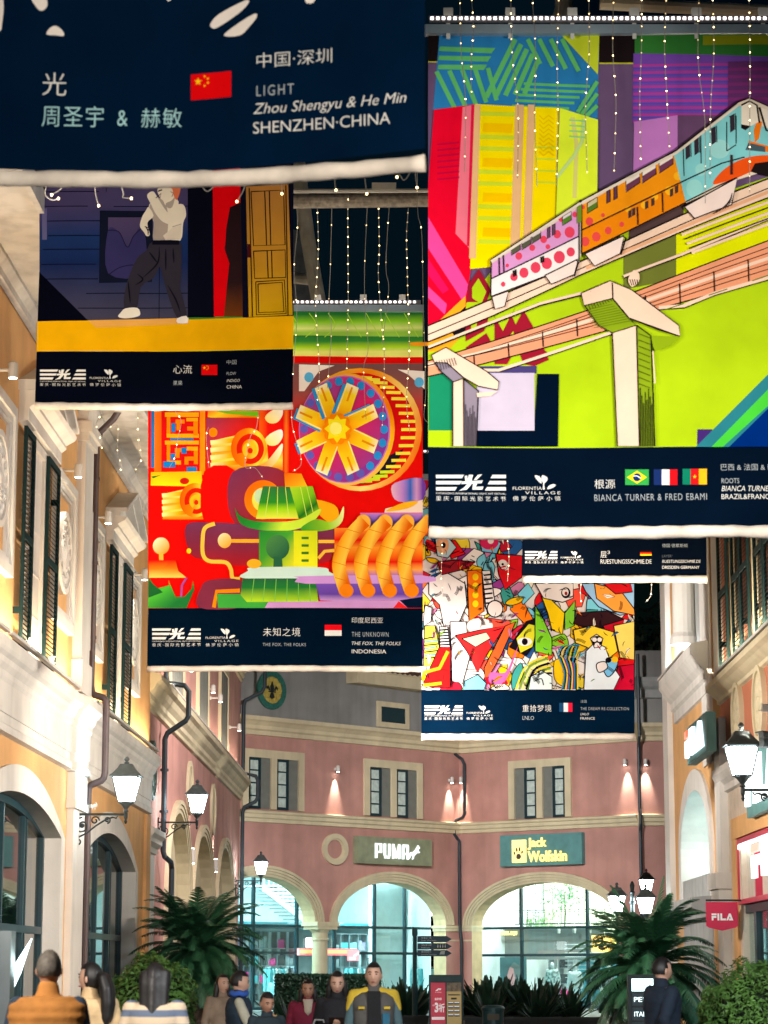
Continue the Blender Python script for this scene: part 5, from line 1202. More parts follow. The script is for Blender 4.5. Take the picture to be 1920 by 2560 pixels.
# cab
p.poly([(1525,520),(1565,500),(1600,520),(1610,600),(1570,620),(1525,615)], (238, 226, 206)); p.line([(1525,520),(1565,500),(1600,520),(1612,605)], 8, INK); p.poly([(1525,612),(1572,620),(1545,640),(1524,630)], INK)
p.poly([(1620,530),(1660,545),(1690,640),(1640,625)], (240, 228, 210)); p.line([(1612,530),(1645,640),(1700,660)], 9, INK)
p.poly([(1560,700),(1640,720),(1640,745),(1545,735)], (70, 90, 100)); p.poly([(1590,800),(1660,790),(1945,870),(1945,900),(1640,860),(1570,840)], INK)
for (x, y) in ((1256,698),(1298,678),(1380,628),(1470,568)): p.poly([(x,y+8),(x+22,y-8),(x+24,y+68),(x+2,y+84)], (52, 44, 56)); p.line([(x-4,y+8),(x+26,y-10),(x+28,y+70)], 4, INK)
for pts in ([(1455,600),(1455,740)], [(1500,570),(1500,705)], [(1455,740),(1500,710)], [(1245,700),(1250,860)], [(1330,660),(1332,800)]): p.line(pts, 5, INK)
for (x, y) in ((1130,790),(1048,838),(970,880)):
    p.poly([(x,y),(x+66,y-42),(x+68,y+12),(x,y+58)], (238, 226, 214)); p.poly([(x+2,y+22),(x+66,y-18),(x+67,y+12),(x+2,y+56)], (112, 60, 84)); p.line([(x,y),(x+66,y-42),(x+68,y+12),(x,y+58),(x,y)], 4, INK)
p.poly([(785,990),(832,962),(834,1010),(785,1040)], (200, 190, 150)); p.poly([(787,1012),(832,984),(833,1010),(787,1038)], (84, 120, 40)); p.line([(785,990),(832,962),(834,1010),(785,1040),(785,990)], 4, INK)
for x, y in ((878,925),(912,908)): p.poly([(x,y+4),(x+16,y-6),(x+17,y+58),(x,y+68)], (96, 60, 80)); p.line([(x,y+4),(x+16,y-6),(x+17,y+58),(x,y+68),(x,y+4)], 4, INK)
for x, y in ((982,1028),(1000,1018),(1062,985),(1092,970),(1182,925),(1206,910)): p.poly([(x,y),(x+16,y-8),(x+16,y+28),(x,y+36)], (70, 50, 50))
for (x, y, c) in ((665,1055,(84,130,40)),(518,1142,(90,90,70)),(470,1172,(90,90,70)),(420,1198,(90,90,70))):
    p.poly([(x,y),(x+42,y-26),(x+43,y+16),(x,y+44)], (225, 210, 215)); p.poly([(x+2,y+14),(x+42,y-10),(x+42,y+16),(x+2,y+42)], c); p.line([(x,y),(x+42,y-26),(x+43,y+16),(x,y+44),(x,y)], 4, INK)
for x, y in ((592,1110),(616,1096)): p.poly([(x,y),(x+14,y-8),(x+14,y+44),(x,y+52)], (96, 70, 90)); p.line([(x,y),(x+14,y-8),(x+14,y+44),(x,y+52),(x,y)], 3, INK)
for pts in ([(322,1262),(745,985),(1215,735),(1510,505),(1565,485),(1700,545),(1945,660)], [(320,1440),(745,1278)], [(757,1235),(1258,988)], [(745,985),(745,1270)], [(757,980),(757,1235)], [(322,1262),(320,1440)], [(1258,985),(1420,905),(1500,870)], [(322,1355),(745,1150)], [(760,1120),(1258,880),(1430,800),(1540,770)], [(360,1240),(362,1335)], [(380,1228),(384,1325)], [(1145,940),(1148,1035)], [(1025,1010),(1028,1095)]): p.line(pts, 6, INK)
p.line([(322,1272),(745,996),(1215,748),(1510,520)], 12, (228, 214, 196)); p.line([(745,985),(757,980)], 12, INK); p.poly([(735,1010),(757,1000),(757,1080),(735,1090)], (110, 140, 40))
p.line([(430,1315),(432,1345)], 8, INK); p.line([(440,1310),(442,1340)], 8, INK); p.line([(562,1250),(564,1280)], 7, INK); p.line([(572,1246),(574,1276)], 7, INK); p.line([(1478,760),(1478,855)], 12, (60, 40, 40))
# bogie skirts
for pts in ([(1250,1010),(1505,870),(1478,1000),(1380,1035),(1300,1066)], [(772,1236),(960,1148),(942,1235),(820,1295)], [(580,1340),(738,1262),(722,1335),(612,1382)], [(325,1442),(405,1415),(388,1488),(340,1502)]):
    p.poly(pts, (236, 214, 204)); p.line(pts+[pts[0]], 6, INK)
for k in range(6): p.line([(1390+k*14, 1045-k*6), (1480, 985-k*8)], 5, INK, taper=True)
p.line([(950,1150),(970,1160),(945,1240)], 8, INK); p.line([(730,1265),(742,1275),(722,1345)], 7, INK)
art4 = p
band = Print(b4); band.rect(20, 2157, 1945, 2548, (4, 16, 32))
fl = Print(b4, 2); lg = Print(b4, 2); vl = Print(b4, 2); tx = Print(b4, 2)
festival_logo(lg, 58, 1133+Yc, 395, 1257+Yc); village_logo(vl, 428, 1133+Yc, 658, 1258+Yc)
fl.rect(970, 1107+Yc, 1084, 1182+Yc, (52, 160, 70)); fl.poly([(978,1145+Yc),(1027,1113+Yc),(1076,1145+Yc),(1027,1176+Yc)], (236, 206, 30)); fl.ell(1027, 1145+Yc, 19, 19, (20, 44, 104)); fl.line([(1009,1140+Yc),(1027,1139+Yc),(1045,1150+Yc)], 5, (230,230,230), curve=True)
bars_v(fl, 1108, 1107+Yc, 1222, 1182+Yc, [(24, 44, 96), (224, 222, 220), (214, 20, 28)]); bars_v(fl, 1247, 1104+Yc, 1364, 1180+Yc, [(16, 120, 90), (218, 26, 28), (240, 176, 30)]); star(fl, 1305, 1142+Yc, 11, (240, 190, 30))
tx.text('根源', 822, 1156+Yc, 922, 1200+Yc, WHT); tx.text('BIANCA TURNER & FRED EBAMI', 822, 1228+Yc, 1364, 1260+Yc, GRY, space=1.15)
tx.text('巴西 & 法国 & 喀麦隆', 1432, 1080+Yc, 1760, 1112+Yc, GRY); tx.text('ROOTS', 1435, 1150+Yc, 1520, 1174+Yc, GRY); tx.text('BIANCA TURNER & FRED EBAMI', 1435, 1186+Yc, 1890, 1212+Yc, WHT, shear=.25); tx.text('BRAZIL&FRANCE&CAMEROON', 1435, 1226+Yc, 1890, 1250+Yc, WHT)
x0 = b4.w((22, 2300))[0]; x1 = x0+3.9
o4 = finish(b4, art4, [('caption_band', band), ('flag', fl), ('festival_logo', lg), ('village_logo', vl), ('lettering', tx)], (x0, x1), b4.w((900, 172))[1], b4.w((900, 2548))[1], .075)

# ---------------------------------------------------------------- B1: nearest dark banner at the upper left
def off1(X):
    t = (X+1.35)                                   # lowest (farthest) near the middle, curling to the viewer at the right
    return .015-.19*max(0, t)**1.45/1.6**.45*1.0-.035*min(0, t)**2
b1 = Banner('nearest dark navy banner with large white brush strokes and LIGHT lettering', 14.5, off1).view(1.536, 0, 0)
NAVY = (3, 24, 47)
a1 = Print(b1); a1.poly([(-905,-1200),(1632,-1200),(1632,570),(980,640),(610,668),(300,660),(0,648),(-905,640)], NAVY)
for pts in ([(130,-40),(172,-20),(182,22),(160,42),(140,28),(118,-10)], [(178,132),(192,108),(215,100),(240,118),(245,138),(215,136)], [(808,92),(840,55),(940,2),(956,8),(930,40),(880,78),(830,108),(812,106)], [(860,138),(895,104),(975,54),(986,66),(960,100),(922,136)], [(-60,-60),(0,-50),(14,20),(8,90),(0,120),(-40,100)], [(1170,-30),(1210,-20),(1205,8),(1185,14),(1172,4)], [(630,-30),(660,-26),(655,2),(640,0)]):
    a1.smooth(pts, (232, 220, 208), n=3)
f1_ = Print(b1, 2); flag_cn(f1_, 733, 287, 888, 386, -14)
t1 = Print(b1, 2)
t1.text('光', 162, 278, 255, 366, WHT); t1.text('周圣宇', 160, 405, 398, 486, (170, 214, 214), space=1.1); t1.text('&', 450, 424, 490, 484, (170, 214, 214)); t1.text('赫敏', 542, 416, 698, 490, (170, 214, 214), space=1.1)
t1.text('中国·深圳', 985, 205, 1275, 262, WHT); t1.text('LIGHT', 985, 330, 1128, 370, GRY, space=1.3); t1.text('Zhou Shengyu & He Min', 972, 398, 1560, 452, WHT, shear=.25); t1.text('SHENZHEN·CHINA', 972, 470, 1498, 514, WHT)
xL = -3.75; xR = b1.w((1632, 560))[0]
zb1 = b1.w((610, 668))[1]
o1 = finish(b1, a1, [('flag', f1_), ('lettering', t1)], (xL, xR), 10.6, zb1, .062, nstrip=30)

# ---------------------------------------------------------------- B2: dancer and door
b2 = Banner('banner with a white-shirted dancer in a dark blue room beside a tall orange door', 32.0, lambda X: .04*sin(X*1.7)).view(2.183, 0, 420)
p = Print(b2)
p.rect(215, -500, 1030, 840, (70, 60, 95), ((300, 0), (300, 840), [(0, (78, 66, 102)), (.25, (70, 62, 100)), (.45, (28, 50, 98)), (.62, (24, 40, 84)), (1, (70, 66, 84))]))
for y, a, b in ((210,230,480),(210,620,1025),(290,250,545),(370,260,545),(445,235,545),(527,222,525),(607,215,535),(685,470,690),(765,425,1025),(130,230,540),(685,760,1025)): p.line([(a,y),(b,y-2)], 5, (16, 18, 36))
p.rect(230, 220, 256, 392, (92, 90, 132)); p.line([(870,540),(868,820)], 4, (20, 20, 36)); p.line([(580,85),(580,130)], 4, (20, 20, 36))
p.poly([(545,232),(832,235),(830,622),(540,628)], (20, 24, 42)); p.rect(590, 270, 785, 575, (70, 58, 98), ((600,270),(600,575),[(0,(80,66,100)),(1,(48,48,92))])); p.smooth([(590,340),(650,350),(695,430),(730,370),(785,320),(785,575),(590,575)], (52, 48, 92), n=4); p.line([(590,340),(650,350),(695,432),(730,370),(785,320)], 4, (26, 22, 44), curve=True); p.line([(590,585),(650,545),(720,530),(770,540)], 4, (26, 22, 44), curve=True)
p.poly([(214,568),(480,832),(205,840)], (6, 8, 20)); p.rect(1025, -500, 1172, 815, (10, 12, 26))
p.poly([(1155,-500),(1312,-500),(1312,190),(1255,215),(1226,440),(1252,520),(1222,812),(1168,812)], (226, 6, 18)); p.poly([(1255,215),(1312,190),(1335,812),(1222,812),(1252,520),(1228,450),(1235,330)], (48, 26, 26), ((1270,200),(1270,812),[(0,(36,20,24)),(.7,(44,26,28)),(1,(110,56,20))]))
p.poly([(1308,-500),(1602,-500),(1602,815),(1325,825)], (14, 15, 32)); p.poly([(1342,102),(1572,90),(1597,802),(1358,814)], (190, 132, 44), ((1450,100),(1450,810),[(0,(176,118,54)),(.6,(192,136,36)),(1,(206,158,14))]))
for pts in ([(1370,130),(1548,122),(1556,420),(1384,425),(1370,130)], [(1445,128),(1455,422)], [(1470,126),(1478,420)], [(1384,455),(1556,448),(1560,598),(1390,604),(1384,455)], [(1458,452),(1464,602)], [(1482,450),(1486,600)], [(1396,622),(1552,612),(1562,795),(1400,802),(1396,622)], [(1408,634),(1540,625),(1550,785),(1412,790),(1408,634)], [(1360,110),(1378,812)], [(1560,95),(1572,805)]): p.line(pts, 6, (24, 16, 14))
p.rect(1350, 416, 1370, 490, (70, 20, 24))
p.poly([(203,838),(1602,808),(1600,987),(200,1002)], (238, 174, 8)); p.poly([(480,832),(1030,818),(1030,850),(525,872)], (232, 168, 78))
SK = (236, 222, 198); SH = (176, 160, 146)
p.smooth([(840,300),(810,220),(850,160),(900,190),(940,200),(1000,200),(1016,255),(1000,300),(985,395),(900,402),(838,398)], SK, n=4); p.smooth([(850,160),(905,200),(918,300),(900,395),(838,395),(838,290),(812,225)], SH, n=4)
p.smooth([(803,150),(835,128),(862,165),(900,225),(935,262),(985,290),(950,312),(890,295),(850,250),(825,200)], SK, n=4); p.smooth([(812,215),(838,262),(805,300),(818,362),(800,372),(785,350),(764,318),(775,270),(795,235)], SK, n=4)
for k in range(4): p.line([(790+k*6, 320+k*6), (818-k*3, 330+k*12)], 5, (60, 50, 60))
p.smooth([(862,112),(930,92),(952,130),(950,165),(930,190),(905,205),(890,180),(872,160)], SK, n=4); p.smooth([(905,195),(940,150),(975,185),(960,215),(925,225)], SK, n=3); p.smooth([(920,80),(975,85),(985,120),(965,175),(948,150),(940,115),(915,105)], (222, 116, 76), n=4); p.smooth([(905,195),(935,180),(955,160),(940,215),(915,218)], SH, n=3)
p.line([(862,128),(885,120)], 7, (40, 30, 40)); p.line([(850,165),(880,140),(872,165)], 5, (90, 70, 66)); p.line([(930,130),(946,138),(938,158)], 4, (150, 110, 96)); p.poly([(890,370),(950,320),(990,310),(985,390),(900,388)], (226, 210, 188)); p.line([(940,322),(990,306)], 4, SH)
p.smooth([(835,402),(975,400),(990,470),(990,590),(985,660),(1018,790),(1000,812),(965,815),(925,720),(890,600),(872,540),(840,600),(770,650),(745,772),(678,764),(690,640),(745,500),(800,450)], (48, 44, 54), n=3); p.rect(832, 396, 978, 420, (16, 16, 28))
for pts in ([(870,430),(860,520),(780,600)], [(905,440),(905,560)], [(750,580),(780,610),(740,640)], [(915,640),(960,720),(985,790)], [(945,440),(950,520)], [(700,620),(712,740)], [(815,460),(860,520)]): p.line(pts, 9, (18, 18, 28), curve=True, taper=True)
p.smooth([(645,812),(660,790),(685,768),(750,765),(766,800),(740,815),(680,822)], (236, 226, 206), n=3); p.smooth([(968,822),(1018,808),(1026,846),(970,848)], (236, 226, 214), n=2)
band = Print(b2); band.poly([(200,1002),(1600,987),(1598,1284),(190,1290)], (5, 8, 20))
fl = Print(b2, 2); lg = Print(b2, 2); vl = Print(b2, 2); tx = Print(b2, 2)
flag_cn(fl, 1100, 1074, 1186, 1130); festival_logo(lg, 218, 1100, 468, 1190); village_logo(vl, 490, 1098, 660, 1190)
tx.text('心流', 945, 1075, 1048, 1122, WHT); tx.text('果果', 945, 1162, 995, 1186, GRY); tx.text('中国', 1237, 1048, 1290, 1072, GRY); tx.text('FLOW', 1237, 1114, 1288, 1130, GRY); tx.text('INDIGO', 1237, 1153, 1308, 1168, WHT, shear=.25); tx.text('CHINA', 1237, 1186, 1320, 1204, WHT)
xs = (b2.w((196, 1150))[0], b2.w((1599, 1150))[0])
o2 = finish(b2, p, [('caption_band', band), ('flag', fl), ('festival_logo', lg), ('village_logo', vl), ('lettering', tx)], xs, b2.w((600, -500))[1], b2.w((600, 1288))[1], .06)

# ---------------------------------------------------------------- B3: red machine-city with wheel and green pavilion
b3 = Banner('red and orange banner with a spoked wheel, golden coils and a green tiled pavilion', 36.0, lambda X: .04*sin(X*1.5+1)).view(2.242, 350, 1000)
p = Print(b3); u = lambda x, y: ((700+x/3.16-350)*2.242, (400+y/3.16-1000)*2.242)
RED = (228, 14, 10); OR = (246, 132, 10); YE = (252, 214, 30); PU = (124, 44, 76); GN = (52, 140, 46); LG = (160, 220, 40); VI = (150, 80, 160)
p.rect(45, -498, 1585, 1168, RED)
yb = lambda y: u(0, y)[1]
p.rect(55, yb(1195), 1585, yb(1395), GN, ((0,yb(1195)),(0,yb(1395)),[(0,(30,90,50)),(.3,(40,120,50)),(.6,(140,210,40)),(.85,(220,235,130)),(1,(150,200,70))])); p.rect(55, yb(1395), 1585, yb(1548), GN, ((0,yb(1395)),(0,yb(1548)),[(0,(40,110,50)),(.45,(52,136,54)),(.8,(180,226,40)),(1,(240,240,120))]))
for k in range(9):
    a = u(80+k*150-300, 1210); p.line([a, (a[0]+40, a[1]+70), (a[0]+(40 if k > 4 else -10)*2, a[1]+135)], 4, (176, 224, 60), curve=True)
p.rect(55, yb(1548), 1585, yb(1558), (250, 236, 120)); p.rect(55, yb(1560), 1585, yb(1605), RED); p.rect(850, yb(1605), 1585, 150, (108, 72, 70), ((0,yb(1605)),(0,150),[(0,(110,80,78)),(.5,(150,80,74)),(1,RED)]))
a = u(1030, 1440); p.ell(a[0]+60, a[1]+10, 70, 12, (248, 160, 30))
for x, y in ((150,1615),(930,1655)): 
    c = u(x, y); p.poly([c, (c[0]+200, c[1]+6), (c[0]+110, c[1]+40), (c[0]+30, c[1]+150), (c[0], c[1]+150)] if x < 500 else [c, (c[0]+150, c[1]+10), (c[0]+150, c[1]+110), (c[0]+60, c[1]+30)], (250, 236, 222)); p.ell(c[0]+(56 if x < 500 else 120), c[1]+72, 26, 28, (90, 180, 224))
# rims
p.ell(1235, 166, 345, 345, OR, ((900,0),(1580,300),[(0,(250,200,60)),(.4,(248,140,20)),(.7,(252,220,120)),(1,(244,110,10))])); p.ell(1228, 166, 318, 318, (214, 16, 18)); p.ell(1205, 168, 290, 305, (32, 26, 40), None, 20, 110)
for k in range(26):
    a = R(-108+k*9); x, y = 1215+292*cos(a), 166+292*sin(a); p.line([(x-42, y+3*sin(a)), (x+40, y)], 17, (252, 228, 60) if k < 18 else (206, 226, 40))
p.ell(1160, 166, 268, 315, OR, ((1160,-150),(1160,480),[(0,(252,170,60)),(.3,(246,120,10)),(.6,(250,180,30)),(1,(252,190,90))])); p.ell(1146, 166, 256, 302, (190, 120, 196)); p.ell(1144, 166, 250, 296, (110, 96, 180), ((900,0),(1400,330),[(0,(170,80,150)),(.35,(210,40,110)),(1,(120,60,160))]))
for k in range(22):
    a = R(k*16.4); p.ell(1144+224*cos(a), 166+270*sin(a), 22, 24, (40, 140, 210) if 13 < k or k < 4 else (96, 92, 184))
p.ell(1144, 166, 205, 248, (206, 36, 96), ((950,0),(1340,330),[(0,(150,70,150)),(.5,(214,34,90)),(1,(150,60,140))]))
hub = (1105, 166)
for k in range(8):
    a = R(k*45+22); c, s_ = cos(a), sin(a)
    def q(r, t, o=0): return (hub[0]+r*c-t*s_+o, hub[1]+(r*s_+t*c)*1.12)
    p.poly([q(70,-44,-16), q(232,-38,-18), q(232,20,-18), q(70,10,-16)], (40, 140, 206)); tip = q(235, 0); base = q(60, 0)
    p.poly([q(60,-40), q(236,-36), q(236,36), q(60,40)], YE, (base, tip, [(0,(248,150,10)),(.4,(250,196,20)),(.75,(252,214,40)),(1,(252,240,190))])); p.line([q(150,0), q(225,0)], 12, (232, 140, 10)); p.line([q(80,-34), q(230,-30)], 5, (252, 240, 150))
for k in range(10):
    a = R(k*36); p.ell(hub[0]+58*cos(a), hub[1]+64*sin(a), 24, 26, OR)
star8 = [(hub[0]+(72 if k % 2 == 0 else 50)*cos(R(k*22.5)), hub[1]+(80 if k % 2 == 0 else 56)*sin(R(k*22.5))) for k in range(16)]
p.poly(star8, (248, 222, 20)); p.ell(hub[0]-8, hub[1]-2, 34, 36, (254, 240, 110))
# left: meander box
p.rect(70, -60, 125, 380, (238, 230, 40)); p.rect(62, 60, 90, 380, (30, 110, 180)); p.rect(80, 60, 365, 420, (240, 110, 10), ((80,0),(365,0),[(0,(250,120,20)),(.5,(230,50,16)),(1,(248,150,20))])); p.rect(120, 60, 335, 412, (214, 20, 20))
for r in ((140,70,330,95),(150,95,170,200),(150,190,330,212),(200,110,250,132),(205,132,225,170),(260,100,325,120),(300,120,325,200),(265,150,300,172),(140,228,330,250),(150,250,170,360),(150,340,230,362),(195,270,250,292),(200,292,222,325),(262,262,325,284),(302,284,325,360),(250,318,302,340),(250,340,272,362)): p.rect(*r, (250, 170, 20) if r[2]-r[0] > 60 else OR)
for r in ((170,215,300,227),(172,300,196,335),(232,268,262,300),(130,345,198,378),(262,375,318,408),(176,130,198,180)): p.rect(*r, (24, 120, 196))
p.poly([(62,405),(345,400),(350,485),(60,480)], (232, 220, 20), ((62,400),(62,485),[(0,(248,180,20)),(1,(226,226,20))])); p.poly([(62,430),(120,420),(75,440)], (40, 120, 40))
# top strip of leaves and drops
p.poly([(380,60),(600,60),(670,95),(668,150),(380,95)], (250, 190, 20), ((380,60),(420,160),[(0,(250,120,20)),(.4,(252,210,40)),(1,(244,120,10))])); p.poly([(420,60),(660,62),(668,96),(480,75)], (120, 190, 30)); p.rect(372, 100, 668, 405, (150, 50, 70), ((372,100),(668,300),[(0,(150,60,90)),(.6,(222,30,20)),(1,RED)])); p.ell(410, 182, 24, 26, OR)
p.rect(668, 30, 838, 408, (232, 60, 14), ((668,0),(838,0),[(0,(240,100,20)),(.3,(228,20,14)),(.8,(228,20,14)),(.9,(244,120,30)),(1,RED)]))
for y in (90, 215): p.smooth([(700,y+10),(730,y-25),(790,y-50),(800,y-10),(770,y+35),(725,y+40)], (252, 236, 200), ((700,y+40),(790,y-50),[(0,(252,220,100)),(1,(255,246,236))]), n=4)
def coil(cx, cy, s):
    q = lambda a, b: (cx+a*s, cy+b*s)
    p.poly([q(-200,-55), q(40,-110), q(110,-60), q(120,60), q(200,-40), q(200,110), q(-200,110)], YE, (q(0,-110), q(0,110), [(0,(252,180,20)),(.25,(254,230,110)),(.5,(248,150,10)),(.75,(254,220,80)),(1,(244,120,10))]))
    for k in range(4): p.line([q(-205,-45+k*42), q(-40,-62+k*42)], 26*s, (252, 206, 40), grad=(q(-200,0), q(-40,0), [(0,(255,240,160)),(.6,(250,180,20)),(1,(244,110,10))]))
    p.ell(cx+10*s, cy-15*s, 100*s, 112*s, OR, (q(-90,0), q(110,0), [(0,(244,90,10)),(.4,(248,130,10)),(.75,(252,220,60)),(1,(248,150,10))])); p.ring(cx+18*s, cy-10*s, 62*s, 70*s, 30*s, (214, 30, 12), 160, 470); p.ring(cx+16*s, cy-4*s, 30*s, 34*s, 22*s, (252, 190, 30), 120, 400); p.ell(cx+18*s, cy, 14*s, 16*s, (220, 40, 12))
    p.smooth([q(30,100), q(110,60), q(195,-40), q(190,20), q(130,95)], (252, 226, 120), (q(40,60), q(190,0), [(0,OR),(1,(255,245,200))]), n=4)
coil(600, 285, 1.0); coil(300, 575, .86); p.ell(250, 455, 26, 18, (200, 30, 20))
# panels, circuit lines
p.smooth([(360,400),(540,400),(540,690),(360,690)], RED, n=3); p.smooth([(520,405),(808,405),(812,690),(530,690)], PU, ((520,405),(812,690),[(0,(116,50,84)),(.6,(150,40,50)),(1,(232,60,20))]), n=6); p.ell(690, 560, 105, 110, OR, ((600,480),(760,650),[(0,(244,100,10)),(1,(250,160,20))])); p.ell(690, 560, 62, 68, (252, 226, 80)); p.ell(670, 540, 30, 40, (190, 220, 170))
p.poly([(808,410),(905,415),(935,480),(990,560),(1000,640),(820,600)], (250, 150, 20), ((808,410),(1000,600),[(0,(240,90,10)),(.5,(250,190,30)),(1,(250,150,20))])); p.smooth([(960,560),(1090,590),(1115,660),(1080,700),(1000,640)], (250, 170, 20), n=4)
p.smooth([(260,705),(420,690),(640,700),(1060,710),(1080,860),(1000,920),(560,930),(420,900),(290,870)], PU, ((260,700),(260,930),[(0,(110,50,84)),(.6,(130,40,62)),(1,(170,30,40))]), n=5)
LN = (250, 196, 70)
p.line([(420,695),(365,720),(352,790),(355,870),(390,905),(480,912),(510,950),(520,1000),(560,1005)], 22, LN, curve=True); p.ell(475, 790, 38, 42, (252, 206, 110), ((440,750),(500,830),[(0,(255,236,190)),(1,(248,160,40))])); p.line([(510,792),(668,792)], 20, (248, 170, 40)); p.line([(1000,795),(1290,795)], 18, (250, 190, 60)); p.line([(1000,890),(1035,850),(1090,845)], 18, (250, 190, 60)); p.ell(118, 818, 46, 48, (252, 206, 120), ((80,780),(150,860),[(0,(255,240,200)),(1,(248,150,40))])); p.line([(118,860),(122,990)], 24, (248, 180, 60)); p.ell(275, 848, 13, 15, YE); p.poly([(50,900),(200,900),(215,960),(262,998),(52,998)], (248, 150, 30), ((50,900),(50,998),[(0,(222,20,16)),(.5,(246,120,20)),(1,(252,200,90))])); p.line([(262,998),(236,1040),(232,1105)], 10, VI)
p.smooth([(345,1050),(400,1010),(560,1010),(580,1090),(560,1165),(330,1165)], (120, 44, 66), n=4); p.line([(560,1070),(430,1075),(415,1165)], 22, OR)
# green eaves at lower left
p.poly([(48,990),(90,1060),(165,1040),(160,1010),(200,1105),(250,1105),(290,1060),(298,1015),(305,1065),(262,1168),(46,1168)], GN, ((48,1000),(160,1168),[(0,(30,100,50)),(.5,(70,170,50)),(1,(30,110,50))])); p.poly([(48,1010),(130,1080),(48,1110)], (26, 90, 44))
# pavilion
p.poly([(650,668),(690,485),(855,490),(895,668)], GN, ((770,485),(770,668),[(0,(48,110,60)),(.5,(44,140,40)),(.7,(150,210,20)),(1,(228,228,70))])); p.poly([(840,490),(968,485),(1012,640),(890,668)], LG, ((840,490),(980,660),[(0,(170,210,40)),(.5,(120,190,30)),(.75,(30,110,30)),(1,(150,210,40))]))
for a, b in (((728,488),(700,668)),((772,488),(770,668)),((815,490),(835,668)),((900,490),(935,658)),((935,488),(975,650))): p.line([a, b], 4, (200, 226, 90))
p.smooth([(533,605),(560,650),(640,680),(780,685),(900,670),(1012,610),(985,670),(900,720),(780,738),(640,725),(560,690)], GN, ((533,600),(780,740),[(0,(30,110,40)),(.6,(44,150,50)),(1,(200,230,60))]), n=4); p.smooth([(985,670),(1060,685),(1110,660),(1142,598),(1135,680),(1080,725),(960,740),(900,722)], LG, ((900,700),(1140,640),[(0,(60,150,40)),(.6,(150,200,40)),(1,(240,236,150))]), n=4)
p.rect(668, 735, 862, 940, GN, ((668,735),(862,940),[(0,(36,130,50)),(.45,(70,160,50)),(1,(236,232,40))])); p.rect(862, 735, 995, 940, YE, ((862,735),(862,940),[(0,(206,220,30)),(1,(246,238,40))]))
p.ell(772, 828, 66, 70, (52, 110, 66), ((710,770),(830,890),[(0,(80,140,70)),(1,(36,90,66))])); p.poly([(750,880),(796,880),(800,940),(748,940)], (42, 100, 66))
for k in range(4): p.line([(906, 776+k*42), (946, 776+k*42)], 14, (60, 120, 40))
p.smooth([(606,960),(640,940),(1010,940),(1060,965),(1075,1000),(590,1002)], (204, 230, 216), n=4); p.ell(640, 920, 40, 26, (250, 180, 40)); p.poly([(575,1003),(985,1003),(1000,1132),(560,1135)], GN, ((575,1003),(575,1135),[(0,(40,96,60)),(.4,(34,120,50)),(1,(180,220,40))])); p.poly([(430,1090),(560,1090),(600,1135),(900,1135),(700,1168),(440,1168)], (60, 160, 60)); 
for k in range(6): p.line([(640+k*62,1005),(625+k*66,1130)], 4, (120, 190, 80))
# violet pipes right, orange tubes
p.smooth([(1410,520),(1430,465),(1585,440),(1585,565),(1450,570)], (196, 140, 206), ((1410,440),(1585,440),[(0,(236,180,200)),(.35,(190,130,200)),(.6,(40,100,190)),(.8,(210,150,200)),(1,(110,60,160))]), n=3); p.rect(1235, 633, 1585, 730, VI, ((1235,633),(1235,730),[(0,(200,130,200)),(.5,(100,80,180)),(1,(250,160,130))])); p.poly([(1375,610),(1585,560),(1585,632),(1370,632)], (244, 214, 190)); p.smooth([(1375,625),(1480,575),(1560,570),(1500,610)], (250, 180, 30), n=3)
p.rect(1090, 720, 1585, 990, RED, ((1090,720),(1090,990),[(0,(250,140,40)),(.25,(228,20,14)),(.4,(250,150,40)),(.55,(240,110,20)),(.7,(226,18,14)),(.85,(250,160,60)),(1,(170,100,180))]))
p.smooth([(890,1000),(920,990),(1585,985),(1585,1030),(930,1032)], (206, 150, 214), n=3); p.poly([(985,1032),(1585,1030),(1585,1120),(1100,1130),(1010,1125)], (110, 70, 170), ((985,1032),(985,1130),[(0,(120,80,180)),(.6,(100,66,160)),(1,(214,160,214))])); p.poly([(720,1135),(1460,1125),(1520,1168),(700,1168)], (208, 150, 204)); p.poly([(1455,1125),(1585,1105),(1585,1168),(1500,1168)], (8, 22, 44)); p.poly([(1420,1168),(1450,1130),(1500,1168)], (232, 40, 40))
for k in range(4):
    x = 1260+k*122-(k == 3)*0; pts = [(x, 680), (x-60, 740), (x-120, 830), (x-145, 920), (x-128, 1010), (x-105, 1080)]
    g = ((x-190, 860), (x-60, 900), [(0,(222,90,6)),(.35,(252,176,40)),(.6,(254,200,70)),(1,(226,96,8))])
    p.ell(x-8, 690, 42, 46, (250, 176, 60)); p.line(pts, 76, OR, curve=True, grad=g); p.ell(x-103, 1072, 40, 38, (244, 130, 20))
    for t in (1, 2, 3, 4): p.line([(pts[t][0]-38, pts[t][1]-12), (pts[t][0]+38, pts[t][1]+10)], 3, (222, 110, 10))
band = Print(b3); band.poly([(45,1168),(1520,1168),(1585,1112),(1585,1492),(40,1492)], (2, 17, 33))
fl = Print(b3, 2); lg = Print(b3, 2); vl = Print(b3, 2); tx = Print(b3, 2)
bars_h(fl, 1035, 1260, 1130, 1322, [(228, 14, 24), (232, 226, 218)]); festival_logo(lg, 68, 1280, 340, 1382); village_logo(vl, 368, 1280, 552, 1382)
tx.text('未知之境', 690, 1276, 898, 1324, WHT, space=1.1); tx.text('THE FOX, THE FOLKS', 688, 1362, 930, 1382, GRY, space=1.15); tx.text('印度尼西亚', 1187, 1218, 1362, 1250, WHT); tx.text('THE UNKNOWN', 1187, 1300, 1393, 1326, GRY, space=1.2); tx.text('THE FOX, THE FOLKS', 1187, 1354, 1462, 1376, WHT, shear=.25); tx.text('INDONESIA', 1187, 1398, 1380, 1420, WHT)
xs = (b3.w((43, 1300))[0], b3.w((1585, 1300))[0])
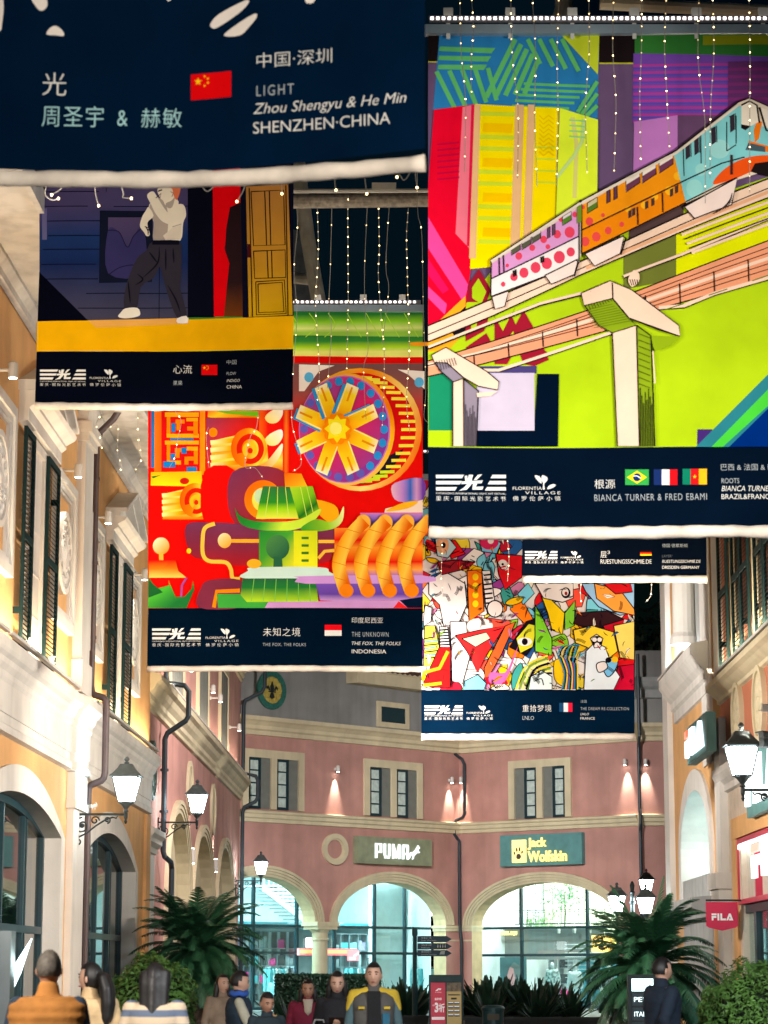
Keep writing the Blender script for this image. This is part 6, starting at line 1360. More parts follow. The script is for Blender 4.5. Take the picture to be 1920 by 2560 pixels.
o3 = finish(b3, p, [('caption_band', band), ('flag', fl), ('festival_logo', lg), ('village_logo', vl), ('lettering', tx)], xs, b3.w((800, -498))[1], b3.w((800, 1492))[1], .055)

# ---------------------------------------------------------------- B5: faces and figures in broken planes
b5 = Banner('banner crowded with angular cartoon faces and figures in black outlines, red, yellow and white', 44.0, lambda X: .05*sin(X*1.3)).view(1.885, 1040, 1300)
p = Print(b5); rnd = random.Random(11); K = (18, 14, 22)
p.rect(25, -190, 1030, 802, (228, 214, 208))
PAL = [(222,24,30),(244,190,20),(240,228,216),(250,120,20),(130,190,40),(120,200,220),(190,30,50),(244,214,60),(200,120,160),(40,90,150),(236,220,200),(244,232,224),(240,80,60),(60,150,140),(150,60,140)]
cells = []
for j in range(17):
    for i in range(17):
        x = 25+i*64+rnd.uniform(-26, 26); y = -190+j*62+rnd.uniform(-26, 26); cells.append((x, y))
rnd.shuffle(cells)
for (x, y) in cells:
    r = rnd.uniform(28, 74); a0 = rnd.uniform(0, 6.28); el = rnd.uniform(.35, .9); n = rnd.choice([3, 4, 4, 5, 6]); c, s_ = cos(a0), sin(a0); pts = []
    for k in range(n):
        a = 2*pi*k/n+rnd.uniform(-.3, .3); px_, py_ = r*cos(a), r*el*sin(a); pts.append((min(1030, max(25, x+px_*c-py_*s_)), min(802, max(-190, y+px_*s_+py_*c))))
    if max(q[0] for q in pts)-min(q[0] for q in pts) < 12 or max(q[1] for q in pts)-min(q[1] for q in pts) < 12: continue
    col = rnd.choice(PAL)
    cp = p.cr(pts, 4) if rnd.random() < .28 else pts
    cp = [(min(1030, max(25, q[0])), min(802, max(-190, q[1]))) for q in cp]
    p.poly(cp, col); p.line(cp+[cp[0]], 4, K)
    if rnd.random() < .35:
        for k in range(4): t = .25+.15*k; q0 = cp[0]; q1 = cp[len(cp)//2]; e = cp[len(cp)//4]; p.line([(q0[0]+(q1[0]-q0[0])*t, q0[1]+(q1[1]-q0[1])*t), (e[0]+(q1[0]-e[0])*t, e[1]+(q1[1]-e[1])*t)], 4, K)
# large readable shapes
def shp(pts, col, n=1, lw=5): 
    q = [(min(1030, max(25, a)), min(802, max(-190, b))) for a, b in p.cr(pts, n)]; p.poly(q, col); p.line(q+[q[0]], lw, K)
WP = (234, 220, 214)
shp([(60,290),(130,240),(230,300),(240,400),(200,490),(130,500),(110,400),(60,350)], WP); shp([(40,400),(75,415),(70,480),(35,500)], WP); shp([(160,480),(235,480),(255,640),(220,770),(170,760),(165,600)], WP)
shp([(240,240),(310,235),(320,430),(250,480)], (238, 110, 20)); [p.ell(280, 270+k*42, 14, 16, (244, 200, 20)) for k in range(4)]
shp([(310,240),(350,240),(370,380),(330,420)], WP); [p.line([(318+k, 262+k*22), (352+k*2, 258+k*22)], 8, K) for k in range(7)]
p.ell(372, 420, 40, 42, K); p.ell(372, 420, 34, 36, (236, 218, 210)); p.ell(300, 500, 62, 36, (236, 218, 210))
shp([(100,200),(180,190),(280,200),(240,230),(120,260)], (150, 30, 40)); shp([(375,160),(500,170),(500,270),(420,330),(390,260)], (214, 24, 34)); p.ell(408, 210, 22, 22, WP); p.ell(408, 210, 6, 6, K)
shp([(300,90),(350,70),(400,110),(380,160),(310,150)], (120, 190, 220)); p.ell(345, 105, 44, 36, (206, 40, 90)); p.ell(352, 100, 14, 14, WP); shp([(90,90),(150,80),(190,130),(150,180),(100,170)], (190, 214, 220)); p.ell(125, 120, 30, 40, (240, 170, 120)); p.ell(128, 120, 12, 14, K)
shp([(185,545),(300,520),(420,500),(330,640),(290,720),(240,620)], (220, 40, 40)); shp([(215,560),(330,530),(350,560),(280,600)], (238, 200, 170)); shp([(420,500),(470,480),(400,640),(330,760),(320,700)], (222, 90, 40)); shp([(440,600),(520,480),(580,460),(590,540),(520,640)], (24, 18, 26)); shp([(470,560),(530,490),(570,500),(550,600),(490,630)], (206, 200, 40)); p.ell(512, 575, 34, 20, WP); p.ell(512, 575, 14, 16, K)
shp([(590,360),(640,380),(700,440),(690,540),(640,520),(620,440)], (244, 200, 18)); shp([(560,400),(600,470),(640,560),(640,640),(560,620)], (120, 196, 40)); shp([(700,440),(750,380),(745,500),(700,520)], (120, 190, 50)); shp([(560,300),(740,300),(740,370),(690,390),(600,370)], WP); p.ell(705, 345, 22, 26, K); p.ell(703, 342, 15, 18, WP); p.ell(706, 348, 7, 9, (150, 30, 40))
shp([(780,300),(1028,300),(1028,440),(960,450),(860,410),(800,340)], (150, 190, 226)); shp([(840,300),(960,330),(1028,420),(1028,450),(930,430),(850,370)], (240, 150, 60)); shp([(880,300),(1010,300),(1020,340),(940,350)], (206, 24, 30)); shp([(760,440),(900,430),(980,470),(930,510),(800,510),(740,490)], (50, 24, 28)); shp([(880,500),(980,470),(970,510),(900,540)], (180, 20, 36))
shp([(740,520),(830,500),(930,530),(950,620),(900,660),(800,600),(750,580)], (250, 206, 50)); shp([(930,500),(1028,480),(1028,660),(960,650)], (240, 206, 100)); shp([(950,690),(1028,680),(1028,802),(930,802)], (200, 16, 50))
shp([(800,620),(840,580),(890,600),(920,680),(960,740),(930,802),(790,802)], (226, 232, 236)); shp([(820,560),(850,540),(880,560),(870,600),(840,605)], WP); p.ell(852, 572, 26, 24, K); p.ell(840, 566, 11, 10, WP); p.ell(864, 566, 11, 10, WP); p.ell(852, 590, 11, 10, WP)
shp([(880,690),(920,650),(950,670),(930,720),(900,740)], (120, 190, 230), 4, 5); shp([(850,680),(890,670),(900,700),(860,720)], WP, 4, 5); p.ell(935, 660, 16, 15, (240, 190, 30)); p.ell(905, 662, 14, 13, K)
for k in range(11): p.line([(665+k*9, 640+k*4), (690+k*8, 600), (770-k*2, 590+k*6)], 5, [(40,150,190), K, (226,196,60), K][k % 4], curve=True); p.line([(670+k*9, 640+k*4), (700+k*6, 720), (690+k*7, 800)], 7, [(30,120,160), K, (230,200,70), (150,40,110)][k % 4], curve=True)
for k in range(8): p.line([(470+k*16, 800), (520+k*12, 690+k*6), (620+k*3, 640+k*12)], 9, [(228,206,50), (120,150,40), (244,230,120), K][k % 4], curve=True)
shp([(540,740),(590,710),(640,740),(640,802),(530,802)], (214, 226, 220)); p.line([(560,760),(590,750),(600,780)], 5, K, curve=True)
shp([(40,500),(90,500),(110,600),(80,690),(35,690)], (210, 200, 70)); [p.line([(40, 560+k*16), (90+(k % 3)*12, 552+k*16)], 6, [K, (60,150,190)][k % 2]) for k in range(7)]; shp([(110,505),(150,505),(160,600),(112,600)], WP); [p.line([(112, 520+k*14), (152+k, 517+k*14)], 7, K) for k in range(6)]
shp([(110,600),(165,600),(160,790),(70,790),(35,770)], (206, 26, 26)); p.line([(35,720),(110,700),(150,620)], 16, (244, 160, 30)); p.line([(35,780),(120,770)], 14, (250, 190, 30)); shp([(230,760),(290,730),(330,770),(320,802),(220,802)], (120, 190, 214)); [p.line([(330+k*18, 742+k*3), (340+k*18, 775)], 12, (180, 20, 40)) for k in range(6)]; p.smooth([(350,720),(420,720),(460,640),(480,600),(420,760),(350,770)], (190, 90, 150), n=4)
rnd = random.Random(29)
for k in range(240):                               # fine inner drawing: folds, lashes, hatch and small coloured flakes
    x, y = rnd.uniform(35, 1020), rnd.uniform(-180, 792); a = rnd.uniform(0, 6.28); L = rnd.uniform(16, 60); bnd = rnd.uniform(-.9, .9)
    q = [(x+L*t*cos(a+bnd*t), y+L*t*sin(a+bnd*t)) for t in (0, .33, .66, 1)]
    q = [(min(1028, max(27, u_[0])), min(800, max(-188, u_[1]))) for u_ in q]
    if k % 3 == 0:
        for m_ in range(3): p.line([(u_[0]+m_*5*cos(a+1.5), u_[1]+m_*5*sin(a+1.5)) for u_ in q if 27 < u_[0]+m_*5*cos(a+1.5) < 1028 and u_[1]+m_*5*sin(a+1.5) < 800] or q, 2.4, K)
    elif k % 3 == 1: p.line(q, rnd.uniform(2.5, 6), K, taper=True)
    else:
        w_ = L*.16; p.poly([q[0], (q[1][0]-w_*sin(a), q[1][1]+w_*cos(a)), q[3], (q[2][0]+w_*sin(a), q[2][1]-w_*cos(a))], rnd.choice(PAL)); p.line(q, 2.2, K)
band = Print(b5); band.rect(25, 802, 1030, 1010, (3, 24, 44))
fl = Print(b5, 2); lg = Print(b5, 2); vl = Print(b5, 2); tx = Print(b5, 2)
bars_v(fl, 675, 862, 737, 904, [(24, 70, 110), (232, 232, 232), (228, 30, 60)]); festival_logo(lg, 40, 874, 220, 942); village_logo(vl, 238, 874, 362, 942)
tx.text('重拾梦境', 502, 872, 638, 904, WHT, space=1.1); tx.text('LNLO', 502, 924, 556, 942, GRY); tx.text('法国', 775, 848, 804, 862, GRY); tx.text('THE DREAM RE-COLLECTION', 775, 882, 1003, 896, GRY, space=1.15); tx.text('LNLO', 775, 909, 815, 920, WHT, shear=.25); tx.text('FRANCE', 775, 929, 843, 941, WHT)
xs = (b5.w((25, 900))[0], b5.w((1030, 900))[0])
o5 = finish(b5, p, [('caption_band', band), ('flag', fl), ('festival_logo', lg), ('village_logo', vl), ('lettering', tx)], xs, b5.w((500, -190))[1], b5.w((500, 1010))[1], .075)

# ---------------------------------------------------------------- B6: German banner, only its caption shows
b6 = Banner('half hidden banner of which only the dark caption with a German flag shows', 40.0).view(1.885, 1040, 1300)
p = Print(b6); p.rect(500, -480, 1370, 78, (20, 26, 40))
for k in range(9): p.poly([(520+k*95, -460), (600+k*95, -460), (560+k*90, 80), (505+k*95, 78)], [(60,70,90),(150,160,170),(30,40,60)][k % 3])
p.line([(540,79),(610,77)], 8, WHT); p.line([(640,79),(720,77)], 8, WHT); p.line([(990,79),(1140,77)], 6, WHT)
band = Print(b6); band.poly([(500,82),(1368,82),(1370,264),(502,264)], (5, 12, 24))
fl = Print(b6, 2); lg = Print(b6, 2); vl = Print(b6, 2); tx = Print(b6, 2)
bars_h(fl, 1056, 143, 1110, 168, [(20, 18, 20), (214, 20, 20), (244, 200, 30)]); festival_logo(lg, 514, 147, 666, 205); village_logo(vl, 682, 147, 788, 205)
tx.text('层', 870, 148, 898, 178, WHT); tx.text('3', 902, 145, 914, 160, WHT); tx.text('RUESTUNGSSCHMIE.DE', 870, 186, 1110, 206, WHT); tx.text('德国·德累斯顿', 1160, 112, 1280, 129, GRY); tx.text('LAYER³', 1160, 164, 1208, 176, (90, 96, 100)); tx.text('RUESTUNGSSCHMIE.DE', 1160, 188, 1342, 202, WHT, shear=.25); tx.text('DRESDEN GERMANY', 1160, 216, 1335, 230, WHT)
xs = (b6.w((501, 200))[0], b6.w((1369, 200))[0])
o6 = finish(b6, p, [('caption_band', band), ('flag', fl), ('festival_logo', lg), ('village_logo', vl), ('lettering', tx)], xs, b6.w((900, -480))[1], b6.w((900, 266))[1], .075)

# ================================================================== added floodlights on the eaves and cornices that light the banners and facades
WARM = (1, .93, .84); FG = 'added floodlights along the cornices'
def added_flood(x, y, z, tx_, ty, tz, power, lab, col=WARM, ang=46, blend=.5, rad=.15): floodlight((x, y, z), (tx_, ty, tz), power, col, lab, ang, blend, FG, rad, 'cornice' in lab or 'lying' in lab)
added_flood(5.6, 16.5, 7.2, 2.3, 24, 8.2, 1700, 'added floodlight out of frame at right aimed at the monorail banner'); added_flood(-4.6, 17.5, 7.2, 2.2, 24, 8.3, 1250, 'added floodlight out of frame at left aimed at the monorail banner')
added_flood(2.6, 7.5, 5.6, -1.2, 14.5, 7.0, 2300, 'added floodlight out of frame aimed at the nearest dark banner', ang=50)
added_flood(-5.0, 24.5, 7.6, -2.9, 32, 11.2, 760, 'added floodlight out of frame at left aimed at the dancer banner', ang=50); added_flood(5.7, 26.0, 7.0, -2.9, 32, 11.2, 1250, 'added floodlight out of frame at right aimed at the dancer banner', ang=40)
added_flood(5.8, 29.5, 5.55, -1.4, 36, 8.8, 1700, 'added floodlight on the right cornice aimed at the red wheel banner', ang=44); added_flood(-5.1, 29.0, 6.7, -1.5, 36, 8.8, 950, 'added floodlight on the left entablature aimed at the red wheel banner', ang=48)
added_flood(5.75, 36.4, 5.45, 2.5, 44, 8.2, 760, 'added floodlight on the right cornice aimed at the banner of faces', ang=48); added_flood(5.75, 33.4, 5.45, 2.6, 44, 8.4, 600, 'second added floodlight on the right cornice aimed at the banner of faces', ang=40)
added_flood(5.75, 32.4, 6.4, 3.9, 40, 9.3, 500, 'added floodlight on the right cornice aimed at the half hidden banner', ang=44)
# ---- added floodlights for the facades: on eaves and cornices, hidden by the banners or outside the picture
COOL = (.93, .97, 1.0); PEACH = (1, .84, .70)
added_flood(5.8, 29, 5.0, -5.7, 34.5, 3.4, 7000, 'added floodlight out of frame at right aimed at the near arch of the orange building', (1, .87, .74), 50, .7, .3); added_flood(5.8, 33, 5.0, -5.6, 42, 3.7, 8500, 'added floodlight out of frame at right aimed at the pilaster of the orange building', (1, .87, .74), 42, .7, .3); added_flood(5.8, 36.8, 5.0, -5.4, 50.5, 3.7, 11500, 'added floodlight out of frame at right aimed at the far arch of the orange building', (1, .87, .74), 36, .7, .3)
added_flood(5.9, 54.5, 12.95, -5.3, 68, 5.0, 16000, 'added floodlight on the right corner eave aimed at the pink building', (1, .9, .86), 70, .8, .3); added_flood(5.6, 56.9, 12.95, 0, 92, 6.5, 17000, 'added floodlight on the right corner eave aimed at the far arcade', (1, .95, .93), 36, .8, .4)
added_flood(-4.3, 66, 12.95, 6.5, 93.5, 6.5, 15500, 'added floodlight on the pink cornice aimed at the far arcade', (1, .95, .93), 40, .8, .4)
added_flood(-5.48, 37.2, 6.55, 6.2, 41.0, 3.9, 7000, 'added floodlight lying on the left entablature aimed at the red building', (1, .93, .85), 50, .8, .3); added_flood(-5.45, 39.4, 6.55, 6.6, 52, 6.0, 15000, 'added floodlight lying on the left entablature aimed at the orange corner block', (1, .95, .9), 42, .8, .3)
added_flood(6.1, 37.3, 7.15, -5.6, 42.5, 9.4, 3300, 'added floodlight on the red building cornice aimed at the upper orange wall', (1, .88, .74), 56, .8, .3); added_flood(6.2, 46.0, 7.15, -5.4, 52, 9.6, 2600, 'added floodlight on the red building cornice aimed at the farther upper orange wall', (1, .88, .74), 50, .8, .3)
# ================================================================== roof canopy over the street, LED bars, fairy lights
M_PIPE = mat('canopy_pipe', (.34, .34, .30), .6, var=.25, scale=3, bump=.2); M_WHITEPIPE = mat('canopy_white', (.6, .6, .56), .5, var=.1)
o = thing('street_canopy', 'grey steel tube frame of the street canopy seen between the banners', 'canopy frame', (0, 50, 16))
rel = lambda v: (v.x-o.location.x, v.y-o.location.y, v.z-o.location.z)
mb = MB(); a = P(640, 505, 50); b_ = P(1180, 498, 50); mb.tube([rel(a), rel(b_)], .155, 14); 
for k in range(100):
    q = a+(b_-a)*(k/100); mb.lathe([(.158, -.012), (.163, 0), (.158, .012)], (0, 0, 0), 3) if False else None
mb.build('wrapped_beam', mat('wrapped_beam', (.36, .33, .28), .8, var=.45, scale=9, bump=.5, bscale=18), o)
mb = MB(); mb.tube([rel(P(742, 380, 51.5)), rel(P(752, 470, 51.5)), rel(P(770, 600, 51.5)), rel(P(800, 775, 51.5))], .165, 14); mb.build('curved_tube', M_PIPE, o)
mb = MB(); mb.tube([rel(P(690, 690, 53)), rel(P(788, 700, 52))], .13, 12); mb.build('cross_tube', M_PIPE, o)
mb = MB(); mb.tube([rel(P(640, 478, 49.5)), rel(P(1180, 476, 49.5))], .05, 8)
for px in (945, 975): q = rel(P(px, 472, 49.5)); mb.box(q[0]-.13, q[0]+.13, q[1]-.06, q[1]+.06, q[2]-.03, q[2]+.12)
mb.build('rail', M_WHITEPIPE, o)
mb = MB(); mb.tube([rel(P(1412, -40, 50)), rel(P(1410, 20, 50)), rel(P(1392, 80, 50)), rel(P(1380, 130, 50))], .2, 14); mb.build('curved_tube', M_PIPE, o)
o = thing('canopy_membrane', 'glossy grey roof membrane over the upper right corner', 'canopy', P(1650, 40, 52))
mb = MB(); N = 10
vs = []
for i in range(N+1):
    for j in range(6):
        q = P(1420+600*i/N, 150-46*j-30*sin(pi*i/N), 48+3.0*j); vs.append((q.x-o.location.x, q.y-o.location.y, q.z-o.location.z+.12*sin(i*1.3+j)))
mb.smooth = True; mb.add(vs, [(i*6+j, (i+1)*6+j, (i+1)*6+j+1, i*6+j+1) for i in range(N) for j in range(5)]); mb.build('sheet', mat('membrane', (.12, .16, .17), .18, var=.3, scale=1.2, bump=.8, bscale=1.1, spec=.9), o)
mb = MB(); a = P(1500, 8, 47); b_ = P(1990, 32, 47); mb.tube([(q.x-o.location.x, q.y-o.location.y, q.z-o.location.z) for q in (a, b_)], .14, 10); mb.build('edge_tube', mat('membrane_edge', (.55, .5, .4), .6, var=.1), o)
o = thing('roof_panel', 'bluish glass roof edge between the dancer banner and the grey tube', 'roof panel', P(750, 690, 55))
mb = MB(); q = [P(700, 560, 55), P(772, 590, 55), P(800, 775, 55), P(700, 780, 55)]; vs = [(v.x-o.location.x, 0, v.z-o.location.z) for v in q]; mb.prism([(v[0], v[2]) for v in vs], -.04, .04); mb.build('sheet', mat('roof_glass', (.10, .12, .15), .2, var=.3, spec=.8), o)
# LED bars
M_LED = emit_mat('led_white', (1, .86, .84), 3.5, sample=False); M_LEDC = mat('led_casing', (.12, .12, .13), .5)
def led_bar(label, px0, px1, py, Y, step, legs=(), drop=.0):
    a = P(px0, py, Y); b_ = P(px1, py, Y); o = thing('led_light_bar', label, 'light bar', a, 0, 'LED light bars above the banners'); L = b_.x-a.x
    mb = MB(); mb.box(0, L, .0, .05, -.03, .03); mb.build('housing', M_LEDC, o)
    mb = MB(); n = int(L/step)
    for k in range(n): mb.box((k+.25)*step, (k+.75)*step, -.012, 0, -.014, .014)
    mb.build('led_row', M_LED, o)
    for x in legs: mb = MB(); mb.box(x-.02, x+.02, .052, .07, -drop, .12); mb.box(x-.05, x+.05, .0, .07, .031, .12); mb.build('clamp', M_WHITEPIPE, o)
led_bar('LED bar with white dots above the monorail banner', 1073, 2060, 46, 23.9, .06, (.2, .85, 1.5, 2.15, 2.8, 3.5), .2)
led_bar('LED bar with white dots above the red wheel banner', 372, 1052, 755, 35.95, .075, (2.6, 3.3, 3.9), .1)
led_bar('short LED bar above the banner of faces', 1057, 1200, 1128, 43.9, .08)
for (lab, x0, x1, z, Y, pxy) in (('bar', 0, 0, 0, 0, 0),): pass
# fairy light strings
M_WIRE = mat('fairy_wire', (.30, .27, .22), .6, var=0); BULBS = [emit_mat('fairy_bulb_%s' % n, (1, .66, .26), e, sample=False) for n, e in (('faint', 1.2), ('dim', 4), ('bright', 11))]
_bm = {}
def fairy(label, pts, Y, gap, r=.018, group='fairy light strings', first=0):
    """pts in photo pixels; gap = bulb spacing in pixels"""
    w_ = [P(a, b, Y+rndf.uniform(-.03, .03))+Vector((rndf.uniform(-.02, .02), 0, 0)) for a, b in pts]; o = thing('fairy_light_string', label, 'fairy lights', w_[0], 0, group)
    L = [p-w_[0] for p in w_]; mb = MB(); cr = []
    for i in range(len(L)-1):
        p0, p1, p2, p3 = L[max(0, i-1)], L[i], L[i+1], L[min(len(L)-1, i+2)]
        for k in range(6):
            t = k/6; cr.append(.5*(2*p1+(p2-p0)*t+(2*p0-5*p1+4*p2-p3)*t*t+(3*p1-p0-3*p2+p3)*t**3))
    cr.append(L[-1]); mb.tube(cr, .0035, 4); mb.build('wire', M_WIRE, o)
    key = round(r, 4)
    if key not in _bm:
        _bm[key] = []
        for m_ in BULBS: q = MB(); q.smooth = True; q.ball((0, 0, 0), r, r, r*1.25, 8, 6); _bm[key].append(q.mesh('bulb', m_))
    g = gap*Y/FPX; acc = g*.5 if first is not None else 0; n = 0
    for i in range(len(cr)-1):
        seg = (cr[i+1]-cr[i]).length
        while acc <= seg and n < 45:
            q = cr[i]+(cr[i+1]-cr[i])*(acc/seg); b_ = bpy.data.objects.new('bulb', _bm[key][rndf.choice([0, 1, 1, 2, 2])]); COL.objects.link(b_); b_.parent = o; b_.location = q; acc += g*rndf.uniform(.92, 1.08); n += 1
        acc -= seg
    if gap > 900 or n == 0:
        b_ = bpy.data.objects.new('bulb', _bm[key][2]); COL.objects.link(b_); b_.parent = o; b_.location = cr[-1]
rndf = random.Random(3)
Z5 = lambda x, y: (700+x/3.16, 400+y/3.16)
for k, (lab, pts, gap) in enumerate((
    ('sparse string of fairy lights against the grey tube, beside the dancer banner', [(133,390),(135,540),(122,850),(124,1230),(108,1700)], 98), ('dense string of fairy lights along the right edge of the grey tube', [(288,380),(292,700),(280,1000),(287,1170),(295,1560),(303,1720),(290,1900)], 25),
    ('sparse string of fairy lights over the black gap, next to the grey tube', [(412,370),(395,860),(388,1170),(405,1350),(380,1800)], 99), ('dense string of fairy lights left of the middle of the black gap', [(541,280),(540,380),(547,1000),(540,1250),(530,1650)], 25),
    ('sparse string of fairy lights in the middle of the black gap', [(683,370),(674,860),(682,1170),(685,1490),(670,1650),(676,2050)], 99), ('dense string of fairy lights right of the middle of the black gap', [(785,350),(790,700),(788,900),(800,1200),(820,1480),(825,1800),(818,2100)], 25),
    ('sparse string of fairy lights close beside a dense one in the black gap', [(853,350),(840,830),(850,1000),(830,1230),(812,1450)], 100), ('dense string of fairy lights at the right of the black gap, over the rim', [(1010,380),(1018,470),(1005,620),(1010,1000),(1015,1500),(1010,1900),(1035,2150)], 25),
    ('string of fairy lights along the left edge of the monorail banner', [(1075,100),(1090,250),(1100,440),(1117,600),(1125,1200),(1140,1560),(1160,1850),(1150,2030),(1175,2080)], 99))):
    fairy(lab, [Z5(*q) for q in pts], 30.5, gap, .0065)
ZB = lambda x, y: (1060+x/1.929, y/1.929)
for k, (x, y1, dx) in enumerate(((168, 830, 35), (235, 460, -8), (415, 860, 40), (528, 900, 20), (655, 900, -25), (795, 830, -10), (905, 830, 18), (1047, 780, 8), (1160, 720, 30), (1318, 980, 45), (1395, 860, -25), (1565, 930, 12))):
    lab = ['first', 'second', 'third', 'fourth', 'fifth', 'sixth', 'seventh', 'eighth', 'ninth', 'tenth', 'eleventh', 'twelfth'][k]
    fairy('%s fairy light string from the left over the monorail banner' % lab, [ZB(x, -30), ZB(x+dx*.2, y1*.3), ZB(x+dx*.7+rndf.uniform(-6, 6), y1*.6), ZB(x+dx, y1)], 22.5, 37 if k % 3 else 52, .0055)
ZA = lambda x, y: (x/1.536, y/1.536)
for k, (lab, pts) in enumerate((
    ('hooked light under the left end of the near banner hem', [(180,690),(178,745),(195,768),(222,762)]), ('pair light beside the hooked one under the near hem', [(240,695),(232,725),(208,748)]), ('straight single light left of the dancer under the near hem', [(360,690),(370,740),(380,790)]), ('curled light over the dark window of the dancer banner', [(465,700),(466,742),(480,758),(512,762)]),
    ('looped light left of the red strip under the near hem', [(765,690),(795,735),(824,702)]), ('light on the red strip under the near hem', [(945,680),(932,738),(918,774)]), ('light in front of the orange door', [(1080,670),(1090,705),(1087,744)]),
    ('short light at the top of the grey tube', [(1180,655),(1200,672),(1214,682)]), ('light above the wrapped beam, left', [(1282,640),(1282,690),(1294,730)]), ('light above the wrapped beam, right', [(1393,630),(1405,665),(1412,744)]), ('knotted light under the right end of the near hem', [(1590,610),(1570,660),(1548,692),(1530,672),(1524,680)]), ('long single light under the right corner of the near hem', [(1595,610),(1600,660),(1606,720)]))):
    fairy(lab, [ZA(*q) for q in pts], 19.0, 2000, .0085, 'single fairy lights dangling under the near banner')
Z2 = lambda x, y: (x/2.764, 900+y/2.764)
for lab, pts in (('fairy lights by the drainpipe head under the eave', [(705,365),(670,440),(682,510),(700,610)]), ('fairy lights hanging free below the white soffit', [(740,480),(822,455),(820,620),(840,740),(810,775)]), ('fairy lights nearest the red banner under the soffit', [(960,365),(950,540),(968,680),(935,740),(942,785)])):
    fairy(lab, [Z2(*q) for q in pts], 34.0, 28, .0075)
Z1 = lambda x, y: (1040+x/1.885, 1300+y/1.885)
for lab, pts in (('fairy lights over the left part of the banner of faces', [(125,60),(128,160),(118,260),(130,340)]), ('fairy lights over the middle of the banner of faces', [(430,80),(436,180),(428,290)]), ('fairy lights hanging below the half hidden banner over the faces', [(780,285),(776,340),(785,390)]), ('fairy lights hanging in front of the dark trees', [(1105,285),(1108,330),(1104,360),(1086,386)])):
    fairy(lab, [Z1(*q) for q in pts], 39.0, 22, .0075)
Z6 = lambda x, y: (350+x/2.242, 1000+y/2.242)
for lab, pts in (('fairy lights over the meander box of the red banner', [(200,60),(230,120),(215,230),(195,320),(165,380)]), ('fairy lights over the upper coil of the red banner', [(380,150),(372,215),(395,380)]), ('fairy lights over the two drops of the red banner', [(660,60),(655,160),(610,210),(590,370),(650,380),(680,435)]), ('fairy lights left of the wheel on the red banner', [(850,60),(855,155),(905,345),(862,400)])):
    fairy(lab, [Z6(*q) for q in pts], 33.0, 38, .007)
# ================================================================== plants
M_LEAF = mat('palm_leaf', (.024, .10, .045), .45, var=.35, scale=2.5, spec=.5); M_TRUNK = mat('palm_trunk', (.05, .035, .025), .9, var=.4, scale=12, bump=.6)
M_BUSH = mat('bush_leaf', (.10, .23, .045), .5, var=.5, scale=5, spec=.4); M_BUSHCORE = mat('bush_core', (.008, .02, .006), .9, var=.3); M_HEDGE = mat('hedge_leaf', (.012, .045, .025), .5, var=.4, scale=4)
M_TREE = mat('tree_leaf', (.02, .035, .015), .8, var=.4, scale=2)
def cycad(loc, label, R_=1.35, base=1.7, nf=70, seed=0, cat='palm', nm='palm_tree', leaf=None, up=1.0, trunk=True):
    rnd = random.Random(seed); o = thing(nm, label, cat, loc); mb = MB()
    for k in range(nf):
        az = rnd.uniform(0, 2*pi) if k > nf*.6 else k*2.399; el = R(rnd.uniform(-38, 72)*up if k > 6 else rnd.uniform(55, 85)); L = R_*rnd.uniform(.85, 1.12)
        d = Vector((cos(az)*cos(el), sin(az)*cos(el), sin(el))); p = Vector((0, 0, base)); pts = []; n = 30
        droop = rnd.uniform(1.0, 2.1)
        for i in range(n+1):
            pts.append(p.copy()); d = (d+Vector((0, 0, -droop*.042*(i/n+.25)))).normalized(); p = p+d*(L/n)
        mb.tube([pts[i] for i in range(0, n+1, 2)], [.016*(1-i/(n+2)) for i in range(0, n+1, 2)], 4)
        side = Vector((-sin(az), cos(az), 0))
        for i in range(2, n+1):
            for half in (0, .5):
                if i == n and half: continue
                q = pts[i] if not half else (pts[i]+pts[i+1])/2; t = (i+half)/n; tang = (pts[min(i+1, n)]-pts[i-1]).normalized(); upv = side.cross(tang).normalized()
                l = L*.17*sin(pi*(.12+.86*t))**.7+.03; wd = .0125
                for s_ in (-1, 1):
                    dr = (side*s_*.82+tang*.62+upv*.28+Vector((rnd.uniform(-.1, .1), rnd.uniform(-.1, .1), rnd.uniform(-.12, .06)))).normalized(); e = q+dr*l; m_ = q+dr*l*.55+Vector((0, 0, .01))
                    mb.add([q-tang*wd, m_-tang*wd*.9, e, m_+tang*wd*.9, q+tang*wd], [(0, 1, 2, 3, 4)])
    mb.build('crown', leaf or M_LEAF, o, fix=False)
    if trunk:
        mb = MB(); pr = []
        n = max(3, int(base/.09))
        for k in range(n+1): z = base*k/n; pr += [(.17+.02*(k % 2)+.04*(1-z/base), z)]
        mb.lathe(pr, (0, 0, 0), 12)
        for k in range(60):
            a = rnd.uniform(0, 6.28); z = rnd.uniform(.15, base); mb.add([(cos(a-.12)*.18, sin(a-.12)*.18, z), (cos(a+.12)*.18, sin(a+.12)*.18, z), (cos(a)*.25, sin(a)*.25, z+.09)], [(0, 1, 2)])
        mb.build('trunk', M_TRUNK, o, fix=False)
    return o
q = P(492, 2378, 50); cycad((q.x, q.y, 0), 'big sago palm in front of the pink building at left', 1.5, q.z, 150, 1)
q = P(1622, 2385, 42); cycad((q.x, q.y, 0), 'big sago palm under the lamp post at right', 1.42, q.z-.25, 150, 2)
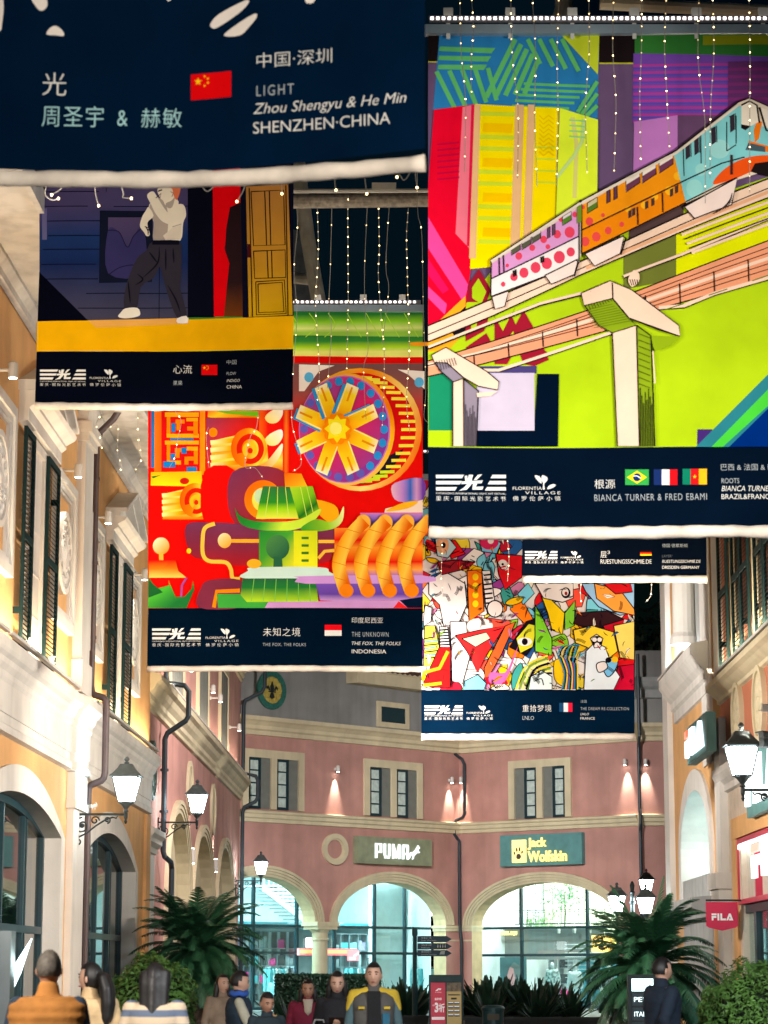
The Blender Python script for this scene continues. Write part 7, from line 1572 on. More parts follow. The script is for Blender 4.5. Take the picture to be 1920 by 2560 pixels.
def topiary(loc, label, rx, top, zc, n=5200, seed=0, ls=.05):
    rnd = random.Random(seed); o = thing('round_bush', label, 'bush', loc); mb = MB(); rz = top-zc
    def rad(d): return 1+.05*sin(d.x*7+seed)*sin(d.y*6+1)+.05*sin(d.z*9+d.x*4)+.03*sin(d.x*17+d.z*13)
    for k in range(n):
        u_ = rnd.uniform(-1, 1); th = rnd.uniform(0, 2*pi); s_ = sqrt(1-u_*u_); d = Vector((s_*cos(th), s_*sin(th), u_)); r = rad(d)*rnd.uniform(.86, 1.04)
        zz = rz if d.z > 0 else zc-.02
        p = Vector((d.x*rx*r, d.y*rx*r, zc+d.z*zz*r)); 
        if p.z < .03: continue
        nrm = (d+Vector((rnd.gauss(0, .55), rnd.gauss(0, .55), rnd.gauss(0, .55)+.3))).normalized(); a = nrm.cross(Vector((rnd.gauss(0, 1), rnd.gauss(0, 1), rnd.gauss(0, 1)))).normalized(); b_ = nrm.cross(a); l = ls*rnd.uniform(.7, 1.3); w_ = l*.42
        mb.add([p-a*l, p-b_*w_+nrm*.006, p+a*l, p+b_*w_+nrm*.006], [(0, 1, 2, 3)])
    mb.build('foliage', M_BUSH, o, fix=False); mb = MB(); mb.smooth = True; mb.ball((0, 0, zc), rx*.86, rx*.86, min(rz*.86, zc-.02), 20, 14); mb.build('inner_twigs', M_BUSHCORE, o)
    return o
q = P(378, 2500, 30); topiary((q.x, q.y, 0), 'rounded leafy bush beside the trunk of the left palm', .56, P(378, 2392, 30).z, .95, 5200, 3, .045)
q = P(1905, 2560, 25); topiary((q.x, q.y, 0), 'large clipped ball bush at the lower right corner', .68, P(1900, 2410, 25).z, .92, 12000, 4, .030)
# low spiky plants of the bed in the middle: each a plant
def spiky(loc, label, h, n=46, seed=0, grp='dark spiky plants in the bed before the arcade'):
    rnd = random.Random(seed); o = thing('sago_plant', label, 'plant', loc, 0, grp); mb = MB()
    for k in range(n):
        az = rnd.uniform(0, 6.28); el = R(rnd.uniform(35, 88)); L = h*rnd.uniform(.75, 1.08); d = Vector((cos(az)*cos(el), sin(az)*cos(el), sin(el))); p = Vector((cos(az)*.1, sin(az)*.1, .05)); side = Vector((-sin(az), cos(az), 0)); pts = []
        for i in range(8): pts.append(p.copy()); d = (d+Vector((0, 0, -.05))).normalized(); p = p+d*L/7
        for i in range(7):
            wa = h*.075*sin(pi*(i+.6)/8.2); wb = h*.075*sin(pi*(i+1.6)/8.2)
            mb.add([pts[i]-side*wa, pts[i+1]-side*wb, pts[i+1]+Vector((0, 0, -.02)), pts[i]+Vector((0, 0, -.02))], [(0, 1, 2, 3)]); mb.add([pts[i]+side*wa, pts[i+1]+side*wb, pts[i+1]+Vector((0, 0, -.02)), pts[i]+Vector((0, 0, -.02))], [(3, 2, 1, 0)])
    mb.build('leaves', M_HEDGE, o, fix=False); return o
sp = [(1170, 2452, 61), (1206, 2446, 59), (1243, 2440, 62), (1282, 2444, 60), (1322, 2446, 58), (1362, 2450, 61), (1402, 2458, 59), (1430, 2480, 57), (985, 2456, 62), (1018, 2450, 61), (1052, 2458, 63), (1225, 2470, 55), (1345, 2475, 55)]
nm = ['leftmost after the poster stand', 'second after the poster stand', 'third after the poster stand', 'fourth after the poster stand', 'fifth after the poster stand', 'before the white mannequins', 'at the foot of the taller mannequin', 'last at the right end of the bed', 'beside the man in the yellow-shouldered jacket', 'left of the signpost', 'behind the signpost pole', 'in the front row behind the bin', 'in the front row below the mannequins']
for k, (px, py, Y) in enumerate(sp):
    q = P(px, py, Y); spiky((q.x, q.y, 0.35), 'dark spiky plant '+nm[k], q.z-.35, seed=k+20)
q0, q1 = P(1150, 2500, 58), P(1440, 2500, 58)
o = thing('planter', 'long low dark planter of the spiky plants right of the poster stand', 'planter', (q0.x, 58, 0)); mb = MB(); mb.box(0, q1.x-q0.x+.2, -3.6, 5.0, 0, .45); mb.box(-.05, q1.x-q0.x+.25, -3.66, -3.5, .45, .52); mb.build('kerb', mat('planter_dark', (.03, .04, .045), .7, var=.2), o)
q0, q1 = P(965, 2500, 60), P(1070, 2500, 60)
o = thing('planter', 'short low planter behind the signpost', 'planter', (q0.x, 60, 0)); mb = MB(); mb.box(0, q1.x-q0.x, -.8, 3.6, 0, .40); mb.box(-.05, q1.x-q0.x+.05, -.86, -.7, .40, .46); mb.build('kerb', mat('planter_dark', (.03, .04, .045), .7, var=.2), o)
# clipped dark hedge in front of the first two arches
q0, q1 = P(688, 2440, 70), P(950, 2440, 70); rnd = random.Random(8)
o = thing('clipped_hedge', 'flat-topped dark hedge in front of the round column', 'hedge', (q0.x, 70, 0)); mb = MB(); W_ = q1.x-q0.x; H_ = q0.z
for k in range(5200):
    f = rnd.random(); x = rnd.uniform(0, W_); 
    if f < .55: p = Vector((x, rnd.uniform(-.03, .05), rnd.uniform(.05, H_)))
    elif f < .9: p = Vector((x, rnd.uniform(0, .8), H_+rnd.uniform(-.04, .05)))
    else: p = Vector((rnd.choice([0, W_])+rnd.uniform(-.03, .03), rnd.uniform(0, .8), rnd.uniform(.05, H_)))
    a = Vector((rnd.gauss(0, 1), rnd.gauss(0, 1), rnd.gauss(0, 1))).normalized(); b_ = a.cross(Vector((rnd.gauss(0, 1), rnd.gauss(0, 1), rnd.gauss(0, 1)))).normalized(); mb.add([p-a*.06, p-b_*.025, p+a*.06, p+b_*.025], [(0, 1, 2, 3)])
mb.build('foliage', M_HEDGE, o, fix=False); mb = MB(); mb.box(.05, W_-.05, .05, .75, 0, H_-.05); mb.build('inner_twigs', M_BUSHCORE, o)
q = P(748, 2500, 50); spiky((q.x, q.y, 0.0), 'arching spiky plant left of the person in the red coat', 1.15, 40, 77)
# dark trees behind the right end of the arcade
def tree(loc, label, h, r, seed=0, n=5000, mt=None):
    rnd = random.Random(seed); o = thing('tree', label, 'tree', loc, 0, 'dark trees behind the arcade'); mb = MB(); mb.tube([(0,0,0),(.1,0,h*.3),(-.1,.1,h*.55),(.1,0,h*.8)], [.28,.22,.15,.06], 8)
    cl = []
    for k in range(16):
        a = rnd.uniform(0, 6.28); rr = r*rnd.uniform(.2, .8); z = h*rnd.uniform(.45, .92); cl.append((Vector((rr*cos(a), rr*sin(a), z)), r*rnd.uniform(.28, .5))); mb.tube([(0, 0, h*rnd.uniform(.3, .5)), (rr*cos(a)*.5, rr*sin(a)*.5, z*.85), cl[-1][0]], [.09, .06, .02], 5)
    mb.build('trunk', M_TRUNK, o); mb = MB()
    for k in range(n):
        c, cr = rnd.choice(cl); d = Vector((rnd.gauss(0, 1), rnd.gauss(0, 1), rnd.gauss(0, 1))).normalized(); p = c+d*cr*rnd.uniform(.5, 1.05); a = Vector((rnd.gauss(0, 1), rnd.gauss(0, 1), rnd.gauss(0, 1))).normalized(); b_ = a.cross(d).normalized() if abs(a.dot(d)) < .95 else Vector((1, 0, 0)); l = rnd.uniform(.12, .24); mb.add([p-a*l, p-b_*l*.45, p+a*l, p+b_*l*.45], [(0, 1, 2, 3)])
    mb.build('crown', mt or M_TREE, o, fix=False)
tree((12.0, 106, 0), 'dark tree top above the right end of the arcade roof', 17.5, 4.0, 5); tree((17.5, 110, 0), 'farther dark tree behind the right street corner', 16.5, 4.5, 6)
# foliage and young tree on the terrace behind the upper panes
x, z = F2.sz(1410, 2240, -4.6)
o = thing('small_tree', 'small leafy tree behind the upper panes of the right-hand shop', 'tree', F2.pt(x, -4.6, 3.2), F2.rot); rnd = random.Random(5); mb = MB(); mb.tube([(0,0,-.3),(.05,0,.6),(0,0,1.6)], [.04,.03,.015], 6); mb.build('trunk', M_TRUNK, o); mb = MB()
for k in range(420):
    p = Vector((rnd.gauss(0, .5), rnd.gauss(0, .3), 1.25+rnd.gauss(0, .32))); a = Vector((rnd.gauss(0, 1), rnd.gauss(0, 1), rnd.gauss(0, 1))).normalized(); b_ = a.cross(Vector((rnd.gauss(0, 1), rnd.gauss(0, 1), 1))).normalized(); mb.add([p-a*.09, p-b_*.035, p+a*.09, p+b_*.035], [(0, 1, 2, 3)])
mb.build('crown', mat('terrace_leaf', (.10, .22, .10), .6, var=.4), o, fix=False)
for kk, (px, lab) in enumerate(((1222, 'leafy shrub at the left end of the terrace behind the upper panes'), (1340, 'low grassy shrub in the middle of the terrace behind the upper panes'))):
    x, z = F2.sz(px, 2300, -5.0); o = thing('shrub', lab, 'shrub', F2.pt(x, -5.0, 3.2), F2.rot); mb = MB()
    for k in range(500 if kk == 0 else 260):
        p = Vector((rnd.gauss(0, .55), rnd.gauss(0, .25), abs(rnd.gauss(0, .55 if kk == 0 else .25)))); a = Vector((rnd.gauss(0, .7), rnd.gauss(0, .7), 1)).normalized(); b_ = a.cross(Vector((rnd.gauss(0, 1), rnd.gauss(0, 1), .2))).normalized(); mb.add([p-a*.10, p-b_*.03, p+a*.10, p+b_*.03], [(0, 1, 2, 3)])
    mb.build('foliage', mat('terrace_shrub', (.22, .34, .14), .6, var=.4), o, fix=False)

# ================================================================== street furniture
q = P(1037, 2318, 60); o = thing('signpost', 'dark signpost with three arrow boards pointing right before the arcade', 'signpost', (q.x, 60, 0)); H_ = q.z
mb = MB(); mb.lathe([(.13,0),(.13,.06),(.075,.08),(.07,1.15),(.052,1.2),(.05,H_-.22),(.07,H_-.2),(.07,H_)], (0, 0, 0), 14); mb.build('post', mat('post_teal', (.015, .055, .065), .4, .2, var=.15), o)
for k, (yy, t1_, t2_) in enumerate(((2348, '花溪谷广场', 'Flower Valley Square'), (2366, '洗手间', 'Restrooms'), (2383, '国际时尚购物中心', 'International Outlet Centre'))):
    zc = P(1080, yy, 60).z; mb = MB(); mb.prism([(.0, zc-.075), (.72, zc-.075), (.84, zc), (.72, zc+.075), (0, zc+.075)], -.1, -.07); b_ = mb.build('arrow_board', mat('board_navy', (.008, .045, .075), .4, var=.1), o); b_.location = (.06, 0, 0)
    mb = MB(); text_solid(mb, t1_, .10, zc+.01, .34, zc+.05, -.1035, -.101); text_solid(mb, t2_, .10, zc-.045, .46 if k != 1 else .30, zc-.015, -.1035, -.101)
    if k == 1:
        for j in range(4): mb.ball((.5+j*.06, -.102, zc+.035), .01, .003, .01, 6, 4); mb.box(.488+j*.06, .512+j*.06, -.1035, -.101, zc-.03, zc+.02)
    if k == 2: mb.prism([(.54, zc-.03), (.66, zc-.03), (.67, zc+.045), (.57, zc+.045)], -.1035, -.101)
    mb.build('lettering', mat('board_lettering', (.55, .6, .6), .5, var=0), b_)
# double poster stand
q0 = P(1072, 2437, 56); q1 = P(1158, 2437, 56); o = thing('poster_stand', 'double poster stand with a red 3-off panel and a golden panel beside the signpost', 'poster stand', (q0.x, 56, 0)); W_ = q1.x-q0.x; H_ = q0.z
mb = MB(); mb.box(0, W_, 0, .12, H_-.17, H_); mb.box(0, .04, 0, .12, 0, H_-.17); mb.box(W_-.04, W_, 0, .12, 0, H_-.17); mb.box(W_*.5-.012, W_*.5+.012, 0, .12, .05, H_-.17); mb.box(.04, W_-.04, .08, .11, .05, H_-.17); mb.box(-.03, W_+.03, -.1, .22, 0, .05); mb.build('frame', MATS['post_teal'], o)
mb = MB(); mb.box(.045, W_*.5-.015, .03, .079, .06, H_-.175); r_ = mb.build('red_poster', mat('poster_red', (.52, .06, .09), .5, var=.05, emit=(.9, .1, .16), estr=.22, sample=False), o)
M_PT = mat('poster_white', (.8, .8, .8), .5, var=0, emit=(1, .95, .95), estr=.35, sample=False)
mb = MB(); c0, c1 = .045, W_*.5-.015; cw = c1-c0
mb.prism([(c0+cw*.30, H_-.36), (c0+cw*.52, H_-.30), (c0+cw*.74, H_-.31), (c0+cw*.62, H_-.35), (c0+cw*.56, H_-.325), (c0+cw*.46, H_-.36)], .024, .0295); text_solid(mb, 'LI-NING', c0+cw*.3, H_-.40, c0+cw*.72, H_-.38, .024, .0295); text_solid(mb, '会员专享', c0+cw*.26, H_-.57, c0+cw*.74, H_-.51, .024, .0295, bold=.02); text_solid(mb, '3', c0+cw*.26, H_-.84, c0+cw*.52, H_-.62, .024, .0295, bold=.04); text_solid(mb, '折', c0+cw*.54, H_-.84, c0+cw*.95, H_-.64, .024, .0295, bold=.02); text_solid(mb, '全场低至', c0+cw*.12, H_-.70, c0+cw*.24, H_-.66, .024, .0295); mb.box(c0+cw*.06, c0+cw*.94, .024, .0295, H_-1.0, H_-.94)
mb.build('lettering', M_PT, r_)
mb = MB(); mb.box(W_*.5+.015, W_-.045, .03, .079, .06, H_-.175); g_ = mb.build('golden_poster', mat('poster_gold', (.50, .36, .16), .5, var=.08, emit=(.8, .6, .25), estr=.2, sample=False), o)
d0, d1 = W_*.5+.015, W_-.045; dw = d1-d0; mb = MB(); mb.box(d0, d1, .026, .0295, H_-.37, H_-.176); mb.build('picture', mat('poster_picture', (.42, .36, .28), .6, var=.6, scale=9), g_)
mb = MB(); mb.box(d0+dw*.1, d0+dw*.9, .026, .0295, H_-.46, H_-.435); mb.box(d0+dw*.3, d0+dw*.68, .026, .0295, H_-.55, H_-.51)
for j in range(4):
    for i in range(2): mb.box(d0+dw*(.08+.42*i), d0+dw*(.46+.42*i), .026, .0295, H_-.66-j*.09, H_-.60-j*.09)
mb.build('caption_bars', mat('caption_dark', (.03, .06, .07), .5), g_)
mb = MB()
for j in range(4):
    for i in range(2): mb.box(d0+dw*(.10+.42*i), d0+dw*(.44+.42*i), .023, .0255, H_-.63-j*.09, H_-.605-j*.09)
mb.build('caption_labels', M_PT, g_)
# lit shop directory totem at right
q0 = P(1577, 2440, 38); q1 = P(1634, 2440, 38); o = thing('directory_totem', 'lit totem listing shop names behind the man in navy', 'sign', (q0.x, 38, 0)); W_ = q1.x-q0.x; H_ = q0.z+.02
mb = MB(); mb.box(-.05, W_+.05, 0, .14, 0, H_); mb.box(-.05, 0, -.03, 0, 0, H_); mb.box(W_, W_+.05, -.03, 0, 0, H_); mb.box(0, W_, -.03, 0, H_-.04, H_); mb.build('casing', M_BLACKMET, o)
M_TOT = mat('totem_dark', (.02, .05, .07), .4, var=0); M_TLIT = emit_mat('totem_lit', (.7, 1, 1), 2.2); rows = ['VERSACE', 'PEPE', 'ITALIA', 'CK', 'MAX', 'AJ']
for k, nm_ in enumerate(rows):
    z1 = H_-.06-k*.22; mb = MB(); mb.box(.01, W_-.01, -.02, -.001, z1-.19, z1); b_ = mb.build('name_panel', M_TLIT if k == 0 else M_TOT, o)
    mb = MB(); text_solid(mb, nm_, W_*.12, z1-.13, W_*.85, z1-.06, -.024, -.0205); mb.build('lettering', M_TOT if k == 0 else M_TLIT, b_)
# waste bin before the bed
q = P(1232, 2512, 50); o = thing('waste_bin', 'round dark waste bin before the spiky plants', 'bin', (q.x, 50, 0)); mb = MB(); H_ = q.z; mb.lathe([(.20,0),(.22,.05),(.22,H_-.12),(.24,H_-.11),(.24,H_-.06),(.20,H_-.02),(.10,H_)], (0, 0, 0), 20); mb.build('body', MATS['post_teal'], o); mb = MB(); mb.box(-.12, .12, -.235, -.2, H_-.30, H_-.18); mb.build('opening', MATS['paw_dark'], o)
# silvery advertising column with a slanting light at the lower left
q0 = P(-60, 2340, 24); q1 = P(28, 2340, 24); o = thing('display_column', 'silvery display column with a slanting white light strip at the left edge', 'display', (q0.x, 24, 0)); W_ = q1.x-q0.x; H_ = q0.z+.05
mb = MB(); mb.box(0, W_, 0, .3, 0, H_); mb.box(W_*.70, W_*.72, -.004, 0, 0, H_-.05); mb.build('casing', mat('silver_panel', (.17, .20, .21), .3, .5, var=.1), o)
a = [P(21, 2497, 24.4), P(24, 2432, 24.4), P(79, 2346, 24.4), None, P(52, 2430, 24.4)]; mb = MB(); mb.prism([(v.x-q0.x, v.z) for v in (a[0], a[1], a[2], a[4])], .38, .44); mb.build('light_strip', emit_mat('strip_white', (.75, 1, 1), 4), o)
mb = MB(); v0 = P(24, 2520, 24.4); mb.tube([(a[1].x-q0.x, .41, 0), (a[1].x-q0.x, .41, a[1].z)], .02, 6); mb.build('strip_stand', M_STEEL, o)
# yellow lit sign inside the near arch window
x, z = L1.sz(0, 2120, -1.0); o = thing('lit_box_sign', 'yellow lit sign behind the near arched window at the left edge', 'sign', L1.pt(x-.9, -1.0, z-.25), L1.rot); mb = MB(); mb.box(0, 1.0, 0, .1, -.1, .45); mb.build('lit_face', M_YELLIT, o)
# ================================================================== people and shop mannequins
def loft(mb, rings, seg=20):                       # rings: (cx, cy, z, rx, ry) -> closed skin
    vs = []; fs = []; n = len(rings)
    for (cx, cy, z, rx, ry) in rings:
        for k in range(seg):
            a = 2*pi*k/seg; c, s_ = cos(a), sin(a); e = .85
            vs.append((cx+rx*math.copysign(abs(c)**e, c), cy+ry*math.copysign(abs(s_)**e, s_), z))
    for i in range(n-1):
        for k in range(seg): fs.append((i*seg+k, i*seg+(k+1) % seg, (i+1)*seg+(k+1) % seg, (i+1)*seg+k))
    fs += [tuple(range(seg-1, -1, -1)), tuple(range((n-1)*seg, n*seg))]; mb.add(vs, fs)
def limb(mb, pts, rad, seg=12):
    for p, r in zip(pts, rad): mb.ball(p, r, r, r, 12, 8)
    P_ = []; R_ = []
    for i in range(len(pts)-1):
        a, b_ = Vector(pts[i]), Vector(pts[i+1])
        for k in range(5): t = k/5; P_.append(a+(b_-a)*t); R_.append((rad[i]+(rad[i+1]-rad[i])*t)*(1+.05*sin(pi*t)))
    P_.append(Vector(pts[-1])); R_.append(rad[-1]); mb.tube(P_, R_, seg)
def remeshed(mb, name, m, parent, vox=.011, smooth=6, disp=0):
    o = mb.build(name, m, parent, fix=True); md = o.modifiers.new('r', 'REMESH'); md.mode = 'VOXEL'; md.voxel_size = vox
    sm = o.modifiers.new('s', 'SMOOTH'); sm.factor = .5; sm.iterations = smooth
    dg = bpy.context.evaluated_depsgraph_get(); me = bpy.data.meshes.new_from_object(o.evaluated_get(dg)); o.modifiers.clear(); old = o.data; o.data = me; bpy.data.meshes.remove(old); me.name = name
    me.materials.clear(); me.materials.append(m); me.polygons.foreach_set('use_smooth', [True]*len(me.polygons)); return o
def head_pt(d, s=1.0):                             # direction -> point of a head surface, chin down -z, face towards -y
    x, y, z = d; X = x*.076; Y = y*.098; Z = z*.118
    if z < -.1: k = 1-.38*(-z-.1)**1.2; X *= k; Y = Y*(k if y > 0 else 1-.12*(-z))
    if y > 0 and z > -.2: Y *= 1.03
    if y < 0:
        if abs(x) < .35 and -.45 < z < .12: Y -= .026*(1-abs(x)/.35)*max(0, 1-abs(z+.22)/.33)
        if .05 < z < .32 and .18 < abs(x) < .62: Y += .007
        if -.62 < z < -.42 and abs(x) < .35: Y -= .006
        if z < -.72: Y -= .010
    return Vector((X, Y, Z))*s
def head(mb, c, yaw, tilt=0, s=1.0):
    M_ = Matrix.Translation(c) @ Matrix.Rotation(yaw, 4, 'Z') @ Matrix.Rotation(tilt, 4, 'X'); nu, nv = 36, 24; vs = []; fs = []
    for j in range(nv+1):
        ph = -pi/2+pi*j/nv
        for k in range(nu): th = 2*pi*k/nu; vs.append(M_ @ head_pt((cos(ph)*cos(th), cos(ph)*sin(th), sin(ph)), s))
    for j in range(nv):
        for k in range(nu): fs.append((j*nu+k, j*nu+(k+1) % nu, (j+1)*nu+(k+1) % nu, (j+1)*nu+k))
    mb.add(vs, fs)
    for sx_ in (-1, 1): q = M_ @ (Vector((sx_*.077, .008, -.008))*s); mb.ball(q, .014*s, .020*s, .032*s, 8, 6)
    return M_
def hand(mb, w_, d, palm_n, curl=.5, s=1.0, thumb=1):
    """wrist w_, direction d, palm normal; palm and five unequal bent fingers"""
    w_ = Vector(w_); d = Vector(d).normalized(); pn = Vector(palm_n); pn = (pn-d*pn.dot(d)).normalized(); sd = d.cross(pn)
    for k in range(4): limb(mb, [w_+sd*(k-1.5)*.012*s, w_+d*.085*s+sd*(k-1.5)*.021*s], [.016*s, .0135*s], 8)
    for k, L in enumerate((.070, .078, .073, .058)):
        p = w_+d*.088*s+sd*(k-1.5)*.021*s; q = p+(d*cos(curl*.7)+pn*sin(curl*.7))*L*.45*s; r = q+(d*cos(curl*1.6)+pn*sin(curl*1.6))*L*.32*s; t = r+(d*cos(curl*2.3)+pn*sin(curl*2.3))*L*.25*s
        limb(mb, [p, q, r, t], [.0100*s, .0095*s, .0088*s, .0078*s], 8)
    b_ = w_+d*.03*s+sd*thumb*.03*s; q = b_+(d*.55+sd*thumb*.75+pn*.35).normalized()*.036*s; t = q+(d*.8+sd*thumb*.25+pn*.5).normalized()*.030*s; limb(mb, [b_, q, t], [.014*s, .011*s, .009*s], 8)
SKIN = mat('skin', (.58, .34, .24), .55, var=.06, scale=8); SKIN2 = mat('skin_tan', (.42, .22, .14), .55, var=.06, scale=8); HAIRB = mat('hair_black', (.012, .010, .010), .5, var=.3, scale=30); HAIRG = mat('hair_grey', (.10, .085, .07), .7, var=.4, scale=40); EYE = mat('eye_dark', (.02, .012, .01), .3, var=0); LIP = mat('lip', (.32, .10, .09), .5, var=0); SHOE = mat('shoe_dark', (.02, .02, .022), .5)
def cloth(n, c, **k): return mat('cloth_'+n, c, k.pop('rough', .85), var=k.pop('var', .22), scale=k.pop('scale', 7), bump=.25, bscale=k.pop('bscale', 60), **k)
def person(label, px, Y, rot, height, top, pants, arms, hair='short', hairm=None, skin=None, head_yaw=0, head_tilt=0, stride=.0, puff=0, coat=.62, sleeves=None, vest=None, shoulder=None, width=1.0, vox=.012, face=True, group=None, cat='person', nm='person', base=0.0):
    skin = skin or SKIN; hairm = hairm or HAIRB; q = P(px, 2440, Y); o = thing(nm, label, cat, (q.x, q.y, base), rot, group); k = height/1.74
    V = lambda x, y, z: Vector((x*k, y*k, z*k)); hs = .5+.5*k
    sh = .175*width
    hipz, kn, an = .92, .50, .085
    legs = {}
    for s_ in (-1, 1):
        f = stride*s_; legs[s_] = [V(s_*.085, 0, hipz), V(s_*.095, -.02-f*.55, kn+.01), V(s_*.10, .03-f if f > 0 else .03-f*1.1, an+(.05 if f < 0 else 0))]
    body = MB(); loft(body, [(0,0,z*k,rx*k*width,ry*k) for z, rx, ry in ((.84,.10,.08),(.90,.155,.11),(1.0,.15,.105),(1.10,.135,.095),(1.22,.15,.105),(1.34,.165,.11),(1.42,.15,.09),(1.46,.09,.065))])
    limb(body, [V(0,.01,1.44), V(0,-.005,1.56)], [.058*k, .052*k])
    hc = V(0, -.012, 1.625); Mh = head(body, hc, head_yaw, head_tilt, hs)
    for s_ in (-1, 1):
        limb(body, legs[s_], [.085*k, .055*k, .038*k]); a = legs[s_][2]; limb(body, [a+V(0,.02,-.045), a+V(s_*.01,-.13,-.06)], [.04*k, .032*k])
    AR = {}
    for s_ in (-1, 1):
        e, w_ = arms[s_]; S_ = V(s_*sh, .005, 1.405); E_ = V(*e); W_ = V(*w_); AR[s_] = (S_, E_, W_); limb(body, [S_, E_, W_], [.05*k, .038*k, .027*k]); d = (W_-E_).normalized(); hand(body, W_, d, Vector((-s_*.9, -.3, .1)) if abs(d.z) > .6 else Vector((0, .2, 1)), .55, k, -s_ if abs(d.z) > .6 else s_)
    remeshed(body, 'body', skin, o, .0095 if vox < .0125 else vox)
    # trousers and shoes
    t_ = MB(); loft(t_, [(0,0,z*k,rx*k*width,ry*k) for z, rx, ry in ((.82,.11,.09),(.88,.172,.125),(.98,.165,.118),(1.04,.155,.11))])
    for s_ in (-1, 1): limb(t_, legs[s_], [.10*k, .075*k, .062*k])
    remeshed(t_, 'trousers', pants, o, .016)
    for s_ in (-1, 1): a = legs[s_][2]; m_ = MB(); limb(m_, [a+V(0,.035,-.035), a+V(s_*.01,-.06,-.045), a+V(s_*.012,-.15,-.055)], [.046*k, .046*k, .034*k]); remeshed(m_, 'shoe', SHOE, o, .014)
    # upper clothes
    j = MB(); e_ = .024+puff*.02; rr = []
    zs = [1-coat+.02 if False else .0]; z0 = 1.04-(coat-.46); n = 22
    for i in range(n+1):
        z = z0+(1.455-z0)*i/n
        for (za, rxa, rya), (zb, rxb, ryb) in zip(((.4,.20,.15),(.9,.175,.13),(1.0,.165,.12),(1.10,.15,.112),(1.22,.165,.12),(1.34,.178,.125),(1.41,.165,.105),(1.46,.085,.08)), ((.9,.175,.13),(1.0,.165,.12),(1.10,.15,.112),(1.22,.165,.12),(1.34,.178,.125),(1.41,.165,.105),(1.46,.085,.08),(1.5,.07,.07))):
            if za <= z <= zb: t = (z-za)/(zb-za); rx = rxa+(rxb-rxa)*t; ry = rya+(ryb-rya)*t; break
        bulge = (abs(sin(i*pi/2.6))*.020*puff); rr.append((0, 0, z*k, (rx+e_+bulge)*k*width, (ry+e_+bulge)*k))
    loft(j, rr, 26); limb(j, [V(0,.012,1.42), V(0,.005,1.505)], [.085*k, .072*k])
    sl = j if sleeves is None else MB()
    for s_ in (-1, 1):
        S_, E_, W_ = AR[s_]; cu = W_-(W_-E_).normalized()*.015*k
        if puff and sleeves is None:
            for i in range(9):
                t = i/8; p = S_+(E_-S_)*min(1, t*2) if t < .5 else E_+(cu-E_)*(t-.5)*2; sl.ball(p, (.078-.02*t)*k, (.078-.02*t)*k, (.078-.02*t)*k, 12, 8)
        limb(sl, [S_-V(0,0,.005), E_, cu], [(.074 if sleeves is None else .062)*k, .056*k, .044*k])
    remeshed(j, 'jacket', top, o, .0125, 5)
    if sleeves is not None: remeshed(sl, 'sleeves', sleeves, o, .0125, 5)
    if shoulder:
        for s_ in (-1, 1): m_ = MB(); S_, E_, W_ = AR[s_]; limb(m_, [V(s_*.07,.0,1.462), V(s_*.125,.0,1.435), S_+V(s_*.012,0,.022), S_+(E_-S_)*.45+V(s_*.022,0,.01)], [.052*k, .058*k, .064*k, .05*k]); remeshed(m_, 'shoulder_stripe', shoulder, o, .0125, 4)
    # hair
    if hair:
        h = MB(); h.smooth = True; nu, nv = 40, 26; vs = []; keep = {}; g_ = 1.10 if hair != 'cropped' else 1.055
        for j_ in range(nv+1):
            ph = -pi/2+pi*j_/nv
            for q_ in range(nu):
                th = 2*pi*q_/nu; d = (cos(ph)*cos(th), cos(ph)*sin(th), sin(ph)); pt = head_pt(d, hs); 
                front = d[1] < -.15+(.25 if hair in ('long', 'pony', 'hood') and abs(d[0]) < .6 else 0)
                line = .50 if hair in ('short', 'cropped', 'long', 'pony') else .62
                if hair in ('short', 'cropped') : ok = d[2] > (-.38 if d[1] > .1 else (.05 if d[1] > -.25 else line))
                else: ok = (d[1] > -.22 and d[2] > -.75) or d[2] > line
                keep[(j_, q_)] = ok; bump_ = 1+.02*sin(th*9)*cos(ph)+.012*sin(th*23+ph*8); vs.append(Mh @ (pt*g_*bump_+Vector((0, .004, .004))*hs))
        fs = [(j_*nu+q_, j_*nu+(q_+1) % nu, (j_+1)*nu+(q_+1) % nu, (j_+1)*nu+q_) for j_ in range(nv) for q_ in range(nu) if keep[(j_, q_)] and keep[(j_+1, q_)] and keep[(j_, (q_+1) % nu)] and keep[(j_+1, (q_+1) % nu)]]
        h.add(vs, fs)
        h2 = MB()
        if hair == 'long':
            R3 = Mh.to_3x3(); b0 = Mh @ (Vector((0, .03, .04))*hs); pts = [b0+V(0, .0, .02), b0+R3 @ V(0, .045, -.08), b0+R3 @ V(0, .062, -.18), b0+R3 @ V(0, .085, -.30), b0+R3 @ V(0, .09, -.40), b0+R3 @ V(0, .085, -.47)]
            for xo in (-.055, -.03, 0, .03, .055): h2.tube([p_+R3 @ V(xo*(1+.25*i_/5), -abs(xo)*.5, rndf.uniform(-.01, .01)) for i_, p_ in enumerate(pts)], [.066, .060, .052, .045, .036, .012], 10)
        if hair == 'hanging':
            R3 = Mh.to_3x3()
            for s_ in (-1, 1):
                b0 = Mh @ (Vector((s_*.075, .01, .02))*hs); h2.tube([b0, b0+R3 @ V(s_*.012, .0, -.10), b0+R3 @ V(s_*.02, .01, -.22), b0+R3 @ V(s_*.03, .0, -.32)], [.03, .036, .034, .012], 10)
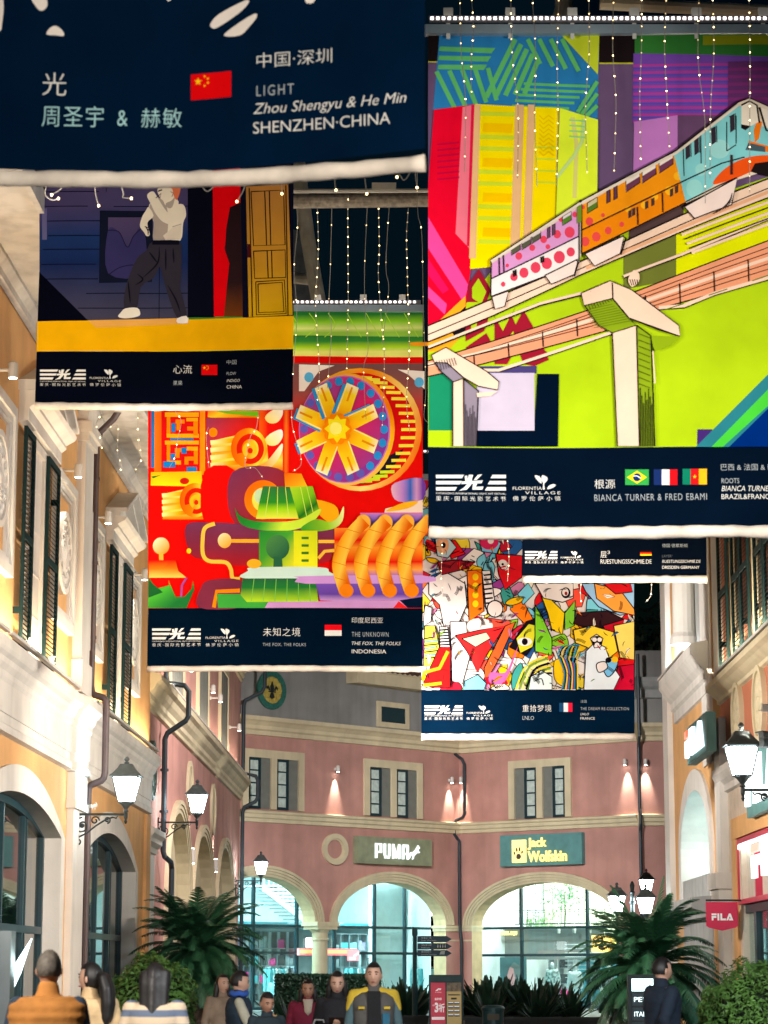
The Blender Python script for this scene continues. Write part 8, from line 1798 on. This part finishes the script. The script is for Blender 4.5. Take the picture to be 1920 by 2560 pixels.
        if hair == 'pony':
            R3 = Mh.to_3x3(); b0 = Mh @ (Vector((0, .085, .03))*hs); pts = [b0, b0+R3 @ V(.02, .06, -.02), b0+R3 @ V(.03, .10, -.12), b0+R3 @ V(.03, .11, -.24), b0+R3 @ V(.03, .10, -.36), b0+R3 @ V(.02, .09, -.44)]
            for xo in (-.022, .022): h2.tube([p_+R3 @ V(xo, 0, 0) for p_ in pts], [.028, .046, .055, .052, .04, .012], 10)
        ho = h.build('hair', hairm, o, fix=True)
        if h2.v: remeshed(h2, 'hair_fall', hairm, ho, .011, 8)
        if hair == 'cap':
            m_ = MB(); m_.smooth = True; m_.ball(Mh @ Vector((0, .0, .045)), .094*hs, .108*hs, .085*hs, 20, 12); m_.build('cap', cloth('cap', (.06, .16, .18)), o); m_ = MB(); c_ = Mh @ Vector((0, -.11, .05)); m_.ball(c_, .075*hs, .06*hs, .012, 16, 6); m_.build('cap_peak', cloth('cap', (.06, .16, .18)), o)
    if face:
        e = MB(); e.smooth = True
        for s_ in (-1, 1): c_ = Mh @ (Vector((s_*.031, -.084, .012))*hs); e.ball(c_, .011*hs, .008*hs, .006*hs, 10, 6)
        e.build('eyes', EYE, o); e = MB()
        for s_ in (-1, 1): e.tube([Mh @ (Vector((s_*.017, -.093, .032))*hs), Mh @ (Vector((s_*.034, -.092, .037))*hs), Mh @ (Vector((s_*.05, -.080, .030))*hs)], .0042*hs, 5)
        e.build('eyebrows', hairm, o); e = MB(); e.smooth = True; e.ball(Mh @ (Vector((0, -.092, -.062))*hs), .021*hs, .009*hs, .0065*hs, 10, 6); e.build('mouth', LIP, o)
    return o, Mh, k
DOWN = {-1: ((-.25, .03, 1.13), (-.26, -.05, .88)), 1: ((.25, .03, 1.13), (.26, -.05, .88))}
def PH(px, py, Y): return P(px, py, Y).z
person('man seen from behind in an orange-brown quilted vest with short grey hair', 122, 15.6, pi, PH(122, 2380, 15.6), cloth('vest_orange', (.42, .17, .035), bscale=20), cloth('jeans', (.03, .045, .08)), DOWN, 'cropped', HAIRG, SKIN2, 0, 0, .12, 1, .60, sleeves=cloth('sleeve_navy', (.02, .035, .06)), width=1.12)
person('woman in a pale tan jacket with a dark ponytail, face turned to the left', 226, 19.5, pi+.1, PH(232, 2412, 19.5), cloth('jacket_tan', (.55, .38, .20)), cloth('trousers_dark', (.03, .03, .035)), DOWN, 'pony', None, None, 1.05, 0, -.12, .5, .62)
plaid = cloth('plaid', (.40, .33, .27)); 
t = plaid.node_tree; b = t.nodes['Principled BSDF']; wv = t.nodes.new('ShaderNodeTexWave'); wv.bands_direction = 'Z'; wv.inputs['Scale'].default_value = 3.2; wv.inputs['Distortion'].default_value = .6; rp = t.nodes.new('ShaderNodeValToRGB'); rp.color_ramp.elements[0].color = (.10, .13, .19, 1); rp.color_ramp.elements[1].color = (.55, .43, .30, 1); rp.color_ramp.elements[0].position = .35; rp.color_ramp.elements[1].position = .6
tcn = [x for x in t.nodes if x.type == 'TEX_COORD'][0]; t.links.new(tcn.outputs['Object'], wv.inputs['Vector']); t.links.new(wv.outputs[0], rp.inputs[0]); t.links.new(rp.outputs[0], b.inputs['Base Color'])
person('woman from behind with long straight black hair and a tan and blue striped coat', 388, 17.6, pi-.05, PH(388, 2413, 17.6), plaid, cloth('skirt_navy', (.02, .03, .06)), DOWN, 'long', None, None, .0, 0, .1, .3, .70)
HOLD = {-1: ((-.23, -.10, 1.16), (-.09, -.30, 1.20)), 1: ((.23, -.10, 1.16), (.09, -.30, 1.20))}
o, Mh, k = person('person in a dark vest with cream sleeves and blue scarf holding a yellow food bowl', 598, 25.5, pi/2+.1, PH(598, 2432, 25.5), cloth('vest_navy', (.015, .03, .05)), cloth('trousers_dark', (.03, .03, .035)), HOLD, 'short', None, None, 0, .15, 0, .4, .60, sleeves=cloth('sleeve_cream', (.45, .43, .33)))
mb = MB(); mb.smooth = True; 
for a in range(1): mb.tube([(.10*k*cos(t_*2*pi/14), .085*k*sin(t_*2*pi/14), (1.50+.01*sin(t_*2))*k) for t_ in range(15)], .035*k, 8)
mb.build('scarf', cloth('scarf_blue', (.03, .10, .42)), o)
hx = o.matrix_basis @ Vector((0, -.40*k, 1.20*k)) if False else Vector((o.location.x, o.location.y, 0))+Matrix.Rotation(pi/2+.1, 3, 'Z') @ Vector((0, -.42*k, 1.20*k))
bo = thing('food_bowl', 'yellow paper food bowl held by the person with the blue scarf', 'bowl', hx); mb = MB(); mb.lathe([(.055,-.04),(.075,.0),(.088,.045),(.08,.045),(.05,-.02)], (0, 0, 0), 18); mb.build('bowl', cloth('paper_yellow', (.6, .38, .08)), bo); mb = MB(); mb.lathe([(.078,.03),(.02,.04)], (0, 0, 0), 14); mb.build('food', cloth('food', (.5, .3, .12)), bo)
person('dark-haired person in a beige coat half hidden behind the one with the blue scarf', 556, 29, .6, PH(556, 2440, 29), cloth('coat_beige', (.28, .20, .14)), cloth('trousers_dark', (.03, .03, .035)), DOWN, 'hanging', None, None, 0, 0, .1, 0, .8)
person('child with short dark hair in a dark jacket beside the food bowl', 668, 24.5, .25, PH(668, 2486, 24.5), cloth('jacket_dark', (.02, .035, .045)), cloth('trousers_dark', (.03, .03, .035)), DOWN, 'short', None, SKIN2, .2, .25, 0, .4, .60)
o, Mh, k = person('short person in a dark red coat with a cream collar and dark hair', 770, 28, .05, PH(768, 2453, 28), cloth('coat_red', (.16, .008, .03)), cloth('trousers_dark', (.03, .03, .035)), DOWN, 'hanging', None, SKIN2, 0, .15, .05, .3, .95, width=1.1)
mb = MB(); mb.smooth = True; mb.prism([(-.07*k, 1.50*k), (.07*k, 1.50*k), (.045*k, 1.33*k), (0, 1.28*k), (-.045*k, 1.33*k)], -.172*k, -.11*k); mb.build('collar', cloth('collar_cream', (.5, .42, .33)), o)
o, Mh, k = person('woman in black with long dark hair looking down at a phone in her hands', 843, 25, .0, PH(843, 2433, 25), cloth('coat_black', (.012, .012, .016)), cloth('trousers_dark', (.03, .03, .035)), {-1: ((-.24, -.06, 1.12), (-.06, -.27, 1.16)), 1: ((.24, -.06, 1.12), (.06, -.27, 1.16))}, 'hanging', None, None, .05, .22, .1, 0, .85)
ph = thing('phone', 'dark phone held up by the woman in black', 'phone', (o.location.x, o.location.y-.36*k, 1.21*k)); mb = MB(); mb.box(-.075, .075, -.006, .006, -.038, .038); mb.build('body', EYE, ph); mb = MB(); mb.box(-.07, .07, .0062, .0075, -.034, .034); mb.build('screen', emit_mat('phone_screen', (.6, .75, 1), 1.0), ph); ph.rotation_euler = (.5, 0, 0)
bg_ = thing('shoulder_bag', 'white bag hanging at the side of the woman in black', 'bag', (o.location.x-.2*k, o.location.y-.17, .84)); mb = MB(); mb.smooth = True; loft(mb, [(0,0,-.16,.12,.05),(0,0,-.1,.14,.065),(0,0,.08,.12,.055),(0,0,.15,.10,.03)], 18); mb.build('body', cloth('bag_white', (.55, .55, .57)), bg_); mb = MB(); mb.tube([(-.08,0,.14),(-.04,0,.24),(.04,0,.24),(.08,0,.14)], .01, 6); mb.build('strap', cloth('bag_white', (.55, .55, .57)), bg_)
o, Mh, k = person('man in a grey, blue and yellow-shouldered jacket over a black T-shirt', 934, 23.6, .05, PH(934, 2410, 23.6), cloth('jacket_grey', (.09, .085, .08)), cloth('trousers_dark', (.03, .03, .035)), DOWN, 'short', None, None, -.1, 0, .14, .2, .60, sleeves=cloth('sleeve_steel', (.07, .13, .15)), shoulder=cloth('stripe_yellow', (.55, .38, .03)), width=1.08)
mb = MB(); mb.prism([(-.07*k,1.47*k),(.06*k,1.47*k),(.07*k,1.2*k),(.075*k,.97*k),(-.075*k,.97*k),(-.07*k,1.2*k)], -.166*k, -.10*k); mb.build('t_shirt', cloth('shirt_black', (.008, .008, .01)), o); mb = MB()
for s_ in (-1, 1): mb.box(s_*.13*k-.03, s_*.13*k+.03, -.163*k, -.13*k, 1.29*k, 1.315*k)
mb.build('chest_patch', cloth('stripe_yellow', (.55, .38, .03)), o)
mb = MB(); mb.box(.085*k, .155*k, -.160*k, -.10*k, 1.0*k, 1.25*k) ; mb.build('blue_panel', cloth('panel_blue', (.02, .12, .2)), o)
person('man in a dark navy jacket and grey trousers walking to the right past the totem', 1654, 23.8, pi/2+.45, PH(1655, 2397, 23.8), cloth('jacket_navy', (.008, .018, .035)), cloth('trousers_grey', (.12, .11, .10)), {-1: ((-.23, .12, 1.15), (-.22, .06, .92)), 1: ((.23, -.08, 1.14), (.22, -.24, .95))}, 'short', None, None, 0, .05, .22, .4, .64, width=1.1)
person('far person in a teal cap behind the dark hedge', 757, 73, .2, PH(757, 2432, 73), cloth('jacket_dark', (.02, .035, .045)), cloth('trousers_dark', (.03, .03, .035)), DOWN, 'cap', None, None, 0, 0, 0, 0, .6, vox=.02)
# mannequins in the shop windows
MAN = mat('mannequin_white', (.75, .76, .76), .35, var=.03); MW = cloth('wear_white', (.72, .76, .75)); MG = cloth('wear_grey', (.22, .26, .27))
for px, py, lab, top, sl, cat_ in ((1381, 2407, 'white mannequin in a patterned grey jacket behind the right arch glass', cloth('wear_pattern', (.42, .48, .46), var=.8, scale=12), None, 0), (1437, 2412, 'all white mannequin beside the one in a patterned jacket', MW, None, 1), (1505, 2470, 'headless-looking mannequin in a grey jacket under the yellow paw sign', MG, MG, 2), (688, 2440, 'mannequin in an aqua quilted jacket behind the left arch glass', cloth('wear_aqua', (.30, .62, .70)), None, 3)):
    wl = F2 if px > 1000 else F1; x, z = wl.sz(px, py, -2.3); p0 = wl.pt(x, -2.3, 0); H_ = 1.84
    mnq = person(lab, px, p0.y, wl.rot*.5, H_, top, MW if cat_ == 1 else MG, DOWN, None, None, MAN, .4 if cat_ < 2 else 0, 0, .05, 1 if cat_ == 3 else .2, .60, sleeves=sl, vox=.02, face=False, group='mannequins in the shop windows', cat='mannequin', nm='mannequin', base=z-H_*.985)[0]
    mnq.location.x = p0.x; mb = MB(); mb.box(-.4, .4, -.4, .4, -(z-H_*.985)+.03, .0); mb.build('plinth', M_INNER, mnq)
x, z = F2.sz(1556, 2520, -1.4); hg = thing('display_jacket', 'pink jacket on a display stand at the right end of the arcade shop', 'jacket', F2.pt(x, -1.4, .05), 0); mb = MB(); mb.smooth = True; zt = P(1556, 2482, 92.5).z; loft(mb, [(0,0,zt-.95,.27,.16),(0,0,zt-.5,.24,.15),(0,0,zt-.15,.22,.13),(0,0,zt-.04,.10,.09)], 22)
for s_ in (-1, 1): limb(mb, [(s_*.2,0,zt-.15),(s_*.3,-.02,zt-.5),(s_*.29,-.05,zt-.8)], [.085,.075,.06])
remeshed(mb, 'jacket', GCOL[5], hg, .016); mb = MB(); mb.tube([(0,0,0),(0,0,zt)], .025, 8); mb.lathe([(.2,0),(.2,.03),(.03,.05)], (0,0,0), 14); mb.build('stand', M_STEEL, hg)
added_flood(5.0, 12.5, 4.9, -.5, 24, 1.3, 3600, 'added floodlight out of frame at right over the passing people', (.95, .97, 1), 80, .8, .5); added_flood(-4.6, 12.0, 4.9, .5, 24, 1.2, 2900, 'added floodlight out of frame at left over the passing people', (1, .92, .82), 80, .8, .5)  # unseen floods added to brighten the people and bushes
